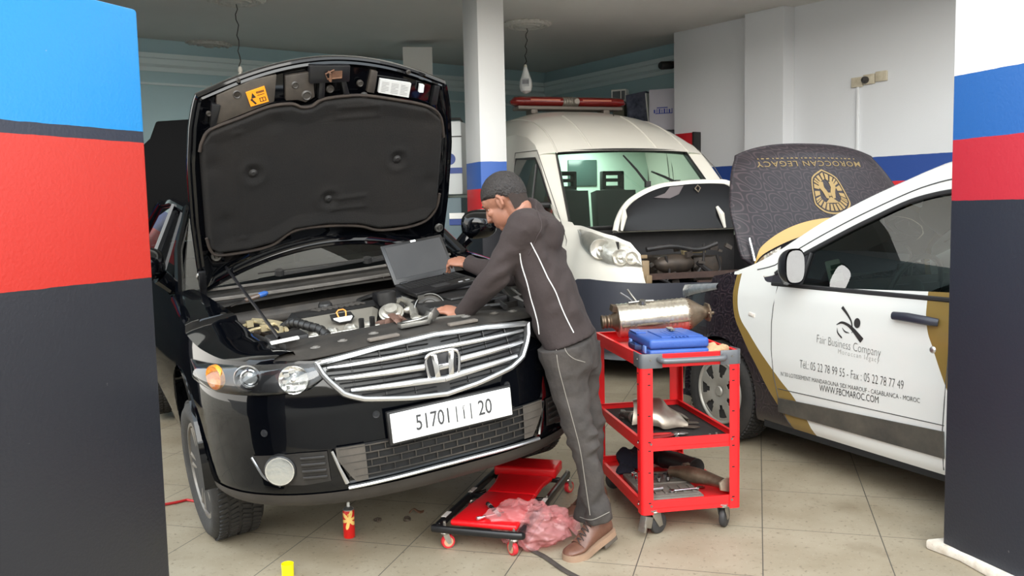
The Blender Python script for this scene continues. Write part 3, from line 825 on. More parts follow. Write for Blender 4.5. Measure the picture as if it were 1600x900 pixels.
for sg in (-1,):
    fl_.prism([(-.80, .215), (-.50, .20), (-.50, .115), (-.72, .125)], 0, .015, Matrix(((1, 0, 0, 0), (0, 0, 1, -.42), (0, 1, 0, 0), (0, 0, 0, 1))))
fl_.build('wheel_deflector', DKPL, sedan)
# cabin
cab = MB()
def roof_fn(u, v):
    y = 1.42+1.45*v; x = (-1+2*u)
    return (.60*x, y, 1.42-.05*x*x-.03*abs(2*v-1)**2)
cab.grid(roof_fn, 14, 12)
for sg in (-1, 1):
    cab.tube([(sg*.80, .56, .93), (sg*.74, .90, 1.14), (sg*.60, 1.42, 1.345)], [(.05, .025), (.035, .022), (.035, .022)], 8)
    cab.tube([(sg*.60, 1.42, 1.345), (sg*.60, 2.1, 1.38), (sg*.60, 2.87, 1.345)], .03, 8)
    cab.tube([(sg*.83, 1.72, .96), (sg*.61, 1.85, 1.36)], [(.05, .02), (.04, .02)], 8)
    cab.tube([(sg*.60, 2.87, 1.345), (sg*.76, 3.35, 1.02)], [(.05, .03), (.10, .03)], 8)
cab.build('cabin', PAINTB, sedan)
MB().grid(lambda u, v: ((-1+2*u)*(.78-.19*v), .60+.82*v-.10*(1-(2*u-1)**2)*(1-.5*v), .955+.41*v+.03*(1-(2*u-1)**2)), 16, 8).build('windscreen', GLASSD, sedan)
MB().grid(lambda u, v: ((-1+2*u)*(.72-.13*v), 3.36-.48*v, 1.03+.31*v), 8, 4).build('rear_window', GLASSD, sedan)
for sg in (-1, 1):
    MB().grid(lambda u, v: (sg*(.82-.21*v), .78+.55*v+(2.45-.4*v)*u, .95+.40*v), 8, 4).build('side_window', GLASSD, sedan)
MB().box((0, 1.05, .90), (1.45, .5, .12)).build('dashboard', mat('dash_grey', (48, 48, 50), .7), sedan, bevel=.04)
for sg in (-1, 1):
    s_ = MB().box((sg*.37, 1.95, .70), (.48, .14, .62), (-.25, 0, 0)); s_.box((sg*.37, 2.06, 1.10), (.26, .10, .18)); s_.box((sg*.37, 1.65, .45), (.48, .5, .14))
    s_.build('seat', mat('seat_cloth', (38, 38, 40), .85), sedan, bevel=.05)
# raised boot lid at the tail
bl = MB().prism([(-.72, -.36), (-.78, .24), (-.77, .28), (-.55, .46), (-.48, .60), (.40, .60), (.48, .62), (.74, .46), (.78, .30), (.72, -.36)], 0, .05, Matrix.Translation((.02, 3.75, 1.42)) @ Matrix.Rotation(math.radians(80), 4, 'X'))
bl.build('boot_lid', mat('lid_black', (3, 3, 4), .7, spec=.1), sedan, bevel=.015)
# mirrors
for sg, cz in ((-1, 1.12), (1, 1.10)):
    m_ = MB()
    def shell(u, v):
        th = 2*PI*u; k = math.sin(PI*(.5*v)) if v < 1 else 1
        return (sg*(.95+.115*k*math.copysign(abs(math.cos(th))**.75, math.cos(th))), .64-.10*math.cos(PI*.5*v), cz+.088*k*math.copysign(abs(math.sin(th))**.75, math.sin(th)))
    m_.grid(shell, 32, 10, cu=True)
    m_.tube([(sg*.80, .66, .97), (sg*.87, .64, cz-.07)], [.035, .045], 8)
    mr = m_.build('wing_mirror', PAINTB, sedan)
    MB().grid(lambda u, v: (sg*(.95+.105*v*math.copysign(abs(math.cos(2*PI*u))**.75, math.cos(2*PI*u))), .645, cz+.08*v*math.copysign(abs(math.sin(2*PI*u))**.75, math.sin(2*PI*u))), 24, 4, cu=True).build('mirror_glass', CHROME, mr)
# door shut lines and handles (seen only from the side)
for sg in (-1, 1):
    for y in (1.62, 2.4):
        MB().tube([(sg*(HS.pt(HS.at_y(y), .80)[0]), y-.12, .80), (sg*(HS.pt(HS.at_y(y), .80)[0]+.03), y-.02, .80), (sg*(HS.pt(HS.at_y(y), .80)[0]), y+.08, .80)], .012, 8).build('door_handle', PAINTB, sedan)
# ---------------------------------------------------------------- cowl and wipers
cw = MB()
def cowl(u, v):
    x = -.74+1.48*u; arc = .10*(1-(x/.76)**2)
    y = .36+.26*v-arc
    z = .875+.03*(1-(x/.76)**2)+[0, .012, .02, .014, .022, .040, .052][min(6, int(round(v*6)))]
    return (x, y, z)
cw.grid(cowl, 40, 7)
for x in (-.5, -.18, .2, .5): cw.box((x, .42-.10*(1-(x/.76)**2), .912), (.004, .10, .012))
cowl_o = cw.build('cowl_panel', DKPL, sedan)
sl_ = MB(); sl_.tube([(x, .545-.10*(1-(x/.76)**2), .957+.0*x) for x in np.linspace(-.70, .70, 24)], .008, 6)
sl_.tube([(x, .385-.10*(1-(x/.76)**2), .925) for x in np.linspace(-.74, .74, 24)], .010, 6)
sl_.build('cowl_seal', mat('grey_rubber_seal', (84, 80, 76), .6, noise=(10, .5, (120, 114, 106))), cowl_o)
for x0, x1, nm in ((-.30, .30, 'a'), (.18, .66, 'b')):
    w = MB()
    f = lambda x: (x, .56-.10*(1-(x/.76)**2), .99+.012*math.sin((x-x0)*3))
    w.lathe([(0, .03), (.022, .028), (.026, 0)], f(x0), (0, -.3, 1), 14)
    w.tube([f(x0), (x0+(x1-x0)*.4, f(x0+(x1-x0)*.4)[1]-.03, 1.0), f(x1)], [.012, .009, .006], 6)
    ar = w.build('wiper', BLKPL, sedan)
    MB().tube([(x, .60-.10*(1-(x/.76)**2)+.01, 1.005) for x in np.linspace(x0-.1, x1+.05, 8)], [(.004, .010)]*8, 6).build('wiper_blade', RUBBER, ar)
# ---------------------------------------------------------------- slam panel
def slam(u, v):
    x = -.62+1.24*u; f = HS.pt(min(abs(x)*1.06, .80), .82)[1]
    yf = f+.012; yb = -.575
    zf = lerpi(abs(x), [(0, .826), (.25, .818), (.5, .795), (.62, .797)])
    return (x, yf+(yb-yf)*v, zf+.012*math.sin(PI*min(v*1.2, 1))+.010*v)
sm = MB().grid(slam, 40, 10)
sm.grid(lambda u, v: (-.56+1.12*u, -.575+.004*v, .834-.10*v), 10, 3)
slp = sm.build('slam_panel', DKPL, sedan, solid=.004)
for x in (-.44, -.33, -.20, .22, .36, .46):
    MB().lathe([(0, .006), (.010, .006), (.012, .003), (.020, .002), (.022, 0)], slam((x+.62)/1.24, .45), (0, 0, 1), 14).build('clip', mat('clip_grey', (104, 100, 95), .5), slp)
for x in (-.19, .16):
    MB().box(Vector(slam((x+.62)/1.24, .12))+Vector((0, 0, .006)), (.13, .035, .012), (0, 0, .02 if x < 0 else -.02)).build('rubber_stop', mat('dusty_stop', (108, 100, 92), .8, noise=(20, .5, (80, 74, 68))), slp, bevel=.004)
lt = MB(); c = Vector(slam(.5+.01, .35))
lt.box(c+Vector((-.05, 0, .014)), (.12, .05, .02)); lt.box(c+Vector((.02, 0, .028)), (.018, .05, .05), (0, .5, 0)); lt.tube([c+Vector((-.09, .01, .02)), c+Vector((-.02, -.02, .03)), c+Vector((.05, .0, .04))], .007, 8)
lt.box(c+Vector((.045, -.01, .038)), (.05, .006, .04), (0, -.6, .3))
lt.build('bonnet_latch', STEEL, slp, bevel=.002)
gut = MB(); gut.tube([slam(.44, .55), slam(.5, .62), slam(.62, .62), slam(.68, .50)], .008, 6); gut.build('cable_guide', mat('guide_grey', (92, 88, 82), .6), slp)
ws_ = MB().box((-.535, -.60, .846), (.115, .035, .010), (0, -.05, -.08)).build('white_plate', mat('bare_white_tab', (222, 220, 214), .45), sedan, bevel=.002)
bx = MB().box((-.50, -.47, .81), (.16, .14, .07)).build('fuse_box', BLKPL, sedan, bevel=.008)

# ---------------------------------------------------------------- raised bonnet (x across, y from hinge to nose edge, z towards the inside)
BON = Matrix(((1, 0, 0, -.035), (0, -.423, -.906, .5), (0, .906, -.423, .95), (0, 0, 0, 1)))
SEDI = SED.inverted()
def sed_at(px, py, z):
    o = SEDI @ Vector((0, 0, EYE)); d = SEDI.to_3x3() @ (FW+RT*((px-800)/FOC)+UP*((450-py)/FOC))
    return o+d*((z-o.z)/d.z)
def b_hw(v): return lerpi(v, [(0, .655), (.4, .672), (.7, .668), (.9, .645), (1.0, .622), (1.06, .60)])
def b_hi(a): return 1.19-.15*abs(a)**1.9
def b_lo(a): return .18*(1-a*a)
def b_xy(a, b):
    v = b_lo(a)+(b_hi(a)-b_lo(a))*b
    return a*b_hw(v), v
def b_out(u, w):
    a = 2*u-1; x, v = b_xy(a, w); return (x, v, -.035-.035*(1-a*a)*(1-.3*w))
def b_in(u, w):
    a = 2*u-1; x, v = b_xy(a, w)
    e = min(1-abs(a), w*1.6, (1-w)*1.9)
    return (x, v, lerpi(e, [(0, -.012), (.015, .004), (.05, .004), (.07, -.016), (.5, -.022)]))
mb = MB().grid(b_out, 40, 30).grid(b_in, 60, 50)
edge = [b_xy(a, 1) for a in np.linspace(-1, 1, 40)]+[b_xy(1, b) for b in np.linspace(.98, 0, 24)]+[b_xy(a, 0) for a in np.linspace(.98, -1, 40)]+[b_xy(-1, b) for b in np.linspace(.02, .98, 24)]
P = [(x, v, -.018) for x, v in edge]; P += P[:2]
mb.tube(P, [(.020, .014)]*len(P), 8, cap=False, up=(0, 0, 1))
bonnet = mb.xf(BON).build('bonnet', PAINTB, sedan)
# insulation pad
phi = [(-.655, .78), (-.64, .83), (-.60, .885), (-.47, .93), (-.325, .979), (-.22, .985), (-.17, .965), (-.12, .968), (-.06, 1.0), (.114, 1.008), (.3, .975), (.475, .93), (.555, .87), (.585, .75)]
plo = [(-.655, .32), (-.64, .25), (-.60, .215), (-.45, .215), (-.33, .235), (-.22, .30), (-.05, .305), (.13, .28), (.24, .24), (.40, .235), (.51, .26), (.57, .33), (.585, .42)]
dimp = [(-.413, .642), (.33, .645), (-.037, .458), (-.56, .40), (.50, .86), (.52, .50), (-.60, .70), (-.30, .90)]
def pad(u, w):
    x = -.655+1.24*u; lo = lerpi(x, plo); hi = lerpi(x, phi); v = lo+(hi-lo)*w
    e = min(x+.655, .585-x, v-lo, hi-v)
    z = -.016+.040*min(1, (max(e, 0)/.022))**.6-.012*min(1, max(0, (e-.03)/.06))
    for k, (dx, dv) in enumerate(dimp):
        r2 = (x-dx)**2+(v-dv)**2
        z += (-.014 if k < 3 else -.009)*math.exp(-r2/.0016)+(.006 if k < 3 else 0)*math.exp(-(math.sqrt(r2)-.055)**2/.0004)
    for (x0, x1, v0, v1) in ((-.50, -.46, .30, .86), (.0, .22, .90, .955), (-.02, .16, .40, .46)):
        ex = max(x0-x, x-x1, v0-v, v-v1); z += .006*math.exp(-(ex/.012)**2)
    return (x+.035, v, z)
PADM = mat('bonnet_felt', (13, 11, 10), .95, noise=(5, .8, (23, 19, 16)), bump=(140, .3))
pd = MB().grid(pad, 130, 90).xf(BON).build('insulation_pad', PADM, bonnet, smooth=60)
pb = MB()
for (pts, m) in (([(phi[i][0]+.035, phi[i][1], .012) for i in range(len(phi))], 0), ([(plo[i][0]+.035, plo[i][1], .012) for i in range(len(plo))], 0)):
    pb.tube([tuple(p) for p in cr(pts, 60)], .008, 6)
pb.xf(BON).build('pad_binding', mat('dusty_binding', (40, 33, 29), .9, noise=(14, .8, (60, 50, 42))), pd)
for dx, dv in dimp[:3]+[(-.60, .215), (.14, 1.0)]:
    MB().lathe([(0, .006), (.010, .006), (.014, .003), (.022, 0)], (dx+.035, dv, .006), (0, 0, 1), 16).xf(BON).build('pad_clip', BLKPL, pd)
# nose-end structure
GB = mat('dusty_panel', (52, 47, 43), .5, noise=(9, .5, (92, 84, 74)))
BB = Matrix.Identity(4)
def bplate(name, poly, z0, z1, m, par=bonnet, bev=.004):
    return MB().prism([(x+.035, v) for x, v in poly], z0, z1).xf(BON).build(name, m, par, bevel=bev)
bplate('brace_panel', [(-.57, .905), (-.30, 1.0), (-.285, 1.13), (-.40, 1.11), (-.56, 1.045)], -.02, .008, GB)
bplate('brace_panel', [(-.245, 1.0), (-.185, 1.0), (-.15, .985), (-.105, 1.01), (-.115, 1.135), (-.245, 1.12)], -.02, .006, GB)
bplate('brace_panel', [(.155, 1.02), (.195, 1.01), (.21, 1.12), (.175, 1.13)], -.02, .006, GB)
bplate('brace_panel', [(-.60, .90), (-.575, .89), (-.545, 1.0), (-.585, 1.01)], -.02, .014, BLKMET)
bplate('brace_panel', [(.50, .93), (.535, .93), (.545, 1.03), (.515, 1.035)], -.02, .010, BLKMET)
bplate('brace_panel', [(-.09, 1.0), (-.06, 1.0), (-.055, 1.09), (-.085, 1.09)], -.02, .014, BLKMET)
bplate('brace_panel', [(.04, 1.0), (.07, 1.0), (.045, 1.09), (.02, 1.09)], -.02, .014, BLKMET)
sk = bplate('striker_block', [(-.135, 1.085), (.058, 1.085), (.062, 1.165), (-.135, 1.172)], -.02, .03, BLKMET)
q = MB().tube([(-.01, 1.14, .032), (-.01, 1.14, .06), (-.01, 1.105, .06), (-.01, 1.105, .032)], .006, 8)
q.tube([(.015, 1.15, .036), (-.03, 1.135, .045), (-.02, 1.11, .045), (.05, 1.11, .036)], .004, 6); q.box((.03, 1.125, .032), (.05, .035, .006))
q.xf(BON).build('striker_loop', RUST, sk)
for x, v, r in ((-.47, 1.045, .022), (-.20, 1.075, .018), (-.145, 1.02, .026), (-.03, 1.045, .020), (.12, 1.065, .017), (.37, 1.11, .012), (-.60, .96, .012), (-.46, 1.11, .010)):
    MB().lathe([(0, .012), (r*.6, .012), (r*.75, .016), (r, .010), (r, 0)], (x+.035, v, -.004), (0, 0, 1), 20).xf(BON).build('rubber_bung', mat('bung', (58, 54, 50), .45), bonnet)
for x, v in ((-.613+.0, .206), (-.693, .10), (.60, .20), (.56, .12)):
    q = MB().lathe([(.012, .01), (.022, .012), (.026, 0)], (x+.035, v, 0), (0, 0, 1), 18, cap=False); q.box((x+.035, v, .006), (.014, .022, .012))
    q.xf(BON).build('hinge_bolt', STEEL, bonnet)
for x in (-.69, .62):
    q = MB().box((x+.035, .085, .012), (.035, .10, .022)); q.box((x+.035, .0, .0), (.03, .10, .03))
    q.xf(BON).build('hinge', BLKMET, bonnet, bevel=.004)
def bl_label(name, quad, rgb):
    q = [(x+.035, v) for x, v in quad]; z = .014
    return MB().prism(q, z-.02, z).xf(BON).build(name, mat(name+'_film', rgb, .35), bonnet)
wl = bl_label('warning_label', [(-.411, .985), (-.327, 1.005), (-.345, 1.08), (-.431, 1.054)], (246, 150, 30))
def on_quad(o0, ex, ey, vs): return [(o0[0]+.035+ex[0]*p[0]+ey[0]*p[1], o0[1]+ex[1]*p[0]+ey[1]*p[1], .0148+p[2]) for p in vs]
O_, EX, EY_ = (-.411, .985), (.084, .020), (-.019, .071)
INK = mat('label_ink', (36, 30, 26), .6)
q = MB()
for k in range(7): q.add(on_quad(O_, EX, EY_, [(.50+.063*k, .72, 0), (.545+.063*k, .72, 0), (.545+.063*k, .86, 0), (.50+.063*k, .86, 0)]), [(0, 1, 2, 3)])
q.add(on_quad(O_, EX, EY_, [(.50, .58, 0), (.92, .58, 0), (.92, .62, 0), (.50, .62, 0)]), [(0, 1, 2, 3)])
q.add(on_quad(O_, EX, EY_, [(.16, .50, 0), (.42, .50, 0), (.29, .86, 0)]), [(0, 1, 2)])
q.add(on_quad(O_, EX, EY_, [(.26, .06, 0), (.36, .10, 0), (.22, .40, 0), (.14, .34, 0)]), [(0, 1, 2, 3)])
q.ell(on_quad(O_, EX, EY_, [(.16, .42, 0)])[0], (.006, .006, .0006), n=8, m=4)
for (x0, y0, x1, y1) in ((.56, .12, .90, .16), (.56, .36, .90, .40), (.56, .12, .60, .40), (.86, .12, .90, .40), (.71, .12, .75, .40)):
    q.add(on_quad(O_, EX, EY_, [(x0, y0, 0), (x1, y0, 0), (x1, y1, 0), (x0, y1, 0)]), [(0, 1, 2, 3)])
q.xf(BON).build('label_print', INK, wl, smooth=0)
il = bl_label('info_label', [(.213, 1.017), (.374, .981), (.384, 1.054), (.221, 1.086)], (196, 196, 194))
q = MB(); O2, EX2, EY2 = (.213, 1.017), (.162, -.034), (.008, .070)
for k in range(7):
    for c0 in (.06, .37, .68):
        y = .12+.11*k; wd = .24 if (k*3+int(c0*10)) % 4 else .15
        q.add(on_quad(O2, EX2, EY2, [(c0, y, 0), (c0+wd, y, 0), (c0+wd, y+.03, 0), (c0, y+.03, 0)]), [(0, 1, 2, 3)])
q.xf(BON).build('label_print', mat('grey_print', (130, 130, 130), .6), il, smooth=0)
bl_label('small_label', [(.430, 1.005), (.452, 1.003), (.455, 1.042), (.433, 1.046)], (226, 228, 226))
# prop rod
a_ = BON @ Vector((-.572+.035, .143, .02)); b_ = sed_at(436, 528, .85)
MB().tube([b_+Vector((0, .05, -.03)), b_, a_+(b_-a_)*.02, a_], .0075, 8).build('prop_rod', BLKMET, sedan)
# ---------------------------------------------------------------- engine bay contents
ec = MB()
def cover(u, v):
    y = .18-.51*v; hw0 = lerpi(v, [(0, -.36), (1, -.395)]); hw1 = lerpi(v, [(0, .12), (.5, .05), (1, -.055)])
    x = hw0+(hw1-hw0)*u
    z = lerpi(v, [(0, .77), (.08, .832), (.42, .842), (.5, .840), (.54, .834), (.96, .803), (1, .775)])-.03*max(0, abs(2*u-1)-.9)/.1
    return (x, y, z)
eo = MB().grid(lambda u, v: cover(u, v*.52), 20, 14).build('engine_cover', BLKPL, sedan, solid=.003)
MB().grid(lambda u, v: cover(.02+.96*u, .53+.46*v), 16, 10).build('cover_front', mat('silver_grey_cover', (112, 107, 98), .5, noise=(6, .3, (132, 126, 116))), eo, solid=.004)
c = sed_at(536, 498, .832)
q = MB().prism([(-.055, .0), (-.03, -.035), (.03, -.035), (.055, .0), (.05, .045), (-.05, .045)], 0, .004, Matrix.Translation(c) @ Matrix.Rotation(math.radians(24), 4, 'X'))
q.build('emblem_recess', BLKPL, eo)
MB().prism([(-.044, -.004), (-.026, -.030), (.026, -.030), (.044, -.004), (.044, .006), (-.044, .006)], .004, .007, Matrix.Translation(c) @ Matrix.Rotation(math.radians(24), 4, 'X')).build('emblem_plate', mat('emblem_white', (224, 222, 218), .4), eo)
FR_ = Matrix.Translation(c+Vector((0, .006, .008))) @ Matrix.Rotation(math.radians(60), 4, 'X')
q = MB().tube([FR_ @ Vector(p) for p in ((-.010, -.02, 0), (-.018, .004, 0), (-.022, .026, 0), (-.010, .036, 0), (.012, .036, 0), (.022, .026, 0), (.018, .004, 0), (.008, -.008, 0), (.0, -.024, 0))], .0035, 6, cap=True)
q.build('dipstick_loop', mat('orange_dipstick', (244, 150, 70), .4), sedan)
q = MB().lathe([(0, .02), (.03, .02), (.034, .014), (.036, 0)], (-.17, .12, .838), (0, -.1, 1), 20); q.box((-.17, .12, .860), (.05, .014, .012)); q.build('oil_cap', BLKPL, eo)
q = MB()
for k in range(9): q.box((.02-.028*k-.1+.06, .02+.0*k, .846), (.016, .07, .006), (0, 0, .3))
q.build('cover_vents', mat('vent_grey', (74, 70, 66), .5), eo)
al = MB()
for k in range(4):
    x = -.36+.085*k
    al.tube([(x, -.33, .785), (x+.005, -.39, .790), (x+.01, -.44, .75)], [(.034, .022), (.036, .024), (.034, .024)], 12)
al.box((-.21, -.43, .75), (.42, .06, .05)); al.tube([(-.42, -.41, .80), (0, -.42, .80)], .011, 8)
for k in range(6): al.lathe([(0, .012), (.009, .012), (.009, 0)], (-.40+.075*k, -.44, .795), (0, -.3, 1), 8)
al.build('intake_manifold', ALU, sedan)
hs = MB()
hs.tube([tuple(p) for p in cr([(-.45, -.20, .83), (-.42, -.28, .855), (-.38, -.36, .845), (-.33, -.42, .82), (-.31, -.5, .76)], 16)], .019, 12)
for k in range(10): hs.tube([tuple(p) for p in cr([(-.45, -.20, .83), (-.42, -.28, .855), (-.38, -.36, .845), (-.33, -.42, .82), (-.31, -.5, .76)], 24)[2*k:2*k+2]], .022, 12)
hs.build('ribbed_hose', BLKPL, sedan)
for x in (-.165, -.115):
    MB().tube([(x, -.44, .78), (x, -.46, .82), (x, -.465, .855)], .013, 8).build('injector_plug', BLKPL, sedan)
q = MB().lathe([(0, 0), (.05, 0), (.055, .012), (.05, .03), (.035, .034), (.03, .05), (0, .052)], sed_at(612, 492, .80), (-.2, -.55, .8), 24); q.lathe([(.052, .008), (.06, .010), (.06, .02), (.052, .022)], sed_at(612, 492, .80), (-.2, -.55, .8), 24, cap=False)
q.tube([sed_at(618, 478, .83), sed_at(628, 470, .84), sed_at(645, 476, .83), sed_at(648, 495, .80)], [.022, .026, .024, .02], 10)
q.build('throttle_body', ALU, sedan)
q = MB().lathe([(0, .0), (.042, 0), (.046, .015), (.046, .06), (.03, .07)], sed_at(606, 476, .84), (0, .1, 1), 18); q.build('sensor_cap', BLKPL, sedan)
q = MB().tube([sed_at(592, 508, .79), sed_at(608, 506, .815), sed_at(622, 500, .82), sed_at(634, 506, .79)], [.02, .026, .026, .02], 10); q.box(sed_at(600, 512, .78), (.09, .05, .05)); q.tube([sed_at(612, 492, .84), sed_at(622, 500, .85), sed_at(626, 510, .82)], [(.008, .02)]*3, 8)
q.build('rusty_pipe', mat('rusty_brown', (120, 92, 80), .6, metal=.3, noise=(14, .7, (92, 64, 52))), sedan)
q = MB()
for (a, b, z, r) in ((632, 478, .82, .016), (640, 484, .815, .02), (652, 500, .80, .022), (660, 508, .79, .018), (648, 512, .79, .015), (690, 500, .80, .014), (700, 470, .83, .012)):
    p = sed_at(a, b, z); q = MB().ell(p, (r*1.6, r, r), n=10, m=8); q.tube([p, p+Vector((.03, -.03, .01))], r*.5, 8); q.build('engine_fitting', ALU, sedan)
q = MB().box((.36, -.30, .77), (.40, .34, .16)); q.box((.42, -.28, .855), (.24, .22, .02)); q.box((.36, -.47, .84), (.30, .03, .02))
ab = q.build('airbox', BLKPL, sedan, bevel=.012)
c = sed_at(672, 482, .82)
q = MB().lathe([(0, .012), (.02, .012), (.022, .008), (.04, .008), (.042, .012), (.058, .010), (.066, .004), (.07, -.02), (.07, -.12)], c, (-.35, -.75, .45), 32); q.build('intake_duct_cap', mat('duct_grey', (58, 54, 50), .45, noise=(14, .4, (86, 80, 72))), ab)
q = MB().lathe([(.070, -.004), (.075, 0), (.075, .008), (.070, .010)], c, (-.35, -.75, .45), 32, cap=False); q.box(c+Vector((-.04, 0, .06)), (.03, .012, .02)); q.build('hose_clamp', STEEL, ab)
q = MB()
for (pts, r) in (([(700, 458), (730, 462), (770, 468), (790, 480)], .012), ([(735, 470), (750, 478), (785, 476)], .010), ([(690, 490), (676, 500), (655, 505), (640, 500)], .009), ([(560, 470), (585, 462), (618, 462), (628, 478)], .014)):
    q.tube([tuple(p) for p in cr([sed_at(a, b, .83) for a, b in pts], 12)], r, 8)
q.tube([tuple(p) for p in cr([(.60, .30, .86), (.50, .05, .86), (.62, -.2, .85), (.58, -.45, .82)], 14)], .014, 8)
q.build('wiring_loom', BLKPL, sedan)
bt = MB().box((.33, .03, .80), (.48, .28, .13)); bt.build('battery_box', mat('battery_black', (24, 24, 26), .4), sedan, bevel=.01)
GOLD = mat('passivated_pipe', (200, 186, 150), .4, metal=.5, noise=(18, .5, (160, 140, 104)))
q = MB()
for (pts, r) in (([(368, 514), (385, 508), (398, 503), (412, 506)], .009), ([(382, 520), (400, 514), (420, 512), (434, 520)], .008), ([(420, 508), (432, 506), (440, 512), (438, 524)], .011), ([(395, 500), (420, 502), (440, 506), (448, 516)], .010)):
    q.tube([tuple(p) for p in cr([sed_at(a, b, .83) for a, b in pts], 10)], r, 8)
q.box(sed_at(390, 506, .835), (.03, .03, .03)); q.box(sed_at(414, 512, .83), (.04, .03, .03)); q.ell(sed_at(378, 518, .82), (.02, .02, .02)); 
q.build('coolant_pipes', GOLD, sedan)
q = MB(); random.seed(3)
for k in range(26):
    p = sed_at(random.uniform(378, 470), random.uniform(512, 535), random.uniform(.70, .80)); p.x = max(p.x, -.70)
    if random.random() < .5: q.ell(p, (.02+.02*random.random(), .02, .015), n=8, m=6)
    else: q.tube([p, p+Vector((random.uniform(-.06, .06), random.uniform(-.05, .05), random.uniform(-.02, .03))), p+Vector((.05, .02, -.03))], .008+.008*random.random(), 8)
q.tube([sed_at(372, 524, .74), sed_at(470, 522, .74)], .03, 8)
q.build('brake_pipework', mat('oily_metal', (66, 58, 52), .45, metal=.4, noise=(20, .6, (120, 104, 90))), sedan)
blk = MB().box((-.12, -.15, .66), (.72, .60, .24)); blk.tube([(-.6, .30, .80), (-.1, .33, .80), (.5, .30, .80)], .05, 10); blk.build('engine_block', mat('block_dark', (46, 43, 40), .6, metal=.3, noise=(10, .6, (80, 72, 64))), sedan, bevel=.02)
# screwdriver on the cowl
p0 = sed_at(360, 483, .905); p1 = sed_at(384, 473, .91); p2 = sed_at(404, 466, .918); p3 = sed_at(418, 461, .922)
p0, p1, p2, p3 = [SED @ (p+Vector((0, 0, .012))) for p in (p0, p1, p2, p3)]
t = thing('screwdriver', 'screwdriver with a clear and blue handle lying on the black cowl', 'screwdriver', p1)
q = MB().tube([p0-p1, Vector((0, 0, 0))], .0045, 8).build('shaft', CHROME, t)
ax = (p3-p1); q = MB().lathe([(0, 0), (.010, .002), (.013, .02), (.012, ax.length*.55), (.010, ax.length*.62)], (0, 0, 0), ax, 10); q.build('handle', mat('smoky_handle', (92, 76, 66), .25, coat=.5), t)
q = MB().lathe([(.010, ax.length*.60), (.014, ax.length*.66), (.014, ax.length*.9), (.008, ax.length), (0, ax.length)], (0, 0, 0), ax, 10); q.build('handle_end', mat('blue_handle', (50, 92, 160), .3), t)
# ================================================================== laptop on the engine bay
hl_ = at(617, 446, Y=4.42); hr_ = at(709, 425, Y=4.60)
LX = (hr_-hl_).normalized(); W_ = (hr_-hl_).length+.012
fl0 = at(647, 458, Y=4.235)
LYv = (fl0-hl_); LYv = (LYv-LX*LYv.dot(LX)).normalized(); LZ = LX.cross(LYv); 
if LZ.z < 0: LZ = -LZ
ML = Matrix(((LX.x, -LYv.x, LZ.x, hl_.x), (LX.y, -LYv.y, LZ.y, hl_.y), (LX.z, -LYv.z, LZ.z, hl_.z), (0, 0, 0, 1)))   # x right, y away, z up
t = thing('laptop', 'open black laptop resting on the engine bay by the windscreen', 'laptop'); t.matrix_world = ML
LAPB = mat('laptop_black', (22, 21, 22), .32, noise=(10, .3, (40, 38, 38)))
D_ = .235
bs = MB().box((W_/2, -D_/2, -.012), (W_, D_, .024)).build('keyboard_base', LAPB, t, bevel=.005)
kb = MB()
for r in range(6):
    for c in range(15):
        kb.box((W_*.06+W_*.88*(c+.5)/15, -.03-.0195*r, .0012), (W_*.88/15*.84, .0165, .003))
kb.build('key_field', mat('keys', (30, 29, 29), .45), bs)
MB().box((W_*.45, -.19, .0008), (.085, .055, .002)).build('touchpad', mat('pad_grey', (44, 43, 43), .3), bs)
st_ = MB(); st_.box((W_*.86, -.205, .001), (.02, .014, .002)); st_.box((W_*.74, -.21, .001), (.022, .012, .002)); st_.build('palm_sticker', mat('palm_sticker', (190, 192, 196), .4), bs)
tl = at(600, 385, Y=4.50); lv = ML.inverted() @ tl
ang = math.atan2(lv.z, lv.y)
LH = .222
MLd = Matrix.Rotation(ang, 4, 'X')
ld = MB().box((W_/2, LH/2, -.006), (W_, LH, .012)).xf(MLd).build('lid', LAPB, t, bevel=.004)
MB().box((W_/2+.002, LH/2+.006, .0008), (W_*.90, LH*.80, .002)).xf(MLd).build('screen', mat('dusty_screen', (34, 32, 32), .4, noise=(5, .4, (56, 53, 52))), ld)
MB().box((W_*.52, LH*.965, .001), (.030, .010, .002)).xf(MLd).build('lid_label', mat('lid_label', (232, 232, 230), .5), ld)
hg = MB(); hg.tube([(W_*.08, 0, .0), (W_*.2, 0, .0)], .008, 10); hg.tube([(W_*.8, 0, 0), (W_*.92, 0, 0)], .008, 10); hg.build('hinge', LAPB, t)

# ================================================================== white estate car with wrapped nose
DS = Skin(D_PLAN, d_inset)
DX = Matrix.Translation((2.0765, 5.8856, 0)) @ Matrix.Rotation(math.radians(205.336), 4, 'Z')
mpv = thing('estate_car', 'white estate car with dark patterned nose, gold bands and company lettering on its door', 'car', (2.0765, 5.8856, 0), (0, 0, math.radians(205.336)))
DXI = DX.inverted()
def dx_plane(px, py, axis, val):
    o = DXI @ Vector((0, 0, EYE)); d_ = DXI.to_3x3() @ (FW+RT*((px-800)/FOC)+UP*((450-py)/FOC))
    return o+d_*((val-o[axis])/d_[axis])
_dy = np.array([p[1] for p in DS.P]); _m = int(np.argmax(_dy > 3.4)); _i0 = int(np.argmin(_dy[:50]))
def d_t(y): return float(np.interp(y, _dy[_i0:_m+60], DS.d[_i0:_m+60]))
def d_side(y, z, off=0, sg=1): return DS.pt(d_t(y), z, off, sg)

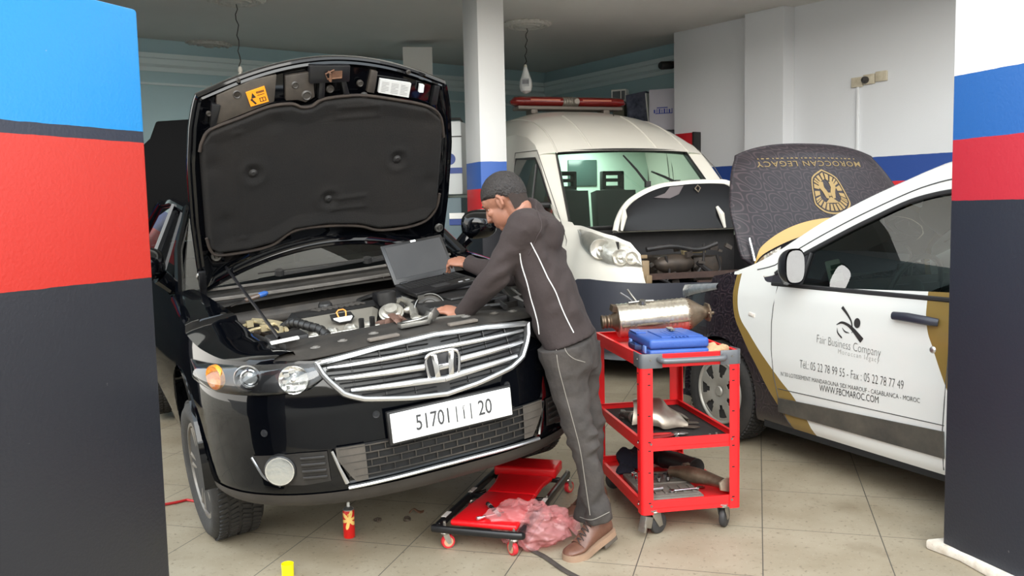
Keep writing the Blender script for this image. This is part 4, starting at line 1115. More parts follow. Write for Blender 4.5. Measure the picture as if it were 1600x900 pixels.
def curve_mask(nt, sp, pts, w, shift=0.0):
    """value: object Y minus a curve of object Z"""
    L = nt.links.new
    mr = nt.nodes.new('ShaderNodeMapRange'); mr.inputs[1].default_value = pts[0][0]; mr.inputs[2].default_value = pts[-1][0]; L(sp.outputs['Z'], mr.inputs[0])
    fc = nt.nodes.new('ShaderNodeFloatCurve'); cv = fc.mapping.curves[0]
    lo = min(p[1] for p in pts); hi = max(p[1] for p in pts)
    while len(cv.points) < len(pts): cv.points.new(.5, .5)
    for k, (z, y) in enumerate(pts): cv.points[k].location = ((z-pts[0][0])/(pts[-1][0]-pts[0][0]), (y-lo)/(hi-lo))
    fc.mapping.update()
    L(mr.outputs[0], fc.inputs['Value'])
    m2 = nt.nodes.new('ShaderNodeMapRange'); m2.clamp = False; m2.inputs[3].default_value = lo; m2.inputs[4].default_value = hi; L(fc.outputs[0], m2.inputs[0])
    gt = nt.nodes.new('ShaderNodeMath'); gt.operation = 'GREATER_THAN'; L(sp.outputs['Y'], gt.inputs[0]); L(m2.outputs[0], gt.inputs[1])
    return gt.outputs[0]
def lattice(nt, vec, scale):
    """lines of a six-fold star lattice: contours of three crossed cosine waves in the panel's plane"""
    L = nt.links.new
    sp = nt.nodes.new('ShaderNodeSeparateXYZ'); L(vec, sp.inputs[0])
    def math_(op, a, b=None, v=None):
        m = nt.nodes.new('ShaderNodeMath'); m.operation = op; L(a, m.inputs[0])
        if b is not None: L(b, m.inputs[1])
        if v is not None: m.inputs[1].default_value = v
        return m.outputs[0]
    xy = math_('ADD', sp.outputs['X'], sp.outputs['Y']); tot = None
    for ang in (30, 90, 150):
        a = math_('MULTIPLY', xy, v=scale*math.cos(math.radians(ang))); b = math_('MULTIPLY', sp.outputs['Z'], v=scale*math.sin(math.radians(ang)))
        c = math_('COSINE', math_('ADD', a, b)); tot = c if tot is None else math_('ADD', tot, c)
    out = None
    for lev, w in ((-.15, .30), (-1.12, .12), (1.9, .22)):
        d = math_('ABSOLUTE', math_('SUBTRACT', tot, v=lev))
        r = nt.nodes.new('ShaderNodeMapRange'); r.inputs[1].default_value = w; r.inputs[2].default_value = w*.5; L(d, r.inputs[0])
        out = r.outputs[0] if out is None else math_('MAXIMUM', out, r.outputs[0])
    return out
def wrap_colour(nt, tc, scale):
    L = nt.links.new
    k = nt.nodes.new('ShaderNodeMix'); k.data_type = 'RGBA'; k.inputs[6].default_value = lin((31, 26, 31)); k.inputs[7].default_value = lin((62, 51, 55))
    mu = nt.nodes.new('ShaderNodeMath'); mu.operation = 'MULTIPLY'; mu.inputs[1].default_value = .8
    L(lattice(nt, tc, scale), mu.inputs[0]); L(mu.outputs[0], k.inputs[0])
    return k.outputs[2]
def mpv_paint():
    m = bpy.data.materials.new('white_paint_with_wrap'); m.use_nodes = True; nt = m.node_tree; b = nt.nodes['Principled BSDF']; L = nt.links.new
    tc = nt.nodes.new('ShaderNodeTexCoord'); sp = nt.nodes.new('ShaderNodeSeparateXYZ'); L(tc.outputs['Object'], sp.inputs[0])
    g1 = curve_mask(nt, sp, [(.20, .66), (.362, .508), (.392, .478), (.532, .363), (.69, .233), (.829, .143), (.947, .12), (1.10, .13)], .03)
    g2 = curve_mask(nt, sp, [(.20, .83), (.388, .684), (.479, .567), (.562, .466), (.713, .298), (.834, .188), (.958, .165), (1.10, .17)], .03)
    g3 = curve_mask(nt, sp, [(.55, 1.70), (.675, 1.634), (.809, 1.572), (.885, 1.537), (1.06, 1.51)], .03)
    def mixc(fac, a, bb):
        k = nt.nodes.new('ShaderNodeMix'); k.data_type = 'RGBA'; L(fac, k.inputs[0])
        for i, c in ((6, a), (7, bb)):
            if isinstance(c, tuple): k.inputs[i].default_value = c
            else: L(c, k.inputs[i])
        return k.outputs[2]
    GOLDC = lin((132, 108, 58)); WHITE = lin((216, 216, 212))
    base = mixc(g1, wrap_colour(nt, tc.outputs['Object'], 50), GOLDC)
    base = mixc(g2, base, WHITE)
    gz = nt.nodes.new('ShaderNodeMath'); gz.operation = 'GREATER_THAN'; gz.inputs[1].default_value = .60; L(sp.outputs['Z'], gz.inputs[0])
    ly = nt.nodes.new('ShaderNodeMath'); ly.operation = 'LESS_THAN'; ly.inputs[1].default_value = 1.70; L(sp.outputs['Y'], ly.inputs[0])
    lz = nt.nodes.new('ShaderNodeMath'); lz.operation = 'LESS_THAN'; lz.inputs[1].default_value = 1.075; L(sp.outputs['Z'], lz.inputs[0])
    a1 = nt.nodes.new('ShaderNodeMath'); a1.operation = 'MULTIPLY'; L(g3, a1.inputs[0]); L(gz.outputs[0], a1.inputs[1])
    a2 = nt.nodes.new('ShaderNodeMath'); a2.operation = 'MULTIPLY'; L(a1.outputs[0], a2.inputs[0]); L(ly.outputs[0], a2.inputs[1])
    a3 = nt.nodes.new('ShaderNodeMath'); a3.operation = 'MULTIPLY'; L(a2.outputs[0], a3.inputs[0]); L(lz.outputs[0], a3.inputs[1])
    base = mixc(a3.outputs[0], base, GOLDC)
    L(base, b.inputs['Base Color']); b.inputs['Roughness'].default_value = .22; b.inputs['Coat Weight'].default_value = .6
    return m
MPVP = mpv_paint()
WHITEP = mat('white_car_paint', (216, 216, 212), .22, coat=.6)
GLASSM = glass_mat('tinted_car_glass', (.34, .42, .40), .06)
def d_zt(t):
    y = DS.plan(t)[0][1]
    if t < 1.3: return lerpi(t, [(0, .80), (.5, .84), (.95, .93), (1.3, 1.0)])
    return interp(y, [(-.35, 1.01), (-.1, 1.04), (.1, 1.08), (.3, 1.13), (.40, 1.035), (.6, 1.03), (1.6, 1.065), (2.6, 1.10), (3.7, 1.12)])
mb = MB()
for sg in (1, -1):
    def fn(u, v):
        t = DS.L*u; z = .20+(d_zt(t)-.20)*v
        return DS.pt(t, z, 0, sg)
    mb.grid(fn, 320, 34)
arch_cut(mb, [(0, .315), (2.81, .315)], .350)
for cy in (0, 2.81): arch_lip(mb, .868, cy, .315, .350, .25)
mb.grid(lambda u, v: (-.84+1.68*u, -.55+4.1*v, .22), 4, 4)
mbody = mb.build('body', MPVP, mpv, smooth=40, weld=.002)
# pillars, roof rail and roof
d_up = [(.06, 1.07), (.2, 1.11), (.37, 1.18), (.77, 1.40), (1.2, 1.58), (1.51, 1.675), (2.2, 1.73), (3.1, 1.70), (3.45, 1.55), (3.62, 1.2)]
d_wt = [(.06, 1.06), (.42, 1.07), (.55, 1.15), (.8, 1.275), (1.05, 1.39), (1.35, 1.505), (1.55, 1.535), (2.6, 1.56), (3.05, 1.50), (3.40, 1.20), (3.62, 1.1)]
rb = MB()
for sg in (1, -1):
    rb.grid(lambda u, v: d_side(.06+3.54*u, interp(.06+3.54*u, d_wt)+(interp(.06+3.54*u, d_up)-interp(.06+3.54*u, d_wt))*v, 0, sg), 90, 8)
def roof(u, v):
    y = .95+2.6*v; z = interp(y, d_up); x = abs(d_side(y, z)[0]); a = 2*u-1
    return (a*x, y+(-.22*(1-a*a)*(1-v)), z+.05*(1-abs(a)**2.5))
rb.grid(roof, 20, 30)
rf = rb.build('roof', WHITEP, mpv, smooth=50, weld=.003)
MB().tube([d_side(y, interp(y, d_wt)*.58+interp(y, d_up)*.42, .001) for y in np.linspace(.30, 2.6, 50)], .0035, 5).build('roof_seam', mat('seam_grey', (72, 74, 74), .7), rf)
def dscreen(u, v):
    a = 2*u-1; y = .22+.80*v; z = interp(y, d_up)-.01; x = abs(d_side(y, z)[0])-.02
    return (a*x, y-.28*(1-a*a), z+.06*(1-a*a))
MB().grid(dscreen, 16, 12).build('windscreen', GLASSM, mpv)
MB().grid(lambda u, v: ((-1+2*u)*.62, 3.66-.22*v, 1.12+.46*v), 8, 6).build('rear_window', GLASSM, mpv)
for sg in (1, -1):
    wnd = MB().grid(lambda u, v: d_side(.66+1.0*u, 1.03+(interp(.66+1.0*u, d_wt)-1.03)*v, -.012, sg), 24, 12).build('door_window', GLASSM, mpv)
    MB().grid(lambda u, v: d_side(1.74+.95*u, 1.05+(interp(1.74+.95*u, d_wt)-1.05)*v, -.012, sg), 20, 10).build('door_window', GLASSM, mpv)
    k = MB()
    k.grid(lambda u, v: d_side(.44+.24*u, 1.03+(interp(.44+.24*u, d_wt)-1.03)*v, -.002, sg), 12, 8)
    k.build('mirror_sail', mat('sail_black', (40, 38, 44), .45), mpv)
    k = MB().grid(lambda u, v: d_side(1.655+.09*u, 1.03+(interp(1.7, d_wt)-1.03)*v, -.004, sg), 4, 8); k.grid(lambda u, v: d_side(2.69+.5*u, 1.08+(interp(2.69+.5*u, d_wt)-1.08)*v, -.004, sg), 8, 8)
    k.build('pillar_trim', BLKPL, mpv)
    k = MB().tube([d_side(y, 1.028+.004*(y-.5), .004, sg) for y in np.linspace(.45, 1.66, 20)], [(.012, .006)]*20, 6)
    k.tube([d_side(y, interp(y, d_wt), .002, sg) for y in np.linspace(.46, 2.9, 60)], [(.012, .006)]*60, 6)
    k.tube([d_side(.675, 1.03, -.002, sg), d_side(.70, 1.215, -.002, sg)], .010, 6)
    k.build('window_seal', mat('seal_black', (34, 34, 36), .6), mpv)
    # sill cladding and shut lines
    k = MB().grid(lambda u, v: d_side(.555+1.10*u, .295+(.378+.046*u-.295)*v, .008, sg), 40, 4)
    k.build('sill_cladding', mat('sill_dusty_black', (58, 56, 52), .65, noise=(5, .7, (96, 90, 80))), mpv, solid=.006, offset=1)
    k = MB().tube([d_side(y, z, .001, sg) for y, z in ((.50, 1.03), (.488, .9), (.484, .80), (.49, .65), (.51, .50), (.545, .38), (.60, .27), (.635, .235))], .0028, 5)
    k.tube([d_side(y, z, .001, sg) for y, z in ((1.668, 1.05), (1.662, .8), (1.650, .55), (1.640, .40), (1.642, .235))], .0028, 5)
    k.tube([d_side(y, .43+.02*(y-.6)/1.04, .001, sg) for y in np.linspace(.55, 1.65, 12)], .0022, 5)
    k.build('shut_line', mat('shut_line_dark', (70, 70, 68), .8), mpv)
    h = MB().tube([d_side(y, z, o, sg) for y, z, o in ((1.345, .930, .004), (1.36, .936, .03), (1.45, .938, .04), (1.56, .932, .036), (1.60, .926, .01))], [(.016, .008), (.020, .012), (.022, .013), (.021, .013), (.018, .01)], 10)
    h.build('door_handle', mat('handle_navy', (44, 46, 58), .35), mpv)
    q = MB().lathe([(0, .006), (.010, .006), (.014, .004), (.018, 0)], d_side(1.575, .795, 0, sg), (sg, 0, 0), 18); q.build('door_lock', BRUSHED, mpv)
    q = MB().tube([d_side(.285, .838, .002, sg), d_side(.335, .830, .002, sg)], [(.014, .006)]*2, 10); q.build('side_repeater', mat('clear_repeater', (214, 206, 196), .25), mpv, bevel=.003)
    q = MB().grid(lambda u, v: d_side(2.06+.05, .2+.1*v+0*u, .0, sg), 2, 2)
    # mirror
    mc = Vector((sg*.965, .735, 1.150)); q = MB()
    def shell(u, v):
        th = 2*PI*u; kx = math.sin(PI*.5*v)
        return (mc.x+sg*.072*kx*math.copysign(abs(math.cos(th))**.7, math.cos(th)), mc.y+.04-.11*math.cos(PI*.5*v), mc.z+.098*kx*math.copysign(abs(math.sin(th))**.7, math.sin(th)))
    q.grid(shell, 28, 10, cu=True); q.tube([(sg*.84, .58, 1.06), (mc.x-sg*.03, mc.y-.03, mc.z-.06)], [.035, .03], 10)
    mir = q.build('wing_mirror', mat('mirror_shell', (30, 30, 34), .35, coat=.4), mpv)
    MB().grid(lambda u, v: (mc.x+sg*.064*v*math.copysign(abs(math.cos(2*PI*u))**.7, math.cos(2*PI*u)), mc.y+.044, mc.z+.088*v*math.copysign(abs(math.sin(2*PI*u))**.7, math.sin(2*PI*u))), 24, 4, cu=True).build('mirror_glass', CHROME, mir)
    # headlight and rear lamp
    hl = MB().grid(lambda u, v: DS.pt(.88+.50*u, .86+.10*u+(.09-.05*u)*v, .006+.012*math.sin(PI*v), sg), 20, 6)
    hl.build('headlight', mat('mpv_lamp', (176, 180, 184), .18, metal=.6, noise=(24, .6, (120, 124, 128)), bump=(40, .3)), mpv)
    MB().grid(lambda u, v: d_side(3.50+.10*u, 1.0+.45*v, .006, sg), 4, 8).build('tail_lamp', mat('tail_red', (170, 20, 24), .25, coat=.4), mpv)
COVER = mat('wheel_cover_silver', (158, 154, 146), .45, metal=.35, noise=(9, .5, (128, 122, 112)))
for sg in (1, -1):
    for y in (0, 2.81): wheel(mpv, (sg*.775, y, .315), sg, .315, .19, .205, 7, COVER, 'cover')
ug = MB().box((0, 1.4, .2), (1.3, 3.2, .05)); ug.tube([(-.7, 0, .3), (.7, 0, .3)], .035, 8); ug.tube([(-.7, 2.81, .3), (.7, 2.81, .3)], .035, 8)
for sg in (-1, 1): ug.box((sg*.82, 1.4, .205), (.05, 2.0, .06))
ug.build('underbody', mat('underbody_black', (20, 20, 20), .8), mpv)
bay = MB().box((0, -.25, .62), (1.3, .8, .5)); bay.build('engine_bay', MATS['bay_grime'], mpv)
# lettering and logo on the door
LET = mat('lettering_black', (44, 42, 42), .5); LETG = mat('lettering_grey', (150, 148, 144), .5)
def door_text(name, body_, y0, z0, y1, z1, h, m, thin=0, **k):
    vs, fs = fit_text(body_, 1.0, 1.0, thin=thin, **k)
    sh = (z1-z0)/(y1-y0)
    MB().add([d_side(y0+(y1-y0)*p[0], z0+(z1-z0)*p[0]+h*p[1], .0025) for p in vs], fs).build(name, m, mpv, smooth=0)
door_text('lettering', 'Fair Business Company', .846, .722, 1.278, .705, .058, mat('lettering_mid', (96, 94, 92), .5), thin=-.018)
door_text('lettering', 'Moroccan legacy', 1.0, .690, 1.271, .682, .032, LETG, thin=-.012, space=1.25)
door_text('lettering', 'Tél.: 05 22 78 99 55 - Fax : 05 22 78 77 49', .724, .580, 1.423, .580, .044, LET, thin=-.016)
door_text('lettering', 'N°30 LOTISSEMENT MANDAROUNA SIDI MAAROUF - CASABLANCA - MOROC', .574, .510, 1.518, .532, .024, LET, thin=-.006)
door_text('lettering', 'WWW.FBCMAROC.COM', .872, .474, 1.272, .482, .036, LET, thin=-.004)
def stroke(mb, pix, w):
    """flat ribbon on the door through pixel positions taken at the door plane; w in metres per point"""
    c = [dx_plane(1200+a/5, 460+b/5, 0, .872) for a, b in pix]
    P = cr([(p.y, p.z) for p in c], 20); ws = cr([(k,) for k in w], 20); vs = []
    for i, p in enumerate(P):
        g = P[min(i+1, 19)]-P[max(i-1, 0)]; g = g/np.hypot(*g); n_ = np.array([-g[1], g[0]])*max(float(ws[i][0]), .0004)/2
        for s_ in (1, -1): q = p+n_*s_; vs.append(d_side(float(q[0]), float(q[1]), .003))
    mb.add(vs, [(2*i, 2*i+1, 2*i+3, 2*i+2) for i in range(19)])
lg = MB()
stroke(lg, [(565, 100), (605, 150), (640, 205), (652, 250), (655, 290)], [.018, .014, .010, .007, .002])
stroke(lg, [(530, 237), (570, 220), (620, 240), (670, 285), (735, 362)], [.003, .012, .016, .022, .032])
stroke(lg, [(537, 262), (545, 300), (578, 340)], [.002, .008, .010])
stroke(lg, [(576, 260), (600, 290), (635, 302)], [.002, .008, .002])
stroke(lg, [(650, 262), (662, 285), (650, 302)], [.002, .004, .002])
hc = dx_plane(1200+690/5, 460+225/5, 0, .872)
vs = [d_side(hc.y+.021*math.cos(k*PI/12), hc.z+.026*math.sin(k*PI/12), .003) for k in range(24)]; lg.add(vs, [tuple(range(24))])
lg.build('company_logo', LET, mpv, smooth=0)
# interior
it = MB().box((0, .78, .90), (1.5, .5, .22)); it.box((0, .55, .98), (1.5, .4, .05)); it.build('dashboard', mat('dash_dark', (40, 42, 46), .7), mpv, bevel=.05)
q = MB().tube([(.38+.185*math.cos(a), 1.06+.06*math.sin(a), 1.02+.175*math.sin(a)) for a in np.linspace(0, 2*PI, 40)], .015, 8, cap=False); q.box((.38, 1.06, 1.02), (.34, .03, .05)); q.ell((.38, 1.055, 1.01), (.07, .03, .06))
q.build('steering_wheel', BLKPL, mpv)
for sg in (-1, 1):
    s_ = MB().box((sg*.38, 1.72, .86), (.48, .16, .66), (-.22, 0, 0)); s_.box((sg*.38, 1.83, 1.28), (.26, .10, .20)); s_.box((sg*.38, 1.42, .52), (.5, .5, .16)); s_.build('seat', mat('seat_dark', (48, 50, 54), .85), mpv, bevel=.05)
q = MB().box((0, 2.6, .8), (1.3, .16, .62), (-.2, 0, 0)); q.build('rear_bench', MATS['seat_dark'], mpv, bevel=.05)
pc_ = dx_plane(1304, 424, 0, .62)
q = MB().box(pc_, (.09, .02, .13), (.2, .15, -.2)).build('dash_card', mat('pale_card', (214, 216, 200), .6), mpv, bevel=.008)
k = MB()
for a in range(3):
    k.box(pc_+Vector((0.0, .012, -.03+.03*a)), (.07, .004, .022), (.2, .15, -.2))
k.build('card_panels', mat('card_green', (104, 124, 112), .4), q)
# raised bonnet (x across, y from the cowl to the nose edge, z = inner side)
vd = Vector((0, -.36, .75)).normalized(); zin = Vector((1, 0, 0)).cross(vd)
DBON = Matrix(((1, 0, 0, -.04), (0, vd.y, zin.y, .14), (0, vd.z, zin.z, 1.12), (0, 0, 0, 1)))
def db_hw(v): return interp(v, [(0, .74), (.06, .80), (.25, .785), (.36, .775), (.54, .715), (.66, .66), (.75, .60)])
def db_xy(a, b):
    hi = .835-.075*abs(a)**3; lo = .19*(1-a*a); v = lo+(hi-lo)*b
    hw = db_hw(v)
    return a*hw, v
def db_o(u, w):
    a = 2*u-1; x, v = db_xy(a, w)
    e = min(1-abs(a), 1-w)
    return (x, v, -.02-.03*(1-a*a)-.025*min(1, e/.12)**.7+.02)
def bonnet_paint():
    m = bpy.data.materials.new('bonnet_wrap'); m.use_nodes = True; nt = m.node_tree; b = nt.nodes['Principled BSDF']; L = nt.links.new
    tc = nt.nodes.new('ShaderNodeTexCoord')
    L(wrap_colour(nt, tc.outputs['Object'], 46), b.inputs['Base Color']); b.inputs['Roughness'].default_value = .5; b.inputs['Specular IOR Level'].default_value = .3; b.inputs['Coat Weight'].default_value = .08
    b.inputs['Coat Roughness'].default_value = .2
    return m
mb = MB().grid(db_o, 60, 40)
mb.grid(lambda u, w: (db_o(u, w)[0]*.985, db_o(u, w)[1], db_o(u, w)[2]+.03), 40, 24)
ed = [db_o(u, 1) for u in np.linspace(0, 1, 40)]+[db_o(1, w) for w in np.linspace(.97, 0, 30)]+[db_o(u, 0) for u in np.linspace(.97, 0, 40)]+[db_o(0, w) for w in np.linspace(.03, .97, 30)]
P = [(p[0], p[1], p[2]+.012) for p in ed]; P += P[:2]
mb.tube(P, .014, 8, cap=False, up=(0, 0, 1))
dbon = mb.xf(DBON).build('bonnet', bonnet_paint(), mpv, smooth=50)
GOLDP = mat('gold_band', (176, 140, 66), .35, coat=.3)
def gold(u, w):
    a = -1+2*u; lo = .19*(1-a*a); th = .075*(1-a**4)+.012
    v = lo-.004+th*w; x = a*db_hw(lo)
    aa = x/db_hw(v); hi = .835-.075*abs(aa)**3; b_ = max(0, (v-lo)/(hi-lo))
    p = db_o((aa+1)/2, min(b_, 1)); return (x, v, p[2]-.003)
MB().grid(gold, 60, 5).xf(DBON).build('gold_band', GOLDP, dbon, solid=.002)
def onb(x, v, o=.003):
    a = x/db_hw(v); hi = .835-.075*abs(a)**3; lo = .19*(1-a*a)
    return (x, v, db_o((a+1)/2, (v-lo)/(hi-lo))[2]-o)
vs, fs = fit_text('MOROCCAN LEGACY', .91, .040, thin=.004, space=1.15)
GOLDT = mat('gold_print', (118, 98, 58), .5)
MB().add([onb(p[0]-.455+.05, .695-p[1]) for p in vs], fs).xf(DBON).build('lettering', GOLDT, dbon, smooth=0)
q = MB()
for k in range(22):
    x = -.42+.04*k+.05; q.add([onb(x+a, .712+b) for a, b in ((0, 0), (.022 if k % 3 else .012, 0), (.022 if k % 3 else .012, .008), (0, .008))], [(0, 1, 2, 3)])
q.xf(DBON).build('small_print', GOLDT, dbon, smooth=0)
# crest: rounded hexagon outline, ring of rays, three central shapes
cr0 = (-.02, .465)
def hexo(k): return [(x*k+cr0[0], v*k+cr0[1]) for x, v in [tuple(p) for p in cr([(0, .166), (.09, .12), (.125, .07), (.155, -.06), (.15, -.105), (.09, -.155), (0, -.168), (-.09, -.155), (-.15, -.105), (-.155, -.06), (-.125, .07), (-.09, .12), (0, .166)], 73)]]
q = MB(); oo, ii = hexo(1.0), hexo(.93)
q.add([onb(*p) for p in oo]+[onb(*p) for p in ii], [(k, k+1, 74+k, 73+k) for k in range(72)])
o1, o2 = hexo(.86), hexo(.56)
for k in range(24):
    a, b = 3*k, 3*k+2
    q.add([onb(*o1[a]), onb(*o1[(a+b)//2]), onb(*o1[b]), onb(*o2[b]), onb(*o2[a])], [(0, 1, 2, 3, 4)])
for poly in ([(-.06, .075), (-.025, .07), (-.03, .03), (-.012, -.005), (-.016, -.055), (-.04, -.05), (-.055, .0), (-.075, .03)], [(.06, .075), (.025, .07), (.03, .03), (.012, -.005), (.016, -.055), (.04, -.05), (.055, .0), (.075, .03)], [(-.06, -.085), (0, -.04), (.06, -.085)], [(-.012, -.035), (.012, -.035), (.012, -.01), (-.012, -.01)]):
    q.add([onb(x+cr0[0], v+cr0[1]) for x, v in poly], [tuple(range(len(poly)))])
q.xf(DBON).build('crest', mat('crest_gold', (140, 116, 70), .5), dbon, smooth=0)
for sg in (-1, 1): MB().tube([(sg*.70, .10, .95), (sg*.69, .13, 1.12), (sg*.66, .10, 1.16)], .014, 8).build('hinge', BLKMET, dbon)
MB().tube([dx_plane(1171, 372, 0, .72), dx_plane(1179, 408, 0, .72)], [.006, .010], 8).build('gas_strut', CHROME, dbon)

# ================================================================== white ambulance van
VS_ = Skin(V_PLAN, v_inset)
VX = Matrix.Translation((1.3726, 8.3009, 0)) @ Matrix.Rotation(math.radians(17.667), 4, 'Z'); VXI = VX.inverted()
van = thing('ambulance_van', 'white ambulance van with a red roof light bar and its bonnet open', 'van', (1.3726, 8.3009, 0), (0, 0, math.radians(17.667)))
def vx_plane(px, py, axis, val):
    o = VXI @ Vector((0, 0, EYE)); d_ = VXI.to_3x3() @ (FW+RT*((px-800)/FOC)+UP*((450-py)/FOC))
    return o+d_*((val-o[axis])/d_[axis])
VW = mat('ambulance_white', (226, 222, 212), .3, coat=.5, noise=(1.5, .4, (214, 208, 196)))
v_al = [(-.35, 1.33), (.02, 1.38), (.4, 1.70), (.76, 2.03), (.9, 2.12), (1.2, 2.22), (1.6, 2.28), (4.5, 2.30)]
_vy = np.array([p[1] for p in VS_.P]); _i0 = int(np.argmin(_vy[:50]))
_k = int(np.argmax(_vy))
def v_t(y): return float(np.interp(y, _vy[_i0:_k], VS_.d[_i0:_k]))
def v_zt(t):
    y = VS_.plan(t)[0][1]
    if t < 1.55: return lerpi(t, [(0, .83), (.585, .83), (.60, 1.08), (.70, 1.19), (.88, 1.245), (1.21, 1.30), (1.45, 1.33), (1.55, 1.335)])
    if t > VS_.L-1.06: return 2.30
    return lerpi(y, v_al)
mb = MB()
for sg in (-1, 1):
    def fn(u, v):
        t = VS_.L*u; z = .27+(v_zt(t)-.27)*v
        return VS_.pt(t, z, 0, sg)
    mb.grid(fn, 320, 60)
arch_cut(mb, [(0, .34), (3.45, .34)], .39)
for cy in (0, 3.45): arch_lip(mb, 1.01, cy, .34, .39, .3)
v_R = [(.74, 2.04), (.9, 2.16), (1.1, 2.29), (1.35, 2.41), (1.6, 2.49), (2.2, 2.58), (4.44, 2.60)]
def vroof(u, v):
    y = .74+3.70*v**1.3; R_ = interp(y, v_R); E_ = min(lerpi(y, v_al)-.005, R_-.005); a = 2*u-1
    xe = abs(VS_.pt(v_t(y), E_)[0])
    yy = y-.10*(1-a*a)*max(0, 1-v*4)
    return (a*xe, yy, E_+(R_-E_)*(1-abs(a)**3.2)**.55+.01*(1-a*a))
mb.grid(vroof, 48, 60)
mb.grid(lambda u, v: (-.95+1.9*u, -.3+4.7*v, .29), 4, 4)
vb = mb.build('body', VW, van, smooth=45, weld=.004)
for sg in (-1, 1):
    MB().tube([vroof(.5+.5*sg*.80, w) for w in np.linspace(.0, .5, 20)], .010, 6).build('roof_rib', VW, vb)
    MB().tube([vroof(.5+.5*sg*.40, w) for w in np.linspace(.02, .30, 14)], [.004]+[.012]*13, 6).build('roof_rib', VW, vb)
# windscreen
def vscr(u, v, o=0):
    a = 2*u-1
    return (a*(.86-.15*v), .02+.74*v-.20*(1-a*a)*(1-.5*v)-o, 1.285+.745*v+.02*(1-a*a)+o*.4)
MB().grid(vscr, 24, 14).build('windscreen', glass_mat('van_glass', (.60, .68, .64), .03), van)
fr = MB()
P = [vscr(0, v) for v in np.linspace(0, 1, 10)]+[vscr(u, 1) for u in np.linspace(.06, .94, 14)]+[vscr(1, v) for v in np.linspace(1, 0, 10)]+[vscr(u, 0) for u in np.linspace(.94, .06, 14)]
P += P[:2]
fr.tube(P, [(.030, .012)]*len(P), 8, cap=False, up=(0, -1, .6)); fr.build('windscreen_seal', BLKPL, van)
for sg in (-1, 1):
    pp = MB().grid(lambda u, v: tuple(Vector(vscr(.5+.5*sg, u))*(1-v)+Vector(VS_.pt(v_t(.02+.74*u), lerpi(.02+.74*u, v_al), .0, sg))*v), 14, 5)
    pp.build('windscreen_pillar', VW, van)
for (x0, y0), (x1, y1) in (((1012, 288), (974, 243)), ((1058, 286), (1018, 268))):
    a_ = vx_plane(x0, y0, 1, .20); b_ = vx_plane(x1, y1, 1, .46)
    w = MB().tube([a_, a_*.5+b_*.5+Vector((0, -.02, 0)), b_], [.014, .012, .009], 6); w.box(a_, (.05, .04, .06)); w.build('wiper', BLKPL, van)
MB().grid(lambda u, v: (-.80+1.6*u, .05+.35*v-.15*(1-(2*u-1)**2), 1.26+.0*v), 8, 4).build('scuttle', BLKPL, van)
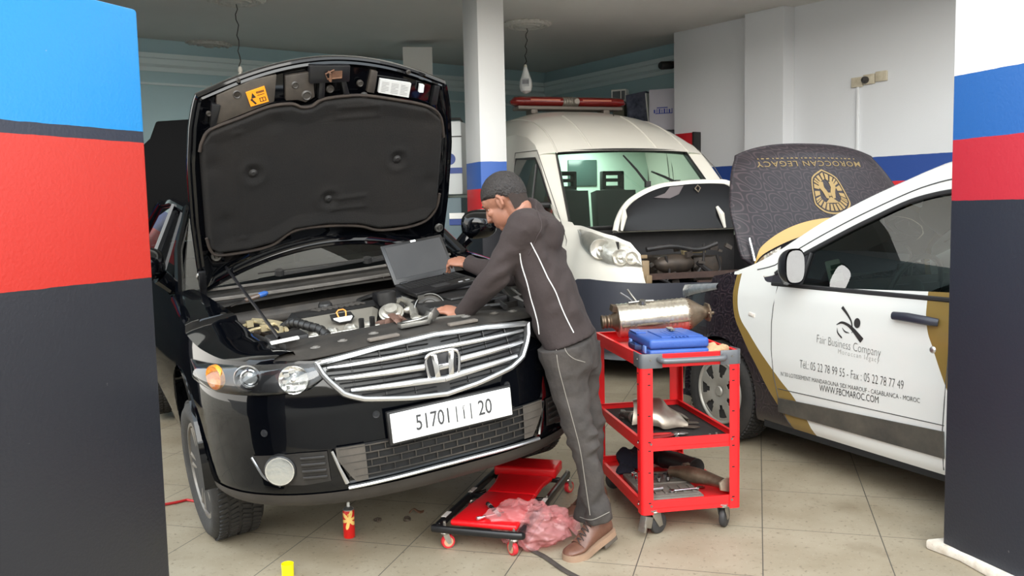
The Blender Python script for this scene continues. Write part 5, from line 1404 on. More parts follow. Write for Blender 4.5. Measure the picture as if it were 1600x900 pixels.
# side windows and mirror
for sg in (-1, 1):
    MB().grid(lambda u, v: VS_.pt(v_t(-.02+1.45*u), 1.30+(max(lerpi(-.02+1.45*u, [(-.02, 1.32), (.6, 1.84), (.8, 1.97), (1.43, 2.0)]), 1.31)-1.30)*v, .006, sg), 24, 10).build('door_window', glass_mat('van_side_glass', (.36, .46, .42), .05), van)
    k = MB(); k.tube([VS_.pt(v_t(y), z, .008, sg) for y, z in ((-.03, 1.31), (.3, 1.60), (.6, 1.85), (.8, 1.98), (1.43, 2.01), (1.45, 1.30), (-.03, 1.30))], [(.014, .006)]*7, 6)
    k.tube([VS_.pt(v_t(.72), 1.30, .008, sg), VS_.pt(v_t(.72), 1.92, .008, sg)], [(.016, .006)]*2, 6)
    k.build('window_seal', BLKPL, van)
    k = MB().tube([VS_.pt(v_t(y), z, .003, sg) for y, z in ((-.12, .5), (-.10, 1.2), (.0, 1.36), (.55, 1.88), (.80, 2.06), (1.50, 2.08), (1.55, 1.2), (1.55, .4))], .004, 5)
    k.build('shut_line', mat('van_shut_line', (96, 94, 90), .8), van)
    q = MB(); mc = Vector((sg*1.17, .28, 1.42))
    def shell(u, v):
        th = 2*PI*u; kx = math.sin(PI*.5*v)
        return (mc.x+sg*.10*kx*math.copysign(abs(math.cos(th))**.6, math.cos(th)), mc.y+.03-.12*math.cos(PI*.5*v), mc.z+.17*kx*math.copysign(abs(math.sin(th))**.6, math.sin(th)))
    q.grid(shell, 28, 10, cu=True); q.tube([(sg*1.0, .25, 1.33), (mc.x, .27, 1.32)], .035, 8); q.tube([(sg*.97, .27, 1.52), (mc.x, .28, 1.52)], .03, 8)
    mr = q.build('wing_mirror', BLKPL, van)
    MB().grid(lambda u, v: (mc.x+.088*v*math.cos(2*PI*u), mc.y+.032, mc.z+.15*v*math.sin(2*PI*u)), 24, 3, cu=True).build('mirror_glass', CHROME, mr)
    # headlight
    h_t = [(.60, 1.005), (.703, 1.165), (.884, 1.216), (1.212, 1.278), (1.445, 1.300)]
    h_b = [(.60, .995), (.735, .995), (.924, 1.015), (1.126, 1.085), (1.324, 1.18), (1.445, 1.296)]
    def hp(o): return lambda u, v: VS_.pt(.60+.845*u, lerpi(.60+.845*u, h_b)+(lerpi(.60+.845*u, h_t)-lerpi(.60+.845*u, h_b))*v, o+.012*math.sin(PI*v), sg)
    hl = MB().grid(hp(.002), 40, 10).build('headlight', mat('van_lamp_chrome', (216, 210, 198), .3, metal=.5, noise=(12, .5, (150, 142, 130)), bump=(26, .5)), van)
    for t, z, r in ((1.02, 1.135, .082), (.80, 1.068, .064), (.695, 1.062, .05)):
        n_ = VS_.plan(t)[1]; ax = Vector((n_[0]*sg*.5, n_[1]*.5-.6, .1)); c = Vector(VS_.pt(t, z, .006, sg))
        q = MB().lathe([(0, .012), (r*.3, .010), (r*.7, .014), (r*.95, .028), (r, .030), (r*1.08, .024), (r*1.12, .0)], c, ax, 28); q.ell(c+ax.normalized()*.02, (r*.28, r*.28, r*.28), n=12, m=8)
        q.build('lamp_bowl', mat('van_reflector', (232, 226, 214), .22, metal=.6), hl)
    MB().grid(hp(.022), 40, 10).build('lens', LENS, hl)
    q = MB().box(VS_.pt(.57, .96, -.03, sg), (.06, .06, .16), (0, 0, .3*sg)); q.box(VS_.pt(.55, .885, -.01, sg), (.05, .05, .07)); q.box(VS_.pt(.60, 1.07, -.05, sg), (.10, .05, .03))
    q.build('lamp_bracket', mat('beige_bracket', (150, 128, 98), .55, noise=(12, .5, (110, 92, 70))), van, bevel=.006)
# dark bumper
def bump(u, v):
    t = -1.42+2.84*u; zt = lerpi(abs(t), [(0, .845), (.55, .855), (1.1, .885), (1.30, .875), (1.38, .80), (1.42, .70)])
    return VS_.pt(t, .27+(zt-.27)*v, .014+.012*math.sin(PI*v), 1)
bp_ = MB().grid(bump, 80, 16).build('front_bumper', mat('grey_bumper_plastic', (44, 46, 56), .6, noise=(3, .4, (58, 58, 66))), van, solid=.01)
MB().grid(lambda u, v: VS_.pt(-.7+1.4*u, .34+.16*v, .034, 1), 30, 4).build('air_intake', BLKPL, bp_)
q = MB().grid(lambda u, v: VS_.pt(-1.25+2.5*u, .20+.07*v, -.02, 1), 40, 3); q.build('bumper_lip', mat('pale_lip', (120, 126, 136), .6), bp_)
# open nose: engine compartment
eb = MB().box((0, -.45, .58), (1.3, .65, .4)); eb.grid(lambda u, v: (-.75+1.5*u, -.12, .5+.78*v), 4, 4); eb.grid(lambda u, v: (-.75, -.78+.66*u, .5+.7*v), 4, 4); eb.grid(lambda u, v: (.75, -.78+.66*u, .5+.7*v), 4, 4)
eb.build('engine_bay', mat('van_bay_dark', (26, 25, 28), .65, noise=(8, .6, (48, 44, 42))), van)
q = MB().box((-.12, -.42, .95), (.34, .30, .20)); q.ell((-.12, -.55, .98), (.20, .10, .09)); q.box((.25, -.35, .92), (.3, .3, .22)); q.build('engine_block', mat('van_engine', (60, 54, 50), .5, metal=.4, noise=(9, .7, (96, 82, 70))), van, bevel=.02)
q = MB().box((.10, -.5, 1.09), (.20, .10, .05)); q.box((.01, -.52, 1.08), (.06, .05, .07)); q.build('relay_bracket', mat('yellowed_bracket', (186, 168, 130), .5), van, bevel=.008)
q = MB()
for pts, r in (([(1010, 390), (1050, 385), (1090, 390), (1120, 380)], .022), ([(1020, 430), (1040, 440), (1062, 450), (1100, 445)], .016), ([(1090, 410), (1110, 425), (1140, 432), (1165, 424)], .024), ([(1040, 400), (1046, 425), (1040, 445)], .012), ([(1100, 380), (1098, 410), (1085, 435)], .012), ([(1120, 398), (1125, 420), (1112, 440)], .014)):
    q.tube([tuple(p) for p in cr([vx_plane(a, b, 1, -.62) for a, b in pts], 14)], r, 8)
q.build('coolant_hoses', mat('hose_black', (30, 29, 30), .5, noise=(12, .5, (66, 60, 58))), van)
q = MB(); random.seed(11)
for k in range(14):
    p = vx_plane(random.uniform(1015, 1160), random.uniform(385, 440), 1, random.uniform(-.68, -.5))
    q = MB().box(p, (random.uniform(.03, .07), .03, random.uniform(.02, .05)), (0, random.uniform(-.5, .5), random.uniform(-.4, .4)))
    q.build('bay_fitting', mat('dull_fittings', (84, 76, 70), .5, metal=.4, noise=(15, .7, (40, 36, 34))), van)
q = MB().box((.0, -.83, .90), (1.1, .04, .05)); q.box((0, -.85, .80), (1.15, .05, .05)); q.box((.05, -.86, .835), (.22, .03, .035)); q.build('front_crossmember', mat('rusty_member', (84, 62, 54), .6, noise=(8, .7, (40, 36, 36))), van)
# raised bonnet, inside towards the street
vdv = Vector((0, .15, .45)).normalized(); zi = Vector((1, 0, 0)).cross(vdv)
VB = Matrix(((1, 0, 0, 0.01), (0, vdv.y, zi.y, -.30), (0, vdv.z, zi.z, 1.27), (0, 0, 0, 1)))
def vbx(a, b):
    x = -.575+1.395*(a+1)/2
    v = interp(x, [(-.575, .0), (-.535, .10), (-.47, .20), (-.385, .28), (-.26, .35), (-.13, .40), (0, .43), (.13, .44), (.28, .452), (.46, .455), (.643, .445), (.74, .36), (.80, .20), (.82, .02)])
    return x, v*b
mb = MB().grid(lambda u, w: (vbx(2*u-1, w)[0], vbx(2*u-1, w)[1], -.03-.03*math.sin(PI*w)), 40, 16)
ed = [vbx(a, 1) for a in np.linspace(-1, 1, 40)]
P = cr([(-.575, 0, 0), (-.535, .10, 0), (-.47, .20, 0), (-.385, .28, 0), (-.26, .35, 0), (-.13, .40, 0), (0, .43, 0), (.13, .44, 0), (.28, .452, 0), (.46, .455, 0), (.643, .445, 0), (.74, .36, 0), (.80, .20, 0), (.82, 0, 0)], 60)
mb.tube([tuple(p) for p in P], [(.030 if k < 16 or k > 50 else .014, .026) for k in range(60)], 8, up=(0, 0, 1))
vbon = mb.xf(VB).build('bonnet', VW, van)
mb = MB().grid(lambda u, w: (vbx(2*u-1, w)[0]*.94, vbx(2*u-1, w)[1]*.96, .012+.012*math.sin(PI*w)), 40, 16)
vin = mb.xf(VB).build('bonnet_inner', mat('glossy_black_inner', (10, 10, 14), .35, spec=.3), vbon)
q = MB()
for dx, dv in ((-.25, .36), (.30, .40)):
    if dx > 0: q.tube([(dx-.028, dv-.02, .035), (dx+.0, dv-.055, .035), (dx+.028, dv-.015, .035), (dx+.006, dv+.012, .035), (dx-.028, dv-.02, .035)], .006, 6)
q.xf(VB).build('bonnet_catch', mat('dull_catch', (150, 140, 124), .4, metal=.6), vbon)
q = MB().prism([(-.16, .30), (-.04, .34), (.02, .40), (.16, .41), (.10, .33), (.0, .29)], .026, .032).xf(VB); q.build('inner_brace', mat('greyish_brace', (92, 84, 86), .5), vbon)
for sg in (-1, 1):
    q = MB().tube([(sg*.52, .0, .02), (sg*.49, .12, .05), (sg*.47, .20, .03)], [.012, .028, .014], 8).xf(VB); q.build('hinge_arm', VW, vbon)
# roof light bar, antenna
LBY = 2.3
LBM = Matrix.Translation((.03, LBY, 2.715))
lbr = MB().box((0, 0, -.075), (1.30, .22, .04)); 
for sg in (-1, 1): lbr.box((sg*.45, 0, -.11), (.08, .2, .07))
lb = lbr.xf(LBM).build('light_bar', mat('bar_base', (120, 112, 104), .5, metal=.3), van, bevel=.01)
LBR = mat('red_lens', (128, 26, 22), .22, coat=.5, noise=(6, .5, (92, 18, 18)))
for sg in (-1, 1):
    q = MB().tube([(sg*.10, 0, 0), (sg*.60, 0, 0), (sg*.66, 0, 0), (sg*.71, .01, -.01)], [(.062, .12), (.062, .12), (.055, .11), (.02, .05)], 20, up=(0, 0, 1)); q.xf(LBM).build('red_lens', LBR, lb)
    MB().tube([(sg*.14, -.118, .012), (sg*.50, -.118, .012)], [(.010, .006)]*2, 8).xf(LBM).build('lens_strip', mat('lens_strip', (206, 120, 96), .3), lb)
q = MB().tube([(-.10, 0, 0), (.10, 0, 0)], [(.058, .11)]*2, 20, up=(0, 0, 1))
for k in range(5): q.tube([(-.09+.03*k, 0, 0), (-.075+.03*k, 0, 0)], [(.064, .118)]*2, 20, up=(0, 0, 1))
q.lathe([(0, .03), (.03, .03), (.045, .0)], (.06, -.11, .0), (0, -1, 0), 20)
q.xf(LBM).build('siren_speaker', mat('speaker_grey', (150, 142, 132), .45, metal=.3), lb)
ab_ = vx_plane(963, 209, 1, 1.12); at_ = vx_plane(957, 172, 1, 1.75)
q = MB().lathe([(0, .05), (.012, .045), (.03, .02), (.036, -.03)], ab_, (0, -.2, 1), 14); an = q.build('antenna', BLKPL, van)
MB().tube([ab_+Vector((0, 0, .04)), at_], [.009, .004], 6).build('antenna_mast', BLKPL, an)
# cab interior
bkm = mat('bulkhead_green', (196, 214, 200), .6)
bk = MB().box((0, 2.05, 1.35), (1.84, .05, 1.9)); bk.build('bulkhead', bkm, van)
c = vx_plane(926, 266, 1, 2.0)
MB().box((c.x-.12, 2.015, c.z-.03), (.36, .02, .30)).build('bulkhead_window', mat('dark_pane', (70, 88, 84), .2), van, bevel=.01)
for x in (.13, -.42):
    s_ = MB().box((x, 1.22, 1.26), (.46, .16, .80), (-.14, 0, 0)); s_.ell((x, 1.27, 1.60), (.20, .075, .10)); s_.box((x, .95, .80), (.46, .5, .14))
    for k in (-.09, .09): s_.tube([(x+k, 1.27, 1.54), (x+k, 1.29, 1.73)], .010, 6)
    st_ = s_.build('seat', mat('van_seat', (52, 56, 54), .85), van, bevel=.06)
    h = MB()
    for zz, hh in ((1.69, .05), (1.775, .035), (1.85, .045)): h.box((x, 1.30, zz), (.25, .09, hh))
    for k in (-.105, .105): h.box((x+k, 1.30, 1.77), (.045, .09, .2))
    h.build('headrest', MATS['van_seat'], st_, bevel=.012)
q = MB().box((0, .45, 1.12), (1.7, .5, .22)); q.build('dashboard', mat('van_dash', (54, 56, 54), .7), van, bevel=.06)
q = MB().tube([(.5+.2*math.cos(a), .78+.12*math.sin(a), 1.28+.15*math.sin(a)) for a in np.linspace(0, 2*PI, 32)], .016, 8, cap=False); q.build('steering_wheel', BLKPL, van)
for sg in (-1, 1):
    for y in (0, 3.45): wheel(van, (sg*.90, y, .34), sg, .34, .22, .21, 6, COVER, 'cover')
ug = MB().box((0, 1.8, .24), (1.5, 4.6, .06)); ug.tube([(-.9, 0, .33), (.9, 0, .33)], .04, 8); ug.tube([(-.9, 3.45, .33), (.9, 3.45, .33)], .04, 8); ug.build('underbody', MATS['underbody_black'], van)
ld_ = bpy.data.lights.new('cab_fill_light', 'AREA'); ld_.energy = 14; ld_.size = .5; ld_.color = (.82, 1, .9)  # added fill lamp with no visible source, brightens the cab behind the windscreen
lo = bpy.data.objects.new('cab_fill_light', ld_); COL.objects.link(lo); lo.parent = van; lo.location = (0, 1.55, 2.2)

# ================================================================== red tool trolley and what lies on it
TR0 = Vector((.563, 3.87, 0)); TA = math.radians(10)
TX = Matrix.Translation(TR0) @ Matrix.Rotation(TA, 4, 'Z'); TXI = TX.inverted()
TW, TD = .475, .78
ZT, ZM, ZB = .800, .420, .135
trolley = thing('tool_trolley', 'red three-tier steel tool trolley with a grey push handle, loaded with parts', 'trolley', TR0, (0, 0, TA))
SLOT = mat('slot_dark', (24, 16, 16), .8); HDLG = mat('handle_grey', (104, 106, 110), .38, metal=.35)
def post(x, y, sx, sy):
    w, t_, r = .055, .004, .02
    q = MB()
    # L channel with a rounded outer corner
    pts = [(0, w)]+[(r-r*math.cos(a), r-r*math.sin(a)) for a in np.linspace(0, PI/2, 7)]+[(w, 0), (w, t_)]+[(r-(r-t_)*math.sin(a), r-(r-t_)*math.cos(a)) for a in np.linspace(0, PI/2, 7)]+[(t_, w)]
    poly = [(x+sx*a, y+sy*b) for a, b in pts]
    q.prism(poly, .105, .79)
    o = q.build('post', RED, trolley)
    s_ = MB()
    for z in (.16, .30, .40, .44, .56, .70, .75):
        s_.box((x+sx*.038, y-sy*.0005, z), (.012, .003, .005)); s_.box((x-sx*.0005, y+sy*.038, z), (.003, .012, .005))
    s_.build('slot', SLOT, o)
    return o
for x, y, sx, sy in ((0, 0, 1, 1), (TW, 0, -1, 1), (0, TD, 1, -1), (TW, TD, -1, -1)): post(x, y, sx, sy)
def tray(name, z, lip, mat_rubber):
    q = MB(); q.box((TW/2, TD/2, z-.004), (TW-.010, TD-.010, .004))
    for y in (.007, TD-.007): q.box((TW/2, y, z+lip/2-.012), (TW-.018, .004, lip+.024))
    for x in (.007, TW-.007): q.box((x, TD/2, z+lip/2-.012), (.004, TD-.018, lip+.024))
    for y in (.013, TD-.013): q.box((TW/2, y, z+lip-.001), (TW-.02, .016, .003))
    for x in (.013, TW-.013): q.box((x, TD/2, z+lip-.001), (.016, TD-.02, .003))
    o = q.build(name, RED, trolley, bevel=.001, seg=1)
    if mat_rubber: MB().box((TW/2, TD/2, z), (TW-.035, TD-.035, .004)).build('tray_mat', mat('tray_rubber_mat', (38, 35, 34), .8, bump=(150, .3)), o)
    b = MB()
    for x in (.045, TW-.045):
        b.lathe([(0, .003), (.005, .003), (.006, 0)], (x, -.001, z+lip*.35), (0, -1, 0), 10)
        b.lathe([(0, .003), (.005, .003), (.006, 0)], (-.001, x if x < .2 else TD-.045, z+lip*.35), (-1, 0, 0), 10)
    b.build('bolt', STEEL, o)
    return o
tray('top_tray', ZT, .035, False); tray('middle_tray', ZM, .030, True); tray('bottom_tray', ZB, .030, False)
h = MB()
for x, sx in ((0, 1), (TW, -1)):
    pts = [(x+sx*.002, .11)]+[(x+sx*(.026-.026*math.cos(a))-sx*.003, .026-.026*math.sin(a)-.003) for a in np.linspace(0, PI/2, 8)]+[(x+sx*.10, -.003), (x+sx*.10, .002)]+[(x+sx*(.026-.022*math.sin(a)), .026-.022*math.cos(a)) for a in np.linspace(0, PI/2, 8)]+[(x+sx*.006, .11)]
    h.prism(pts, .775, .840)
h.tube([tuple(p) for p in cr([(.085, -.004, .815), (.095, -.030, .812), (.13, -.038, .811), (TW-.13, -.038, .811), (TW-.095, -.030, .812), (TW-.085, -.004, .815)], 40)], .0135, 12)
h.build('push_handle', HDLG, trolley, bevel=.002)
WH = mat('caster_rubber', (46, 45, 46), .6, noise=(20, .4, (70, 68, 66)))
ZINC = mat('zinc_plate', (176, 172, 164), .35, metal=.85, noise=(12, .5, (130, 124, 116)))
for x, y, a, brk in ((.065, .035, .5, 1), (TW-.075, .035, .9, 0), (.055, TD-.07, .2, 0), (TW-.06, TD-.07, .7, 0)):
    M = Matrix.Translation((x, y, 0)) @ Matrix.Rotation(a, 4, 'Z')
    q = MB().box((0, 0, .122), (.075, .06, .006)); q.lathe([(.03, .118), (.034, .112), (.03, .106), (0, .104)], n=20)
    for s_ in (-1, 1): q.prism([(-.028, .106), (.028, .106), (.045, .04), (.02, .036), (-.02, .09)], s_*.019-.0015, s_*.019+.0015, Matrix(((1, 0, 0, 0), (0, 0, 1, 0), (0, 1, 0, 0), (0, 0, 0, 1))))
    if brk: q.box((-.048, 0, .072), (.05, .036, .05), (0, .3, 0)); q.box((-.07, 0, .05), (.012, .042, .04), (0, .3, 0))
    f = q.xf(M).build('caster', ZINC, trolley, bevel=.0015)
    MB().lathe([(.012, -.015), (.04, -.015), (.047, -.011), (.0495, -.005), (.0495, .005), (.047, .011), (.04, .015), (.012, .015)], (.03, 0, .05), (0, 1, 0), 32).xf(M).build('caster_wheel', WH, f)
    MB().lathe([(0, -.019), (.014, -.018), (.018, 0), (.014, .018), (0, .019)], (.03, 0, .05), (0, 1, 0), 20).xf(M).build('hub', ZINC, f)
def tl(px, py, z):
    """trolley-local point under a pixel at height z"""
    return TXI @ at(px, py, z=z)
def on_trolley(name, text, cat, p, rz=0, group=None):
    q = TX @ Vector(p); return thing(name, text, cat, q, (0, 0, TA+rz), group)
# catalytic converter across the rear of the top tray
c0 = at(938, 503, Y=4.46); c1 = at(1104, 485, Y=4.50)
cc = (c0+c1)/2; ax = (c1-c0); Lc = ax.length; rx = math.atan2(ax.y, ax.x); ry = -math.atan2(ax.z, math.hypot(ax.x, ax.y))
cc.z = .928
cat_ = thing('catalytic_converter', 'used catalytic converter in crimped metal wrap lying across the trolley top', 'exhaust part', cc, (0, ry*.85, rx))
FOIL = mat('crimped_heat_wrap', (206, 198, 184), .3, metal=.85, noise=(9, .6, (120, 106, 92)), bump=(18, .25))
OLDM = mat('burnt_steel', (132, 116, 98), .45, metal=.75, noise=(9, .8, (74, 60, 48)), bump=(24, .3))
pr_ = []
x = -.19
k = 0
while x < .165:
    pr_ += [(.084, x), (.0865, x+.006), (.084, x+.018)]; x += .024
q = MB().lathe([(.0, -.192), (.07, -.192), (.082, -.190)]+pr_+[(.082, .172), (.07, .176), (0, .176)], axis=(1, 0, 0), n=40)
cb = q.build('converter_shell', FOIL, cat_)
q = MB().lathe([(.0, -.27), (.034, -.27), (.036, -.262), (.031, -.258), (.031, -.25), (.036, -.245), (.031, -.24), (.031, -.232), (.036, -.227), (.033, -.22), (.045, -.205), (.066, -.185)], axis=(1, 0, 0), n=28); q.box((-.205, -.02, .068), (.03, .035, .03), (.3, .2, .3)); q.build('flex_inlet', OLDM, cat_)
q = MB().lathe([(.084, .165), (.078, .19), (.045, .24), (.032, .262), (.030, .285), (.0, .285)], axis=(1, 0, 0), n=28)
q.prism([(-.06, -.02), (-.03, -.045), (.03, -.045), (.06, -.02), (.06, .02), (.03, .045), (-.03, .045), (-.06, .02)], .275, .285, Matrix(((0, 0, 1, 0), (1, 0, 0, 0), (0, 1, 0, 0), (0, 0, 0, 1))))
for y in (-.048, .048): q.lathe([(0, .30), (.009, .30), (.009, .27), (0, .27)], (0, y, 0), (1, 0, 0), 10)
q.build('outlet_flange', OLDM, cat_, bevel=.002)
q = MB().tube([(-.10, -.02, .083), (-.13, -.03, .115), (-.17, -.035, .145)], .005, 8); q.tube([(-.08, -.01, .083), (-.11, 0, .13), (-.125, .0, .155)], .005, 8); q.lathe([(0, .018), (.016, .018), (.018, .008), (.018, 0)], (-.06, -.03, .080), (0, -.3, 1), 12)
q.tube([(-.13, -.03, .09), (-.06, -.03, .092), (0, -.02, .088)], .006, 8)
q.build('sensor_leads', STEEL, cat_)
q = MB().tube([(xx, -.083+.004*math.sin(xx*40), -.022) for xx in np.linspace(-.18, .165, 20)], [(.006, .003)]*20, 6); q.build('shell_seam', OLDM, cb)
# blue tool case
cA = tl(1003, 548, .80); cB = tl(1101, 549, .80)
bw = .282
case = on_trolley('tool_case', 'blue plastic tool case lying closed on the trolley top', 'tool case', (max(cA.x+bw/2-.045, bw/2+.022), .055+.19, ZT+.003), math.radians(-1.5))
BLUEP = mat('blue_case_plastic', (48, 84, 158), .5, noise=(10, .4, (62, 98, 170)), bump=(160, .1))
dpt = .36
q = MB().box((0, 0, .021), (bw, dpt, .042)); cs_ = q.build('case_bottom', BLUEP, case, bevel=.012, seg=3)
q = MB().box((.0, 0, .066), (bw, dpt, .046)); lid = q.build('case_lid', BLUEP, case, bevel=.014, seg=3)
q = MB().box((.03, -.02, .0905), (bw*.70, dpt*.62, .006)); q.box((-.115, .10, .0905), (.05, .12, .006))
for k in range(5): q.box((-.02+.018*k, -.06, .094), (.006, .20, .003))
q.build('lid_relief', BLUEP, lid, bevel=.004)
q = MB().tube([(-bw/2-.002, -.06, .036), (-bw/2-.026, -.05, .036), (-bw/2-.026, .06, .036), (-bw/2-.002, .07, .036)], [(.012, .007)]*4, 8); q.build('carry_handle', mat('dark_blue_plastic', (32, 48, 84), .5), case)
q = MB()
for y in (-.11, .12): q.box((-bw/2-.003, y, .036), (.010, .035, .034))
q.build('latch', mat('pale_blue_latch', (110, 146, 208), .45), case, bevel=.003)
p = at(1048, 515, z=.900); t = thing('steel_punch', 'short steel punch lying on the lid of the blue case', 'tool', p, (0, 0, TA+math.radians(80)))
q = MB().prism([(-.05, -.010), (.05, -.016), (.056, 0), (.05, .016), (-.05, .010)], 0, .007); q.build('punch_body', STEEL, t, bevel=.002)
q = MB().lathe([(.006, 0), (.013, 0), (.013, .003), (.006, .003)], (-.045, 0, .0075), (0, 0, 1), 16); q.build('punch_eye', STEEL, t)
# soiled gloves
p = tl(1128, 540, .82)
g = on_trolley('work_glove', 'crumpled beige work glove at the front corner of the trolley top', 'glove', (.400, .095, ZT+.004))
GLV = mat('soiled_cotton', (190, 158, 122), .95, noise=(24, .7, (138, 106, 78)), bump=(60, .6))
q = MB(); q.ell((0, 0, .022), (.05, .035, .022)); q.ell((-.035, .01, .03), (.026, .028, .028)); q.ell((.03, -.012, .028), (.03, .022, .026)); q.tube([(-.03, -.02, .02), (-.052, -.028, .018), (-.055, -.01, .024)], .013, 8); q.tube([(.03, .02, .02), (.055, .03, .016)], .012, 8); q.tube([(.0, .025, .03), (.015, .045, .02)], .012, 8)
for v_ in range(len(q.v)):
    a, b, c = q.v[v_]; n_ = .005*math.sin(a*170+c*90)+.004*math.sin(b*210+1.3); q.v[v_] = ((a+n_)*.92, b-n_*.6, max(.0, c+n_))
q.build('glove_fabric', GLV, g, remesh=.005, lap=2)
# ---- middle shelf
def heat_shield():
    c = tl(1045, 650, ZM+.05)
    t = on_trolley('heat_shield', 'dented bare metal heat shield with a round hole, on the middle trolley shelf', 'exhaust part', (.21, .33, ZM+.004), math.radians(-25))
    def fn(u, v):
        a = (u-.5)*PI*.95; x = -.13+.26*v; r = .085+.025*math.sin(v*PI*1.2)-.03*v
        y = r*1.1*math.sin(a); z = .005+r*1.5*max(math.cos(a), 0)**.8*(1-.35*v)
        w = .006*math.sin(9*u+7*v)+.004*math.sin(17*v)
        return (x+w, y+w, max(z+w*.7, .001))
    n_u, n_v = 46, 34
    vs = [fn(i/(n_u-1), j/(n_v-1)) for i in range(n_u) for j in range(n_v)]; fs = []
    for i in range(n_u-1):
        for j in range(n_v-1):
            cu, cv = (i+.5)/(n_u-1), (j+.5)/(n_v-1)
            if (cu-.36)**2*2.2+(cv-.30)**2 < .0058: continue
            if cv > .88 and abs(cu-.5) < .10: continue
            a = i*n_v+j; b = a+n_v; fs.append((a, b, b+1, a+1))
    MB().add(vs, fs).build('shield_shell', mat('bare_pressed_steel', (168, 160, 148), .34, metal=.85, noise=(7, .7, (120, 108, 96)), bump=(12, .2)), t, solid=.003)
    q = MB().prism([(.10, -.05), (.17, -.06), (.19, -.04), (.17, -.025), (.12, -.015)], .012, .016); q.prism([(.10, .05), (.17, .05), (.18, .03), (.12, .015)], .014, .018); q.build('mounting_tab', MATS['bare_pressed_steel'], t)
heat_shield()
p = tl(984, 662, ZM+.03)
t = on_trolley('air_ratchet', 'dark grey air ratchet lying at the outer edge of the middle trolley shelf', 'power tool', (.105, .42, ZM+.004), math.radians(108))
q = MB().tube([(-.09, 0, .028), (-.05, 0, .028), (.03, 0, .028), (.06, 0, .028)], [.022, .027, .027, .022], 16); q.build('body', mat('tool_grey', (86, 84, 78), .4, metal=.4, noise=(14, .5, (54, 52, 50))), t)
q = MB().tube([(.06, 0, .028), (.08, 0, .028), (.10, 0, .026)], [.016, .018, .022], 14); q.lathe([(0, .016), (.012, .016), (.012, 0), (.02, 0), (.022, -.02), (0, -.022)], (.10, 0, .03), (0, 0, 1), 16); q.build('head', STEEL, t)
q = MB().lathe([(.028, -.005), (.030, -.002), (.030, .012), (.028, .015)], (.0, 0, .028), (1, 0, 0), 18, cap=False); q.build('collar', ZINC, t)
p = tl(1050, 672, ZM+.01)
t = on_trolley('pliers', 'pliers with red and black grips at the front of the middle trolley shelf', 'pliers', (.20, .125, ZM+.005), math.radians(6))
for s_ in (-1, 1):
    q = MB().tube([tuple(p_) for p_ in cr([(-.13, s_*.020, .011), (-.09, s_*.026, .011), (-.04, s_*.018, .011), (-.01, s_*.006, .011)], 14)], [(.008, .010)]*14, 10)
    q.build('grip', mat('red_grip', (168, 36, 34), .5) if s_ > 0 else mat('dark_red_grip', (120, 30, 30), .5), t)
    q = MB().tube([(-.012, s_*.006, .011), (.02, -s_*.002, .011), (.045, s_*.006, .010), (.07, s_*.003, .009)], [(.007, .009), (.008, .011), (.007, .008), (.004, .004)], 8); q.build('jaw', STEEL, t)
MB().lathe([(0, .02), (.010, .02), (.011, .0)], (.012, 0, 0), (0, 0, 1), 14).build('pivot', STEEL, t)
def wrench(name, text, pos, rz, L, w, par='trolley', m=None, jaw=True):
    t = on_trolley(name, text, 'spanner', pos, rz)
    q = MB().tube([(-L/2+.02, 0, .004), (L/2-.025, 0, .004)], [(.0035, w*.42)]*2, 8, up=(0, 0, 1))
    q.build('shank', m or CHROME, t)
    e = MB().lathe([(w*.55, 0), (w*.95, 0), (w*.95, .008), (w*.55, .008), (w*.55, 0)], (-L/2+.012, 0, 0), (0, 0, 1), 18, cap=False); e.build('ring_end', m or CHROME, t)
    e = MB().prism([(L/2-.035, -w*.45), (L/2-.018, -w*.95), (L/2+.006, -w*.85), (L/2+.004, -w*.40), (L/2-.012, -w*.30), (L/2-.012, w*.30), (L/2+.004, w*.40), (L/2+.006, w*.85), (L/2-.018, w*.95), (L/2-.035, w*.45)], 0, .008); e.build('open_end', m or CHROME, t)
    return t
wrench('spanner', 'longer bright spanner on the front rim side of the middle shelf, under the pliers', (.155, .060, ZM+.004), math.radians(8), .19, .013)
wrench('spanner', 'short spanner lying behind the long one beside the pliers on the middle shelf', (.255, .085, ZM+.004), math.radians(-4), .13, .011)
for k, (x, y, hh, txt) in enumerate(((.375, .045, .028, 'tall bolt standing near the right post on the middle trolley shelf, closest to that post'), (.345, .05, .024, 'bolt standing just left of the tall bolt on the middle trolley shelf'), (.325, .07, .016, 'squat nut left of the two standing bolts on the middle trolley shelf'))):
    t = on_trolley('loose_bolt' if k < 2 else 'loose_nut', txt, 'bolt' if k < 2 else 'nut', (x, y, ZM+.004))
    q = MB().lathe([(0, 0), (.009, 0), (.009, .006), (.0045, .006), (.0045, hh), (0, hh)] if k < 2 else [(.004, 0), (.010, 0), (.010, hh*.6), (.004, hh*.6)], n=6 if k == 2 else 14)
    q.build('shank' if k < 2 else 'nut_body', ZINC, t)
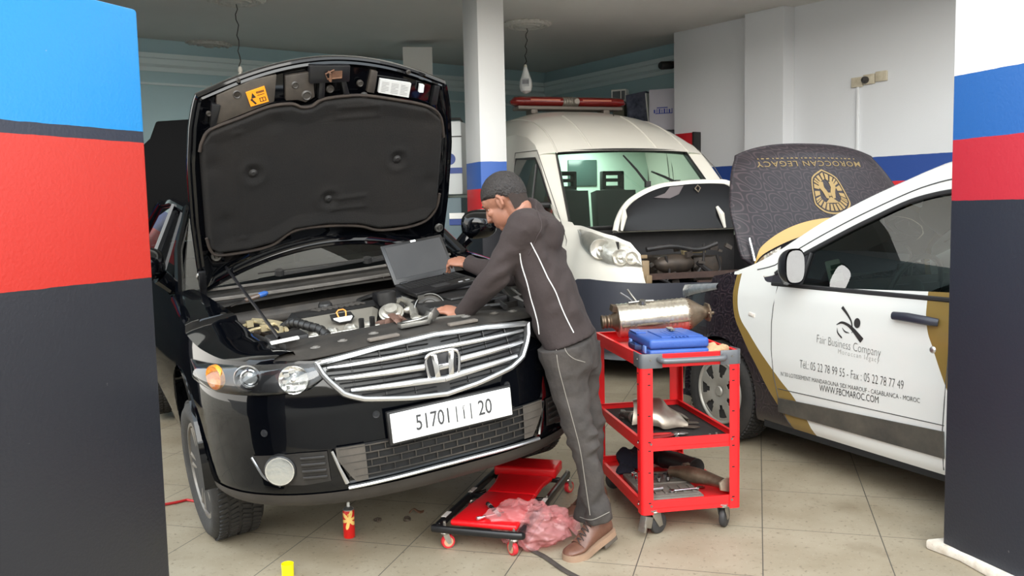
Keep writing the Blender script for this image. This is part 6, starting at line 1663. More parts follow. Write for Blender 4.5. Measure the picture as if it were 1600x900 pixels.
# ---- bottom shelf
t = on_trolley('socket_tray', 'grey moulded tray of chrome sockets on the bottom trolley shelf', 'socket set', (.185, .255, ZB+.002), math.radians(-2))
q = MB().box((0, 0, .012), (.28, .40, .024)); o = q.build('tray_base', mat('tray_grey', (112, 106, 98), .6, noise=(12, .6, (84, 78, 72)), bump=(50, .3)), t, bevel=.006)
q = MB()
for k in range(6): q.box((-.115+.045*k, -.10, .026), (.012, .10, .008))
q.box((0, -.17, .026), (.24, .02, .006)); q.box((0, .0, .026), (.25, .008, .008)); q.box((0, .16, .026), (.25, .008, .008)); q.build('tray_rib', MATS['tray_grey'], o)
for r in range(3):
    for c in range(5):
        if (r*5+c) in (4, 13): continue
        rr = .009+.0018*((c*3+r) % 4)
        s_ = on_trolley('chrome_socket', 'chrome socket in the grey tray on the bottom trolley shelf', 'socket', (.085+.046*c, .275+.05*r, ZB+.026), 0, 'sockets in the grey tray')
        MB().lathe([(rr*.62, .006), (rr*.62, .026), (rr, .026), (rr, .008), (rr*.85, 0), (0, 0)], n=16, cap=False).build('socket_body', CHROME, s_)
wrench('spanner', 'chrome spanner lying in the grey socket tray at its front edge', (.255, .115, ZB+.034), math.radians(4), .17, .013)
t = on_trolley('ratchet_handle', 'short chrome ratchet left of the spanner in the grey socket tray', 'ratchet', (.10, .135, ZB+.034), math.radians(8))
MB().tube([(-.02, 0, .008), (.05, 0, .008)], [.008, .007], 10).build('grip', BRUSHED, t); MB().lathe([(0, 0), (.016, 0), (.018, .006), (.016, .016), (0, .018)], (-.03, 0, 0), (0, 0, 1), 18).build('head', CHROME, t)
cl = on_trolley('dark_cloth', 'dark navy rag bunched at the outer rear of the bottom trolley shelf', 'cloth', (.165, .63, ZB+.002))
q = MB(); q.ell((-.01, 0, .045), (.075, .075, .05), n=20, m=12); q.ell((-.05, -.02, .055), (.055, .05, .055)); q.ell((.05, .03, .05), (.06, .05, .06)); q.ell((-.07, -.09, .018), (.05, .05, .018)); q.ell((.03, -.07, .03), (.05, .04, .03))
for v_ in range(len(q.v)):
    a, b, c = q.v[v_]; n_ = .008*math.sin(a*70+c*60)+.006*math.sin(b*90+a*40); q.v[v_] = (a+n_, b+n_*.5, max(0, c+n_))
q.build('cloth_folds', mat('navy_cloth', (24, 26, 40), .95, bump=(80, .4)), cl, remesh=.008, lap=3)
h0 = tl(1040, 716, ZB+.05); h1 = tl(1085, 714, ZB+.05); h2 = tl(1112, 730, ZB+.05); h3 = tl(1126, 742, ZB+.05)
t = on_trolley('rubber_hose', 'fat black rubber intake hose along the far side of the bottom trolley shelf', 'hose', (.318, .56, ZB+.003))
P = [(-.03, .08, .050), (-.02, .05, .050), (0, .0, .050), (.05, -.09, .050), (.085, -.20, .050)]
q = MB().tube([tuple(p_) for p_ in cr(P, 30)], .047, 20); q.build('hose_tube', mat('hose_rubber', (28, 28, 30), .5, noise=(12, .4, (56, 54, 52)), bump=(40, .15)), t)
q = MB()
for a_, b_ in ((13, 15), (27, 30)): MB().tube([tuple(p_) for p_ in cr(P, 30)[a_:b_]], .051, 20).build('hose_cuff', MATS['hose_rubber'], t)
t = on_trolley('exhaust_pipe', 'bent heat-stained exhaust pipe with a flange sticking over the bottom shelf corner', 'exhaust part', (.350, .215, ZB+.034), math.radians(0))
P = [(-.10, .10, .030), (-.06, .06, .035), (-.02, .0, .036), (.03, -.07, .034), (.07, -.14, .030)]
q = MB().tube([tuple(p_) for p_ in cr(P, 24)], [.026+.012*math.sin(PI*k/23)**2 for k in range(24)], 18); q.build('pipe', OLDM, t)
q = MB().prism([(-.05, -.018), (0, -.034), (.05, -.018), (.05, .018), (0, .034), (-.05, .018)], -.006, .006, Matrix.Translation((.080, -.165, .032)) @ Matrix.Rotation(math.radians(25), 4, 'Z') @ Matrix.Rotation(math.radians(78), 4, 'X')); q.build('flange', mat('bright_flange', (186, 176, 156), .4, metal=.7, noise=(16, .5, (120, 104, 84))), t, bevel=.003)
q = MB().tube([(-.04, .05, .05), (-.03, .10, .055), (.0, .12, .05)], .012, 10); q.build('branch_stub', OLDM, t)

# ================================================================== creeper board
CR0 = Vector((-.374, 3.79, 0)); CA = math.radians(-17)
CX = Matrix.Translation(CR0) @ Matrix.Rotation(CA, 4, 'Z'); CXI = CX.inverted()
cre = thing('creeper_board', 'red padded mechanic creeper on a black wheeled frame in front of the black sedan', 'creeper', CR0, (0, 0, CA))
CW, CL = .41, .945
for x0 in (.012, CW-.012):
    q = MB().box((x0, CL/2, .098), (.024, CL-.06, .034)); fr_ = q.build('side_rail', BLKMET, cre, bevel=.006)
    for y in ((.50, .14) if x0 < .1 else (.42,)):
        s_ = MB().box((x0, y, .1155), (.022, .07, .003)); s_.build('rail_sticker', mat('sticker_white_red', (216, 206, 200), .4), fr_)
q = MB().tube([tuple(p_) for p_ in cr([(.012, .06, .098), (.012, .02, .098), (.03, .0, .098), (CW-.03, .0, .098), (CW-.012, .02, .098), (CW-.012, .06, .098)], 30)], [(.017, .013)]*30, 10, up=(0, 0, 1)); q.build('end_bar', BLKMET, cre)
for y in (CL-.12, .50): MB().box((CW/2, y, .089), (CW-.04, .026, .024)).build('cross_bar', BLKMET, cre, bevel=.004)
PADR = mat('red_vinyl', (214, 16, 24), .34, noise=(5, .25, (186, 10, 18)), bump=(60, .12))
def pad_(name, poly, z0, z1):
    return MB().prism(poly, z0, z1).build(name, PADR, cre, bevel=.012, seg=4, smooth=60)
pad_('seat_pad', [(.075, .015), (.385, .015), (.375, .20), (.352, .44), (.105, .44), (.085, .20)], .110, .138)
pad_('back_pad', [(.104, .443), (.352, .443), (.345, .60), (.362, .735), (.070, .735), (.095, .60)], .110, .136)
pad_('headrest', [(.045, .735), (.375, .735), (.368, .915), (.05, .915)], .120, .172)
RW = mat('red_caster_tread', (196, 40, 48), .45); 
for x, y, a in ((.045, .03, .7), (CW-.04, .02, 2.4), (CW-.012, CL-.05, 1.2), (.012, CL-.05, 1.9), (.012, .47, 1.0), (CW-.012, .47, 1.5)):
    M = Matrix.Translation((x, y, 0)) @ Matrix.Rotation(a, 4, 'Z')
    q = MB().lathe([(0, .078), (.018, .078), (.020, .072), (.014, .066), (0, .066)], n=18); q.lathe([(0, .125), (.006, .125), (.007, .115), (.007, .06)], n=10)
    for s_ in (-1, 1): q.prism([(-.012, .068), (.016, .068), (.026, .026), (.012, .022), (-.006, .05)], s_*.014-.001, s_*.014+.001, Matrix(((1, 0, 0, 0), (0, 0, 1, 0), (0, 1, 0, 0), (0, 0, 0, 1))))
    f = q.xf(M).build('caster', ZINC, cre)
    MB().lathe([(.020, -.011), (.029, -.011), (.031, -.007), (.031, .007), (.029, .011), (.020, .011)], (.014, 0, .031), (0, 1, 0), 28).xf(M).build('caster_tread', RW, f)
    MB().lathe([(0, -.012), (.021, -.012), (.021, .012), (0, .012)], (.014, 0, .031), (0, 1, 0), 24).xf(M).build('wheel_core', mat('caster_core', (184, 150, 120), .5), f)
q = MB().tube([(.03, .55, .09), (.06, .56, .10), (.07, .53, .10), (.03, .50, .09)], .004, 6); q.build('release_lever', CHROME, cre)
p0 = at(751, 809, z=.148); p1 = at(783, 802, z=.148); t = thing('socket_extension', 'bright steel extension bar lying on the red creeper pad', 'tool', (p0+p1)/2)
d_ = (p1-p0)/2*1.25; MB().tube([-d_, d_], .0065, 10).build('bar', CHROME, t); MB().tube([-d_*1.1, -d_*.85], .0085, 10).build('square_end', BRUSHED, t)
p0 = at(762, 787, z=.153); p1 = at(781, 805, z=.153); t = thing('torch_light', 'dark pen light lying across the red creeper pad beside the bag', 'torch', (p0+p1)/2)
d_ = (p1-p0)/2; MB().tube([-d_, -d_*.6, d_*.9, d_], [.010, .009, .009, .006], 12).build('barrel', BLKPL, t); MB().tube([-d_*.75, -d_*.55], .0105, 12).build('collar', BRUSHED, t)
# pink plastic bag
bagm = bpy.data.materials.new('pink_film'); bagm.use_nodes = True; nt = bagm.node_tree; nt.nodes.clear()
o_ = nt.nodes.new('ShaderNodeOutputMaterial'); tr_ = nt.nodes.new('ShaderNodeBsdfTransparent'); tr_.inputs[0].default_value = (.90, .66, .66, 1)
pb_ = nt.nodes.new('ShaderNodeBsdfPrincipled'); pb_.inputs['Base Color'].default_value = lin((226, 164, 164)); pb_.inputs['Roughness'].default_value = .16; pb_.inputs['Coat Weight'].default_value = .6
mx_ = nt.nodes.new('ShaderNodeMixShader'); mx_.inputs[0].default_value = .30
nt.links.new(tr_.outputs[0], mx_.inputs[1]); nt.links.new(pb_.outputs[0], mx_.inputs[2]); nt.links.new(mx_.outputs[0], o_.inputs[0])
bag = thing('plastic_bag', 'crumpled translucent pink plastic bag beside the creeper and the brown boot', 'bag', (.055, 3.83, 0))
from mathutils import noise as mno
q = MB()
def bagf(u, v):
    th = 2*PI*u; ph = PI*(.02+.96*v)
    p = Vector((math.sin(ph)*math.cos(th), math.sin(ph)*math.sin(th), math.cos(ph)))
    n1 = mno.noise(p*1.3+Vector((3, 1, 2))); n2 = abs(mno.noise(p*2.1+Vector((7, 2, 5)))); n3 = abs(mno.noise(Vector((p.x*2.2, p.y*5.5, p.z*4.5))+Vector((1, 9, 4))))
    r = 1.06+.45*n1-.42*n2-.20*n3
    q_ = Vector((p.x*.165*r, p.y*.12*r, p.z*.105*r))
    z = q_.z+.098+.02*q_.x/.16*0
    return (q_.x+.02*p.z, q_.y+.03*p.z, max(.004+.004*(n2), z))
q.grid(bagf, 110, 64, cu=True)
q.build('bag_film', bagm, bag, smooth=40)
q = MB().grid(lambda u, v: (.12+.09*u+.02*math.sin(7*v), .02+.10*(v-.5)*(1+.4*u)+.03*u, .12-.06*u+.018*math.sin(9*v+5*u)+.012*math.sin(21*v)), 16, 30)
q.grid(lambda u, v: (-.0-.14*u, -.02+.12*(v-.5)+.02*math.sin(8*u), .12-.03*u+.02*math.sin(11*v+3*u)), 16, 26)
q.build('bag_mouth', bagm, bag, smooth=40)
# ================================================================== small things on the floor
p = at(546, 839, z=0)
t = thing('spray_can', 'red aerosol can with a white nozzle standing on the floor before the bumper', 'spray can', p)
def canpaint():
    m = bpy.data.materials.new('can_print'); m.use_nodes = True; nt = m.node_tree; b = nt.nodes['Principled BSDF']; L = nt.links.new
    tc = nt.nodes.new('ShaderNodeTexCoord'); mp = nt.nodes.new('ShaderNodeMapping'); mp.inputs['Location'].default_value = (-.006, .026, -.088); L(tc.outputs['Object'], mp.inputs[0])
    sp = nt.nodes.new('ShaderNodeSeparateXYZ'); L(mp.outputs[0], sp.inputs[0])
    at2 = nt.nodes.new('ShaderNodeMath'); at2.operation = 'ARCTAN2'; L(sp.outputs['Z'], at2.inputs[0]); L(sp.outputs['X'], at2.inputs[1])
    sn = nt.nodes.new('ShaderNodeMath'); sn.operation = 'MULTIPLY'; sn.inputs[1].default_value = 6; L(at2.outputs[0], sn.inputs[0])
    si = nt.nodes.new('ShaderNodeMath'); si.operation = 'SINE'; L(sn.outputs[0], si.inputs[0])
    ln = nt.nodes.new('ShaderNodeVectorMath'); ln.operation = 'LENGTH'; L(mp.outputs[0], ln.inputs[0])
    th = nt.nodes.new('ShaderNodeMath'); th.operation = 'MULTIPLY_ADD'; th.inputs[1].default_value = .016; th.inputs[2].default_value = .030; L(si.outputs[0], th.inputs[0])
    lt = nt.nodes.new('ShaderNodeMath'); lt.operation = 'LESS_THAN'; L(ln.outputs['Value'], lt.inputs[0]); L(th.outputs[0], lt.inputs[1])
    k = nt.nodes.new('ShaderNodeMix'); k.data_type = 'RGBA'; k.inputs[6].default_value = lin((206, 30, 26)); k.inputs[7].default_value = lin((246, 206, 120)); L(lt.outputs[0], k.inputs[0])
    L(k.outputs[2], b.inputs['Base Color']); b.inputs['Roughness'].default_value = .3
    return m
MB().lathe([(0, 0), (.024, 0), (.0265, .004), (.0265, .126), (.024, .132), (0, .132)], n=32).build('can_body', canpaint(), t)
MB().lathe([(.025, .130), (.0255, .134), (.018, .142), (.010, .146), (0, .146)], n=28).build('can_shoulder', BRUSHED, t)
MB().lathe([(0, .166), (.005, .166), (.007, .162), (.007, .145), (0, .145)], n=14).build('nozzle', WHPL, t)
q = MB(); q.tube([(.0268*math.sin(a), -.0268*math.cos(a), .112+.005*math.sin(a*14)) for a in np.linspace(-.2, .7, 24)], .0014, 5); q.build('can_script', mat('can_yellow', (240, 200, 90), .4), t, smooth=0)
p = at(450, 899, z=0)
t = thing('yellow_cup', 'yellow plastic cup-shaped cap standing open side up on the front floor', 'cap', p)
MB().lathe([(0, .002), (.020, .002), (.0225, .004), (.0235, .052), (.0255, .052), (.0245, 0), (0, 0)], n=32, cap=False).build('cap_shell', mat('yellow_plastic', (240, 222, 10), .4), t)
t = thing('rubber_strip', 'flat dark rubber strip lying on the floor by the brown boot', 'strip', at(850, 870, z=0))
P = [at(a, b, z=.006) for a, b in ((814, 851), (832, 860), (850, 869), (866, 880), (882, 891), (905, 903), (930, 915))]
MB().tube([tuple(Vector(p_)-t.location) for p_ in cr(P, 40)], [(.005, .014)]*40, 8, up=(0, 0, 1)).build('strip_body', mat('dusty_rubber', (54, 48, 44), .75, noise=(14, .6, (84, 74, 66))), t)
DEB = mat('dirty_clip', (64, 54, 46), .7, noise=(30, .6, (100, 88, 74)))
t = thing('plastic_ring', 'small dirty ring lying on the floor left of the creeper', 'ring', at(636, 813, z=0))
MB().lathe([(.012, 0), (.017, 0), (.018, .012), (.013, .014), (.012, 0)], axis=(.3, -.5, 1), n=20, cap=False).build('ring_body', DEB, t)
t = thing('rubber_clip', 'dark broken clip on the floor between the spray can and the ring', 'clip', at(589, 815, z=0))
q = MB().tube([(-.012, 0, .008), (0, .012, .010), (.014, .0, .009), (.006, -.012, .006)], .007, 8); q.box((.008, .01, .008), (.02, .012, .014), (0, .3, .4)); q.build('clip_body', DEB, t)
t = thing('metal_bracket', 'small bent rusty bracket on the floor next to the creeper corner', 'bracket', at(651, 803, z=0))
q = MB().grid(lambda u, v: (-.035+.07*u, .02*(v-.5)+.015*u, .002+.028*(1-abs(2*u-.6))**2*(1-.3*v)+.004*v), 12, 5); q.build('bracket_plate', RUST, t, solid=.003)
t = thing('cable_end', 'short red cable end on the floor behind the front wheel of the black sedan', 'cable', at(276, 785, z=0))
q = MB().tube([tuple(Vector(at(a, b, z=.008))-t.location) for a, b in ((240, 792), (258, 788), (275, 785), (292, 781), (306, 783))], .007, 8); q.build('cable_body', mat('red_cable', (176, 26, 28), .5), t)
# ================================================================== things at the back of the garage
p = at(712, 345, Y=9.5); p.z = 0
t = thing('test_machine', 'white workshop machine with a blue stripe and top handle, left of the grey post', 'machine', (-.78, 9.55, 0), (0, 0, math.radians(-8)))
q = MB().box((0, 0, .86), (.62, .5, 1.52)).build('lower_cabinet', mat('slate_cabinet', (70, 92, 100), .5, noise=(3, .4, (56, 76, 84))), t, bevel=.01)
q = MB().box((0, 0, 2.03), (.66, .5, .76)).build('upper_case', mat('case_offwhite', (196, 200, 200), .45), t, bevel=.02)
MB().box((0, -.252, 1.90), (.66, .006, .06)).build('blue_stripe', mat('stripe_blue', (36, 62, 130), .45), q)
MB().lathe([(0, .004), (.06, .004), (.06, 0)], (.20, -.252, 2.02), (0, -1, 0), 24).build('blue_emblem', MATS['stripe_blue'], q)
MB().box((0, -.252, 2.25), (.66, .006, .012)).build('case_seam', BLKPL, q)
MB().tube([(.10, -.05, 2.41), (.12, -.05, 2.45), (.28, -.05, 2.45), (.30, -.05, 2.41)], .014, 8).build('top_handle', BLKPL, t)
q2 = MB().box((.26, -.256, 1.43), (.16, .012, .06)).build('white_tag', WHPL, t); MB().box((.26, -.257, 1.365), (.16, .012, .06)).build('blue_tag', MATS['stripe_blue'], t)
for x in (-.2, .2): MB().box((x, 0, .05), (.1, .4, .1)).build('plinth', BLKPL, t)
# boxes on top of a tall cabinet behind the ambulance
cab_ = thing('tall_cabinet', 'tall grey cabinet behind the ambulance carrying boxes on its top', 'cabinet', (1.74, 11.95, 0), (0, 0, math.radians(-55)))
q = MB().box((0, 0, 1.24), (1.15, .36, 2.42)).build('cabinet_body', mat('cabinet_grey', (120, 124, 128), .6), cab_, bevel=.01)
for x in (-.27, .27): MB().box((x, -.185, 1.24), (.50, .012, 2.3)).build('door', MATS['cabinet_grey'], cab_, bevel=.004)
zt_ = 2.452
def onshelf(s_, name, text, cat, rz=0, dy=0):
    p = Vector((1.74+.5736*s_, 11.95-.819*s_, 0)); return thing(name, text, cat, (p.x-.0, p.y, zt_), (0, 0, math.radians(-30+rz)))
t = onshelf(-.36, 'meter_box', 'small white device with two dark panes sitting above the light bar end', 'device', 8, -.03)
t.location.z = zt_
MB().box((0, 0, .225), (.15, .16, .45)).build('base_box', mat('olive_box', (92, 90, 74), .6), t)
MB().box((0, 0, .535), (.21, .16, .17)).build('casing', WHPL, t, bevel=.008)
MB().box((-.03, -.081, .535), (.11, .004, .12)).build('display', mat('dark_display', (64, 74, 80), .3), t)
MB().box((.065, -.081, .535), (.05, .004, .12)).build('side_display', MATS['dark_display'], t)
t = onshelf(.03, 'picture_carton', 'dark carton with a printed picture and white side, right of the small white device', 'carton', -6, -.08)
MB().box((0, 0, .272), (.30, .16, .51), (0, -.10, 0)).build('carton_body', mat('carton_print', (30, 38, 54), .4, noise=(7, .8, (116, 118, 140))), t, bevel=.004)
MB().box((.158, -.02, .265), (.02, .15, .49), (0, -.10, 0)).build('white_side', WHPL, t)
t = onshelf(.47, 'white_carton', 'pale carton with blue print leaning at the wall end above the van roof', 'carton', 10, -.16)
MB().box((0, 0, .26), (.34, .2, .52)).build('carton_body', mat('carton_pale', (186, 184, 194), .7), t, bevel=.004)
q = MB(); 
for k in range(8): q.box((-.10+.032*k, -.101, .24), (.010 if k % 2 else .020, .003, .06 if k % 3 else .045))
q.box((0, -.101, .285), (.14, .003, .012)); q.box((.02, -.101, .212), (.22, .003, .010)); q.build('blue_print', mat('print_blue', (44, 62, 150), .5), t, smooth=0)

# ================================================================== mechanic leaning into the engine bay
from mathutils.bvhtree import BVHTree
from mathutils import noise as mno2
PB = Vector((.30, 3.70, 0))
def W(px, py, Y): return at(px, py, Y=Y)-PB
SKIN = mat('warm_skin', (150, 103, 82), .5, noise=(16, .4, (130, 84, 66)), bump=(90, .08))
HAIR = mat('black_hair', (26, 21, 20), .6, noise=(60, .6, (48, 40, 36)), bump=(130, .8))
JACK = mat('brown_grey_softshell', (46, 37, 36), .9, noise=(5, .5, (55, 45, 43)), bump=(16, .7))
JEAN = mat('faded_black_denim', (47, 43, 41), .9, noise=(7, .8, (72, 66, 62)), bump=(18, .8))
# joints
SHL = W(818, 358, 3.74); ELL = W(772, 432, 3.76); WRL = W(722, 492, 3.88)
SHR = W(838, 362, 4.05); ELR = W(800, 430, 4.22); WRR = W(728, 412, 4.33)
HIPL = W(884, 560, 3.76); KNL = W(905, 676, 3.72); ANL = W(931, 806, 3.72)
HIPR = W(902, 560, 3.94); KNR = W(922, 668, 3.93); ANR = W(912, 800, 3.93)
NECK = W(818, 330, 3.90); HEAD = W(788, 315, 3.92)
f = Vector((-.72, .40, -.56)).normalized(); l = Vector((-.47, -.88, 0)); l = (l-f*l.dot(f)).normalized(); u = f.cross(l)
HR = Matrix(((f.x, l.x, u.x), (f.y, l.y, u.y), (f.z, l.z, u.z)))
def hd(x, y, z): return HEAD+HR @ Vector((x, y, z))
b = MB()
b.ell(HEAD+HR @ Vector((-.012, 0, .030)), (.097, .077, .088), HR, 28, 18)
b.ell(hd(.030, 0, -.040), (.064, .060, .078), HR, 24, 16)
b.ell(hd(.052, 0, -.088), (.034, .036, .030), HR, 16, 12)
b.ell(hd(.045, 0, .035), (.050, .062, .05), HR, 16, 12)
b.tube([hd(.092, 0, .018), hd(.106, 0, -.010), hd(.112, 0, -.028), hd(.095, 0, -.036)], [.008, .011, .014, .010], 12)
for s in (-1, 1):
    b.ell(hd(.102, s*.010, -.030), (.010, .009, .008), HR, 10, 8)
    b.ell(hd(.062, s*.042, -.018), (.022, .020, .018), HR, 12, 8)
    b.tube([hd(.086, s*.018, .026), hd(.084, s*.034, .030), hd(.072, s*.050, .026)], [.007, .008, .006], 8)
    b.tube([hd(-.004, s*.072, .006), hd(-.022, s*.084, .016), hd(-.034, s*.088, -.004), hd(-.026, s*.084, -.030), hd(-.008, s*.074, -.040), hd(.0, s*.072, -.020)], [.006, .0075, .008, .0075, .008, .006], 8)
    b.ell(hd(-.016, s*.078, -.012), (.018, .007, .024), HR, 12, 8)
b.tube([hd(.088, -.020, -.062), hd(.095, 0, -.060), hd(.088, .020, -.062)], [.005, .007, .005], 8)
b.tube([hd(.086, -.017, -.073), hd(.092, 0, -.073), hd(.086, .017, -.073)], [.005, .007, .005], 8)
b.tube([hd(-.030, 0, -.03), hd(-.045, 0, -.085), NECK*.6+hd(-.05, 0, -.10)*.4, NECK+Vector((.0, 0, -.03))], [.055, .056, .056, .050], 18)
# torso and limbs hidden in the clothes
SPM = (SHL+SHR)/2; HPM = (HIPL+HIPR)/2
b.tube([NECK, SPM+Vector((.02, 0, -.06)), SPM*.5+HPM*.5, HPM+Vector((0, 0, .06))], [.05, .065, .08, .085], 18)
b.tube([SHL, ELL, WRL], [.042, .038, .029], 14); b.tube([SHR, ELR, WRR], [.042, .042, .029], 14)
b.tube([SPM, SHL], .042, 12); b.tube([SPM, SHR], .042, 12)
b.tube([HIPL, KNL, ANL+Vector((.004, 0, .03))], [.07, .036, .030], 14); b.tube([HIPR, KNR, W(915, 790, 3.93)], [.07, .036, .030], 14); b.tube([HIPL, HIPR], .075, 14)
def hand(wr, d, n, curl, spread=1.0, s=1, thumb=.6, scale=1.0):
    """palm, four unequal fingers and a side thumb; d to the knuckles, n = back of the hand, s = thumb side"""
    d = d.normalized(); n = (n-d*n.dot(d)).normalized(); t = d.cross(n)*s
    R = Matrix(((d.x, t.x, n.x), (d.y, t.y, n.y), (d.z, t.z, n.z)))
    k = scale
    b.tube([wr-d*.03, wr, wr+d*.02*k], [(.021, .030), (.019, .029), (.017, .033)], 14, up=n)
    b.ell(wr+d*.050*k, (.050*k, .039*k, .0155*k), R, 18, 12)
    for i, (off, L, r) in enumerate(((.029, .070, .0088), (.0095, .078, .0092), (-.0105, .073, .0088), (-.029, .058, .0078))):
        p = wr+d*(.078-.004*abs(i-1))*k+t*off*k; a = math.radians(8); dirv = (d+t*(off*4.5*spread)).normalized()
        pts = [p-dirv*.025, p]; rs = [r*k*1.05, r*k*1.1]
        for seg, (fr_, ca) in enumerate(((.45, curl[0]), (.30, curl[1]), (.25, curl[2]))):
            a_ = math.radians(ca*(1+.06*i)); ax = dirv.cross(n)
            rot = Matrix.Rotation(-a_, 3, ax); dirv = (rot @ dirv).normalized(); n2 = n
            p = p+dirv*L*fr_*k; pts.append(p); rs.append(r*k*(1-.06*(seg+1)))
        b.tube(pts, rs, 10); b.ell(pts[-1], (rs[-1],)*3, n=10, m=8)
    p = wr+d*.022*k+t*.030*k
    td = (d*.75+t*thumb-n*.25).normalized(); p1 = p+td*.034*k; td2 = (td+d*.35-n*.1).normalized(); p2 = p1+td2*.028*k; p3 = p2+(td2+d*.2-n*.15).normalized()*.022*k
    b.tube([p-td*.02, p, p1, p2, p3], [.012*k, .0135*k, .0115*k, .0105*k, .0085*k], 10); b.ell(p3, (.0086*k,)*3, n=10, m=8)
# left hand flat on the slam panel, right hand bent over the keys
hand(WRL, W(700, 484, 3.90)-WRL, Vector((-.1, -.35, 1)), (16, 22, 14), 1.1, s=-1, thumb=.7, scale=1.0)
hand(WRR, W(706, 408, 4.36)-WRR, Vector((-.25, -.35, 1)), (38, 40, 26), 1.0, s=1, thumb=.75, scale=1.0)
person = b.build('person', SKIN, None, remesh=.0042, lap=2, smooth=180)
person.location = PB
label(person, 'person in dark jacket and faded jeans bending over the open engine bay', 'person')
# eyes, brows
for s in (-1, 1):
    MB().ell(hd(.061, s*.031, .004), (.013, .013, .012), HR, 14, 10).build('eye', mat('eye_white', (226, 222, 216), .2), person)
    MB().ell(hd(.0735, s*.0315, .003), (.0022, .006, .006), HR, 12, 8).build('iris', mat('iris_brown', (50, 32, 24), .2), person)
    MB().tube([hd(.090, s*.014, .028), hd(.089, s*.032, .034), hd(.076, s*.052, .027)], [.004, .005, .003], 8).build('eyebrow', HAIR, person)
# short black hair
hm = MB()
def hairf(uu, vv):
    th = 2*PI*uu; ph = PI*.5*1.32*vv
    p = Vector((math.sin(ph)*math.cos(th), math.sin(ph)*math.sin(th), math.cos(ph)))
    k = 1.035+.012*mno2.noise(p*9)+.006*mno2.noise(p*26)
    q = Vector((-.014+p.x*.097*k, p.y*.077*k, .032+p.z*.090*k))
    # hairline: pull the front rim back from the face, let the nape run lower
    if vv > .62:
        e = (vv-.62)/.38
        c = math.cos(th)
        if c > 0: q.z += e*(.055*c); q.x -= e*.012*c
        else: q.z -= e*.012*(-c)
        if abs(math.sin(th)) > .6: q.z += e*.024*abs(math.sin(th))*(1 if c > -.4 else .4)
    return hd(*q)
hm.grid(hairf, 72, 30, cu=True)
hm.build('hair', HAIR, person, solid=.006, smooth=60, offset=1)
nb = MB()
def nape(uu, vv):
    th = PI*.66+PI*.68*uu
    return hd(-.014+.100*math.cos(th)*(1-.22*vv), .079*math.sin(th)*(1-.12*vv), .0-.075*vv)
nb.grid(nape, 24, 8); nb.build('clipped_nape', mat('clipped_hair', (46, 35, 30), .9, noise=(90, .7, (30, 23, 21))), person, smooth=60)
# jacket
j = MB()
HEM = W(886, 535, 3.84); WST = W(866, 480, 3.85); CHS = W(846, 425, 3.87); UPP = W(834, 378, 3.89); TOP = W(826, 345, 3.90)
lat = (SHR-SHL).normalized()
j.tube([tuple(p) for p in cr([HEM, WST, CHS, UPP, TOP], 22)], [tuple(p) for p in cr([(.185, .122), (.178, .116), (.195, .122), (.195, .105), (.12, .070)], 22)], 28, up=lat)
j.tube([tuple(p) for p in cr([TOP+Vector((.03, 0, -.05)), NECK+Vector((.02, 0, -.02)), NECK*.45+hd(-.05, 0, -.10)*.55], 8)], [.092, .080, .070, .068, .067, .066, .066, .066], 22)
for S, E, Wr, ext in ((SHL, ELL, WRL, .012), (SHR, ELR, WRR, .0)):
    c = S*.5+((SHL+SHR)/2)*.5
    j.ell(S, (.078, .078, .085), n=20, m=14); j.ell(NECK*.35+CHS*.65+Vector((.03, 0, .05)), (.095, .17, .12), n=20, m=14)
    d_ = (Wr-E).normalized()
    path = [tuple(p) for p in cr([c, S, S*.5+E*.5+Vector((0, 0, -.004)), E, E*.5+Wr*.5, Wr-d_*.012], 26)]
    j.tube(path, [float(p[0]) for p in cr([(.085,), (.082,), (.066,), (.060,), (.052,), (.040,)], 26)], 20)
    j.tube([Wr-d_*.035, Wr+d_*.004], [.043, .040], 18)
for i, v in enumerate(j.v):
    p = Vector(v); q = p
    n_ = mno2.noise(p*8+Vector((4, 2, 7)))*.010+mno2.noise(p*19)*.006
    # cross folds on the sleeves near the elbows
    for E in (ELL, ELR):
        dd = (p-E).length
        if dd < .17: n_ += .010*math.sin((p.x*.6-p.z)*95)*(1-dd/.17)
    for E, S in ((SHL, None),):
        dd = (p-E).length
        if dd < .2: n_ += .004*math.sin((p.x+p.z)*70)*(1-dd/.2)
    rg = (1-abs(mno2.noise(Vector((p.x*5+p.z*3, p.y*4, p.z*9))+Vector((2, 3, 4)))))**7*.016
    ctr = Vector((0, .5, -.1)); n_ += rg
    j.v[i] = tuple(p+Vector((n_, -n_, n_*.6)))
jk = j.build('jacket', JACK, person, remesh=.0080, lap=3, smooth=180)
tree = BVHTree.FromPolygons([v.co+PB for v in jk.data.vertices], [tuple(p.vertices) for p in jk.data.polygons])
def on_cloth(tr, pix, off=.002):
    out = []
    for px, py in pix:
        d_ = FW+RT*((px-800)/FOC)+UP*((450-py)/FOC)
        h_ = tr.ray_cast(Vector((0, 0, EYE)), d_.normalized())
        if h_[0] is not None: out.append(h_[0]+h_[1]*off-PB)
    return out
PIPE = mat('white_piping', (226, 224, 222), .6)
for pix in (((812, 396), (816, 416), (824, 442), (830, 466), (836, 486), (841, 506), (843, 522)), ((829, 379), (842, 404), (855, 432), (868, 456), (877, 480), (887, 502), (896, 520))):
    P = on_cloth(tree, [tuple(p) for p in cr(pix, 30)])
    if len(P) > 3: MB().tube(P, .0025, 6).build('piping', PIPE, jk)
P = on_cloth(tree, [tuple(p) for p in cr(((836, 322), (846, 352), (838, 372), (826, 398)), 20)], .001)
if len(P) > 3: MB().tube(P, .003, 6).build('seam', mat('seam_dark', (54, 44, 43), .8), jk)
P = on_cloth(tree, [tuple(p) for p in cr(((792, 341), (800, 332), (808, 325), (818, 320)), 14)], .004)
if len(P) > 3: MB().tube(P, .0035, 6).build('collar_edge', PIPE, jk)
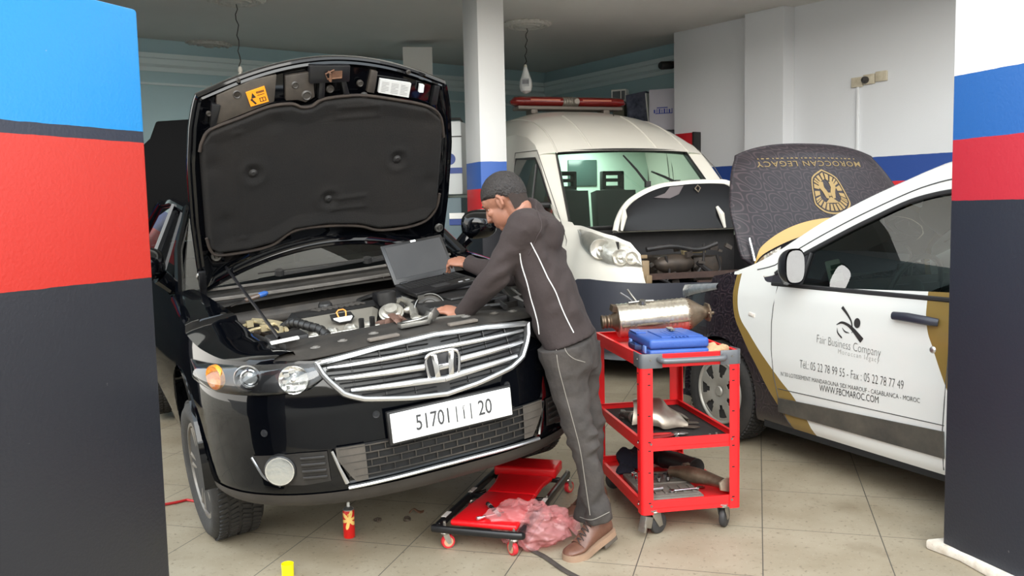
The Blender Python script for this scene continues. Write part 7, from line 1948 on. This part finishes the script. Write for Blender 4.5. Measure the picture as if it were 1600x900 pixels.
# trousers
t_ = MB()
t_.tube([W(888, 522, 3.84), W(890, 545, 3.85), W(892, 575, 3.85)], [(.165, .118), (.172, .125), (.15, .120)], 28, up=lat)
HEML = W(933, 814, 3.72); HEMR = W(916, 812, 3.93)
for H_, K_, A_ in ((HIPL, KNL, HEML), (HIPR, KNR, HEMR)):
    P = [H_+Vector((-.01, 0, .06)), H_, H_*.55+K_*.45+Vector((-.012, 0, 0)), K_, K_*.5+A_*.5+Vector((.010, 0, 0)), A_]
    t_.tube([tuple(p) for p in cr(P, 34)], [float(p[0]) for p in cr([(.115,), (.112,), (.082,), (.060,), (.054,), (.060,)], 34)], 22)
for i, v in enumerate(t_.v):
    p = Vector(v); n_ = mno2.noise(p*10+Vector((1, 5, 3)))*.011+mno2.noise(p*24)*.006
    zz = p.z
    for K_, r_ in ((KNL, .13), (HEML+Vector((0, 0, .05)), .12), (KNR, .13), (HEMR+Vector((0, 0, .05)), .12), (HIPL, .12)):
        dd = (p-K_).length
        if dd < r_: n_ += .0105*math.sin(zz*(150 if r_ < .13 else 105)+p.x*35)*(1-dd/r_)
    kz = max(math.exp(-((p.z-.50)/.14)**2), math.exp(-((p.z-.16)/.10)**2), .45*math.exp(-((p.z-.80)/.08)**2))
    n_ += kz*(1-abs(mno2.noise(Vector((p.x*4-p.z*2, p.y*4, p.z*17))+Vector((5, 1, 8)))))**6*.020
    t_.v[i] = tuple(p+Vector((n_, -n_*.8, 0)))
tr = t_.build('trousers', JEAN, person, remesh=.0070, lap=2, smooth=180)
tree2 = BVHTree.FromPolygons([v.co+PB for v in tr.data.vertices], [tuple(p.vertices) for p in tr.data.polygons])
STI = mat('denim_stitch', (128, 122, 114), .9)
for pix in (((868, 532), (872, 570), (882, 610), (893, 650), (906, 700), (914, 750), (922, 805)), ((880, 530), (884, 548), (896, 560), (914, 566)), ((906, 808), (925, 812), (952, 800))):
    P = on_cloth(tree2, [tuple(p) for p in cr(pix, 30)], .0008)
    if len(P) > 3: MB().tube(P, .0018, 5).build('stitching', STI, tr)
# boots
BOOT = mat('brown_leather', (92, 60, 48), .42, noise=(9, .7, (122, 84, 66)), bump=(50, .2)); SOLE = mat('tan_welt', (150, 122, 100), .7, noise=(16, .5, (120, 98, 80))); LACE = mat('dark_lace', (46, 34, 30), .8)
def boot(toe, heel, name, raise_):
    d_ = (heel-toe); d_.z = 0; L = .285; ang = math.atan2(-d_.y, -d_.x)
    M = Matrix.Translation(toe) @ Matrix.Rotation(ang, 4, 'Z')          # +x = toe direction, origin at the toe tip on the ground
    def bend(p):
        x, y, z = p                     # x from -L (heel) to 0 (toe)
        xb = -.085
        if x < xb:
            c, s_ = math.cos(raise_), math.sin(raise_); dx = x-xb
            return Vector((xb+dx*c+z*s_, y, z*c-dx*s_))
        return Vector((x, y, z))
    secs = [(-.285, .018, .085, .020), (-.275, .031, .100, .020), (-.24, .037, .118, .020), (-.20, .038, .125, .020), (-.165, .039, .118, .020), (-.135, .041, .095, .020), (-.10, .045, .074, .020), (-.06, .046, .060, .020), (-.025, .038, .050, .020), (-.008, .024, .040, .020), (0, .008, .030, .022)]
    q = MB(); NS = 36
    S = cr(secs, NS)
    def up_(uu, vv):
        x, w, h_, z0 = S[int(round(uu*(NS-1)))]; a = 2*PI*vv
        cy, cz = math.cos(a), math.sin(a)
        y = w*math.copysign(abs(cy)**.75, cy)*(1-.35*max(cz, 0)**1.5*(1 if x > -.19 else .35)); z = z0+(h_-z0)*(.5+.5*cz)
        return M @ bend((x, y, z))
    q.grid(up_, NS, 26); o = q.build(name, BOOT, person, weld=.0005, smooth=60)
    q = MB()
    top = [(s_[0]*1.01, s_[1]+.005) for s_ in S]
    out = [(x, w) for x, w in top]+[(x, -w) for x, w in reversed(top)]
    n_ = len(out)
    vs = [M @ bend((x, y, .010)) for x, y in out]+[M @ bend((x, y, .027)) for x, y in out]+[M @ bend((x, y, .0)) for x, y in out]
    q.add(vs, [(i, (i+1) % n_, n_+(i+1) % n_, n_+i) for i in range(n_)]+[(2*n_+i, 2*n_+(i+1) % n_, (i+1) % n_, i) for i in range(n_)])
    q.add(vs[2*n_:], [tuple(range(n_))]); q.add(vs[n_:2*n_], [tuple(range(n_))])
    q.build('sole', SOLE, o)
    q = MB().prism([(-.283, -.034), (-.20, -.040), (-.20, .040), (-.283, .034)], -.024, .002)
    q.v = [tuple(M @ bend(p)) for p in q.v]; q.build('boot_heel', mat('heel_grey', (86, 78, 70), .8), o, bevel=.003)
    q = MB()
    for k in range(5):
        x = -.165+.019*k; zt = interp(x, [(s_[0], s_[2]) for s_ in secs])+.001
        q.tube([M @ bend((x, -.024, zt-.014)), M @ bend((x+.006, 0, zt+.003)), M @ bend((x, .024, zt-.014))], .0032, 6)
        q.tube([M @ bend((x, -.024, zt-.014)), M @ bend((x+.012, .0, zt+.001)), M @ bend((x+.019, .024, zt-.020))], .0026, 6)
    q.build('laces', LACE, o)
    q = MB().tube([M @ bend((x, s_, z)) for x, s_, z in ((-.075, -.047, .03), (-.082, -.044, .05), (-.088, -.03, .068))], .0016, 5)
    q.tube([M @ bend((x, s_, z)) for x, s_, z in ((-.215, -.040, .03), (-.205, -.040, .07), (-.20, -.036, .11))], .0016, 5)
    q.tube([M @ bend((x, s_, z)) for x, s_, z in ((-.215, -.040, .05), (-.16, -.042, .075), (-.13, -.036, .088))], .0016, 5)
    q.build('boot_seam', mat('tan_thread', (170, 138, 108), .8), o)
boot(at(883, 877, z=0)-PB, at(972, 846, z=.0)-PB, 'boot', math.radians(17))
boot(at(882, 816, z=0)-PB, at(955, 792, z=.0)-PB, 'boot', math.radians(12))
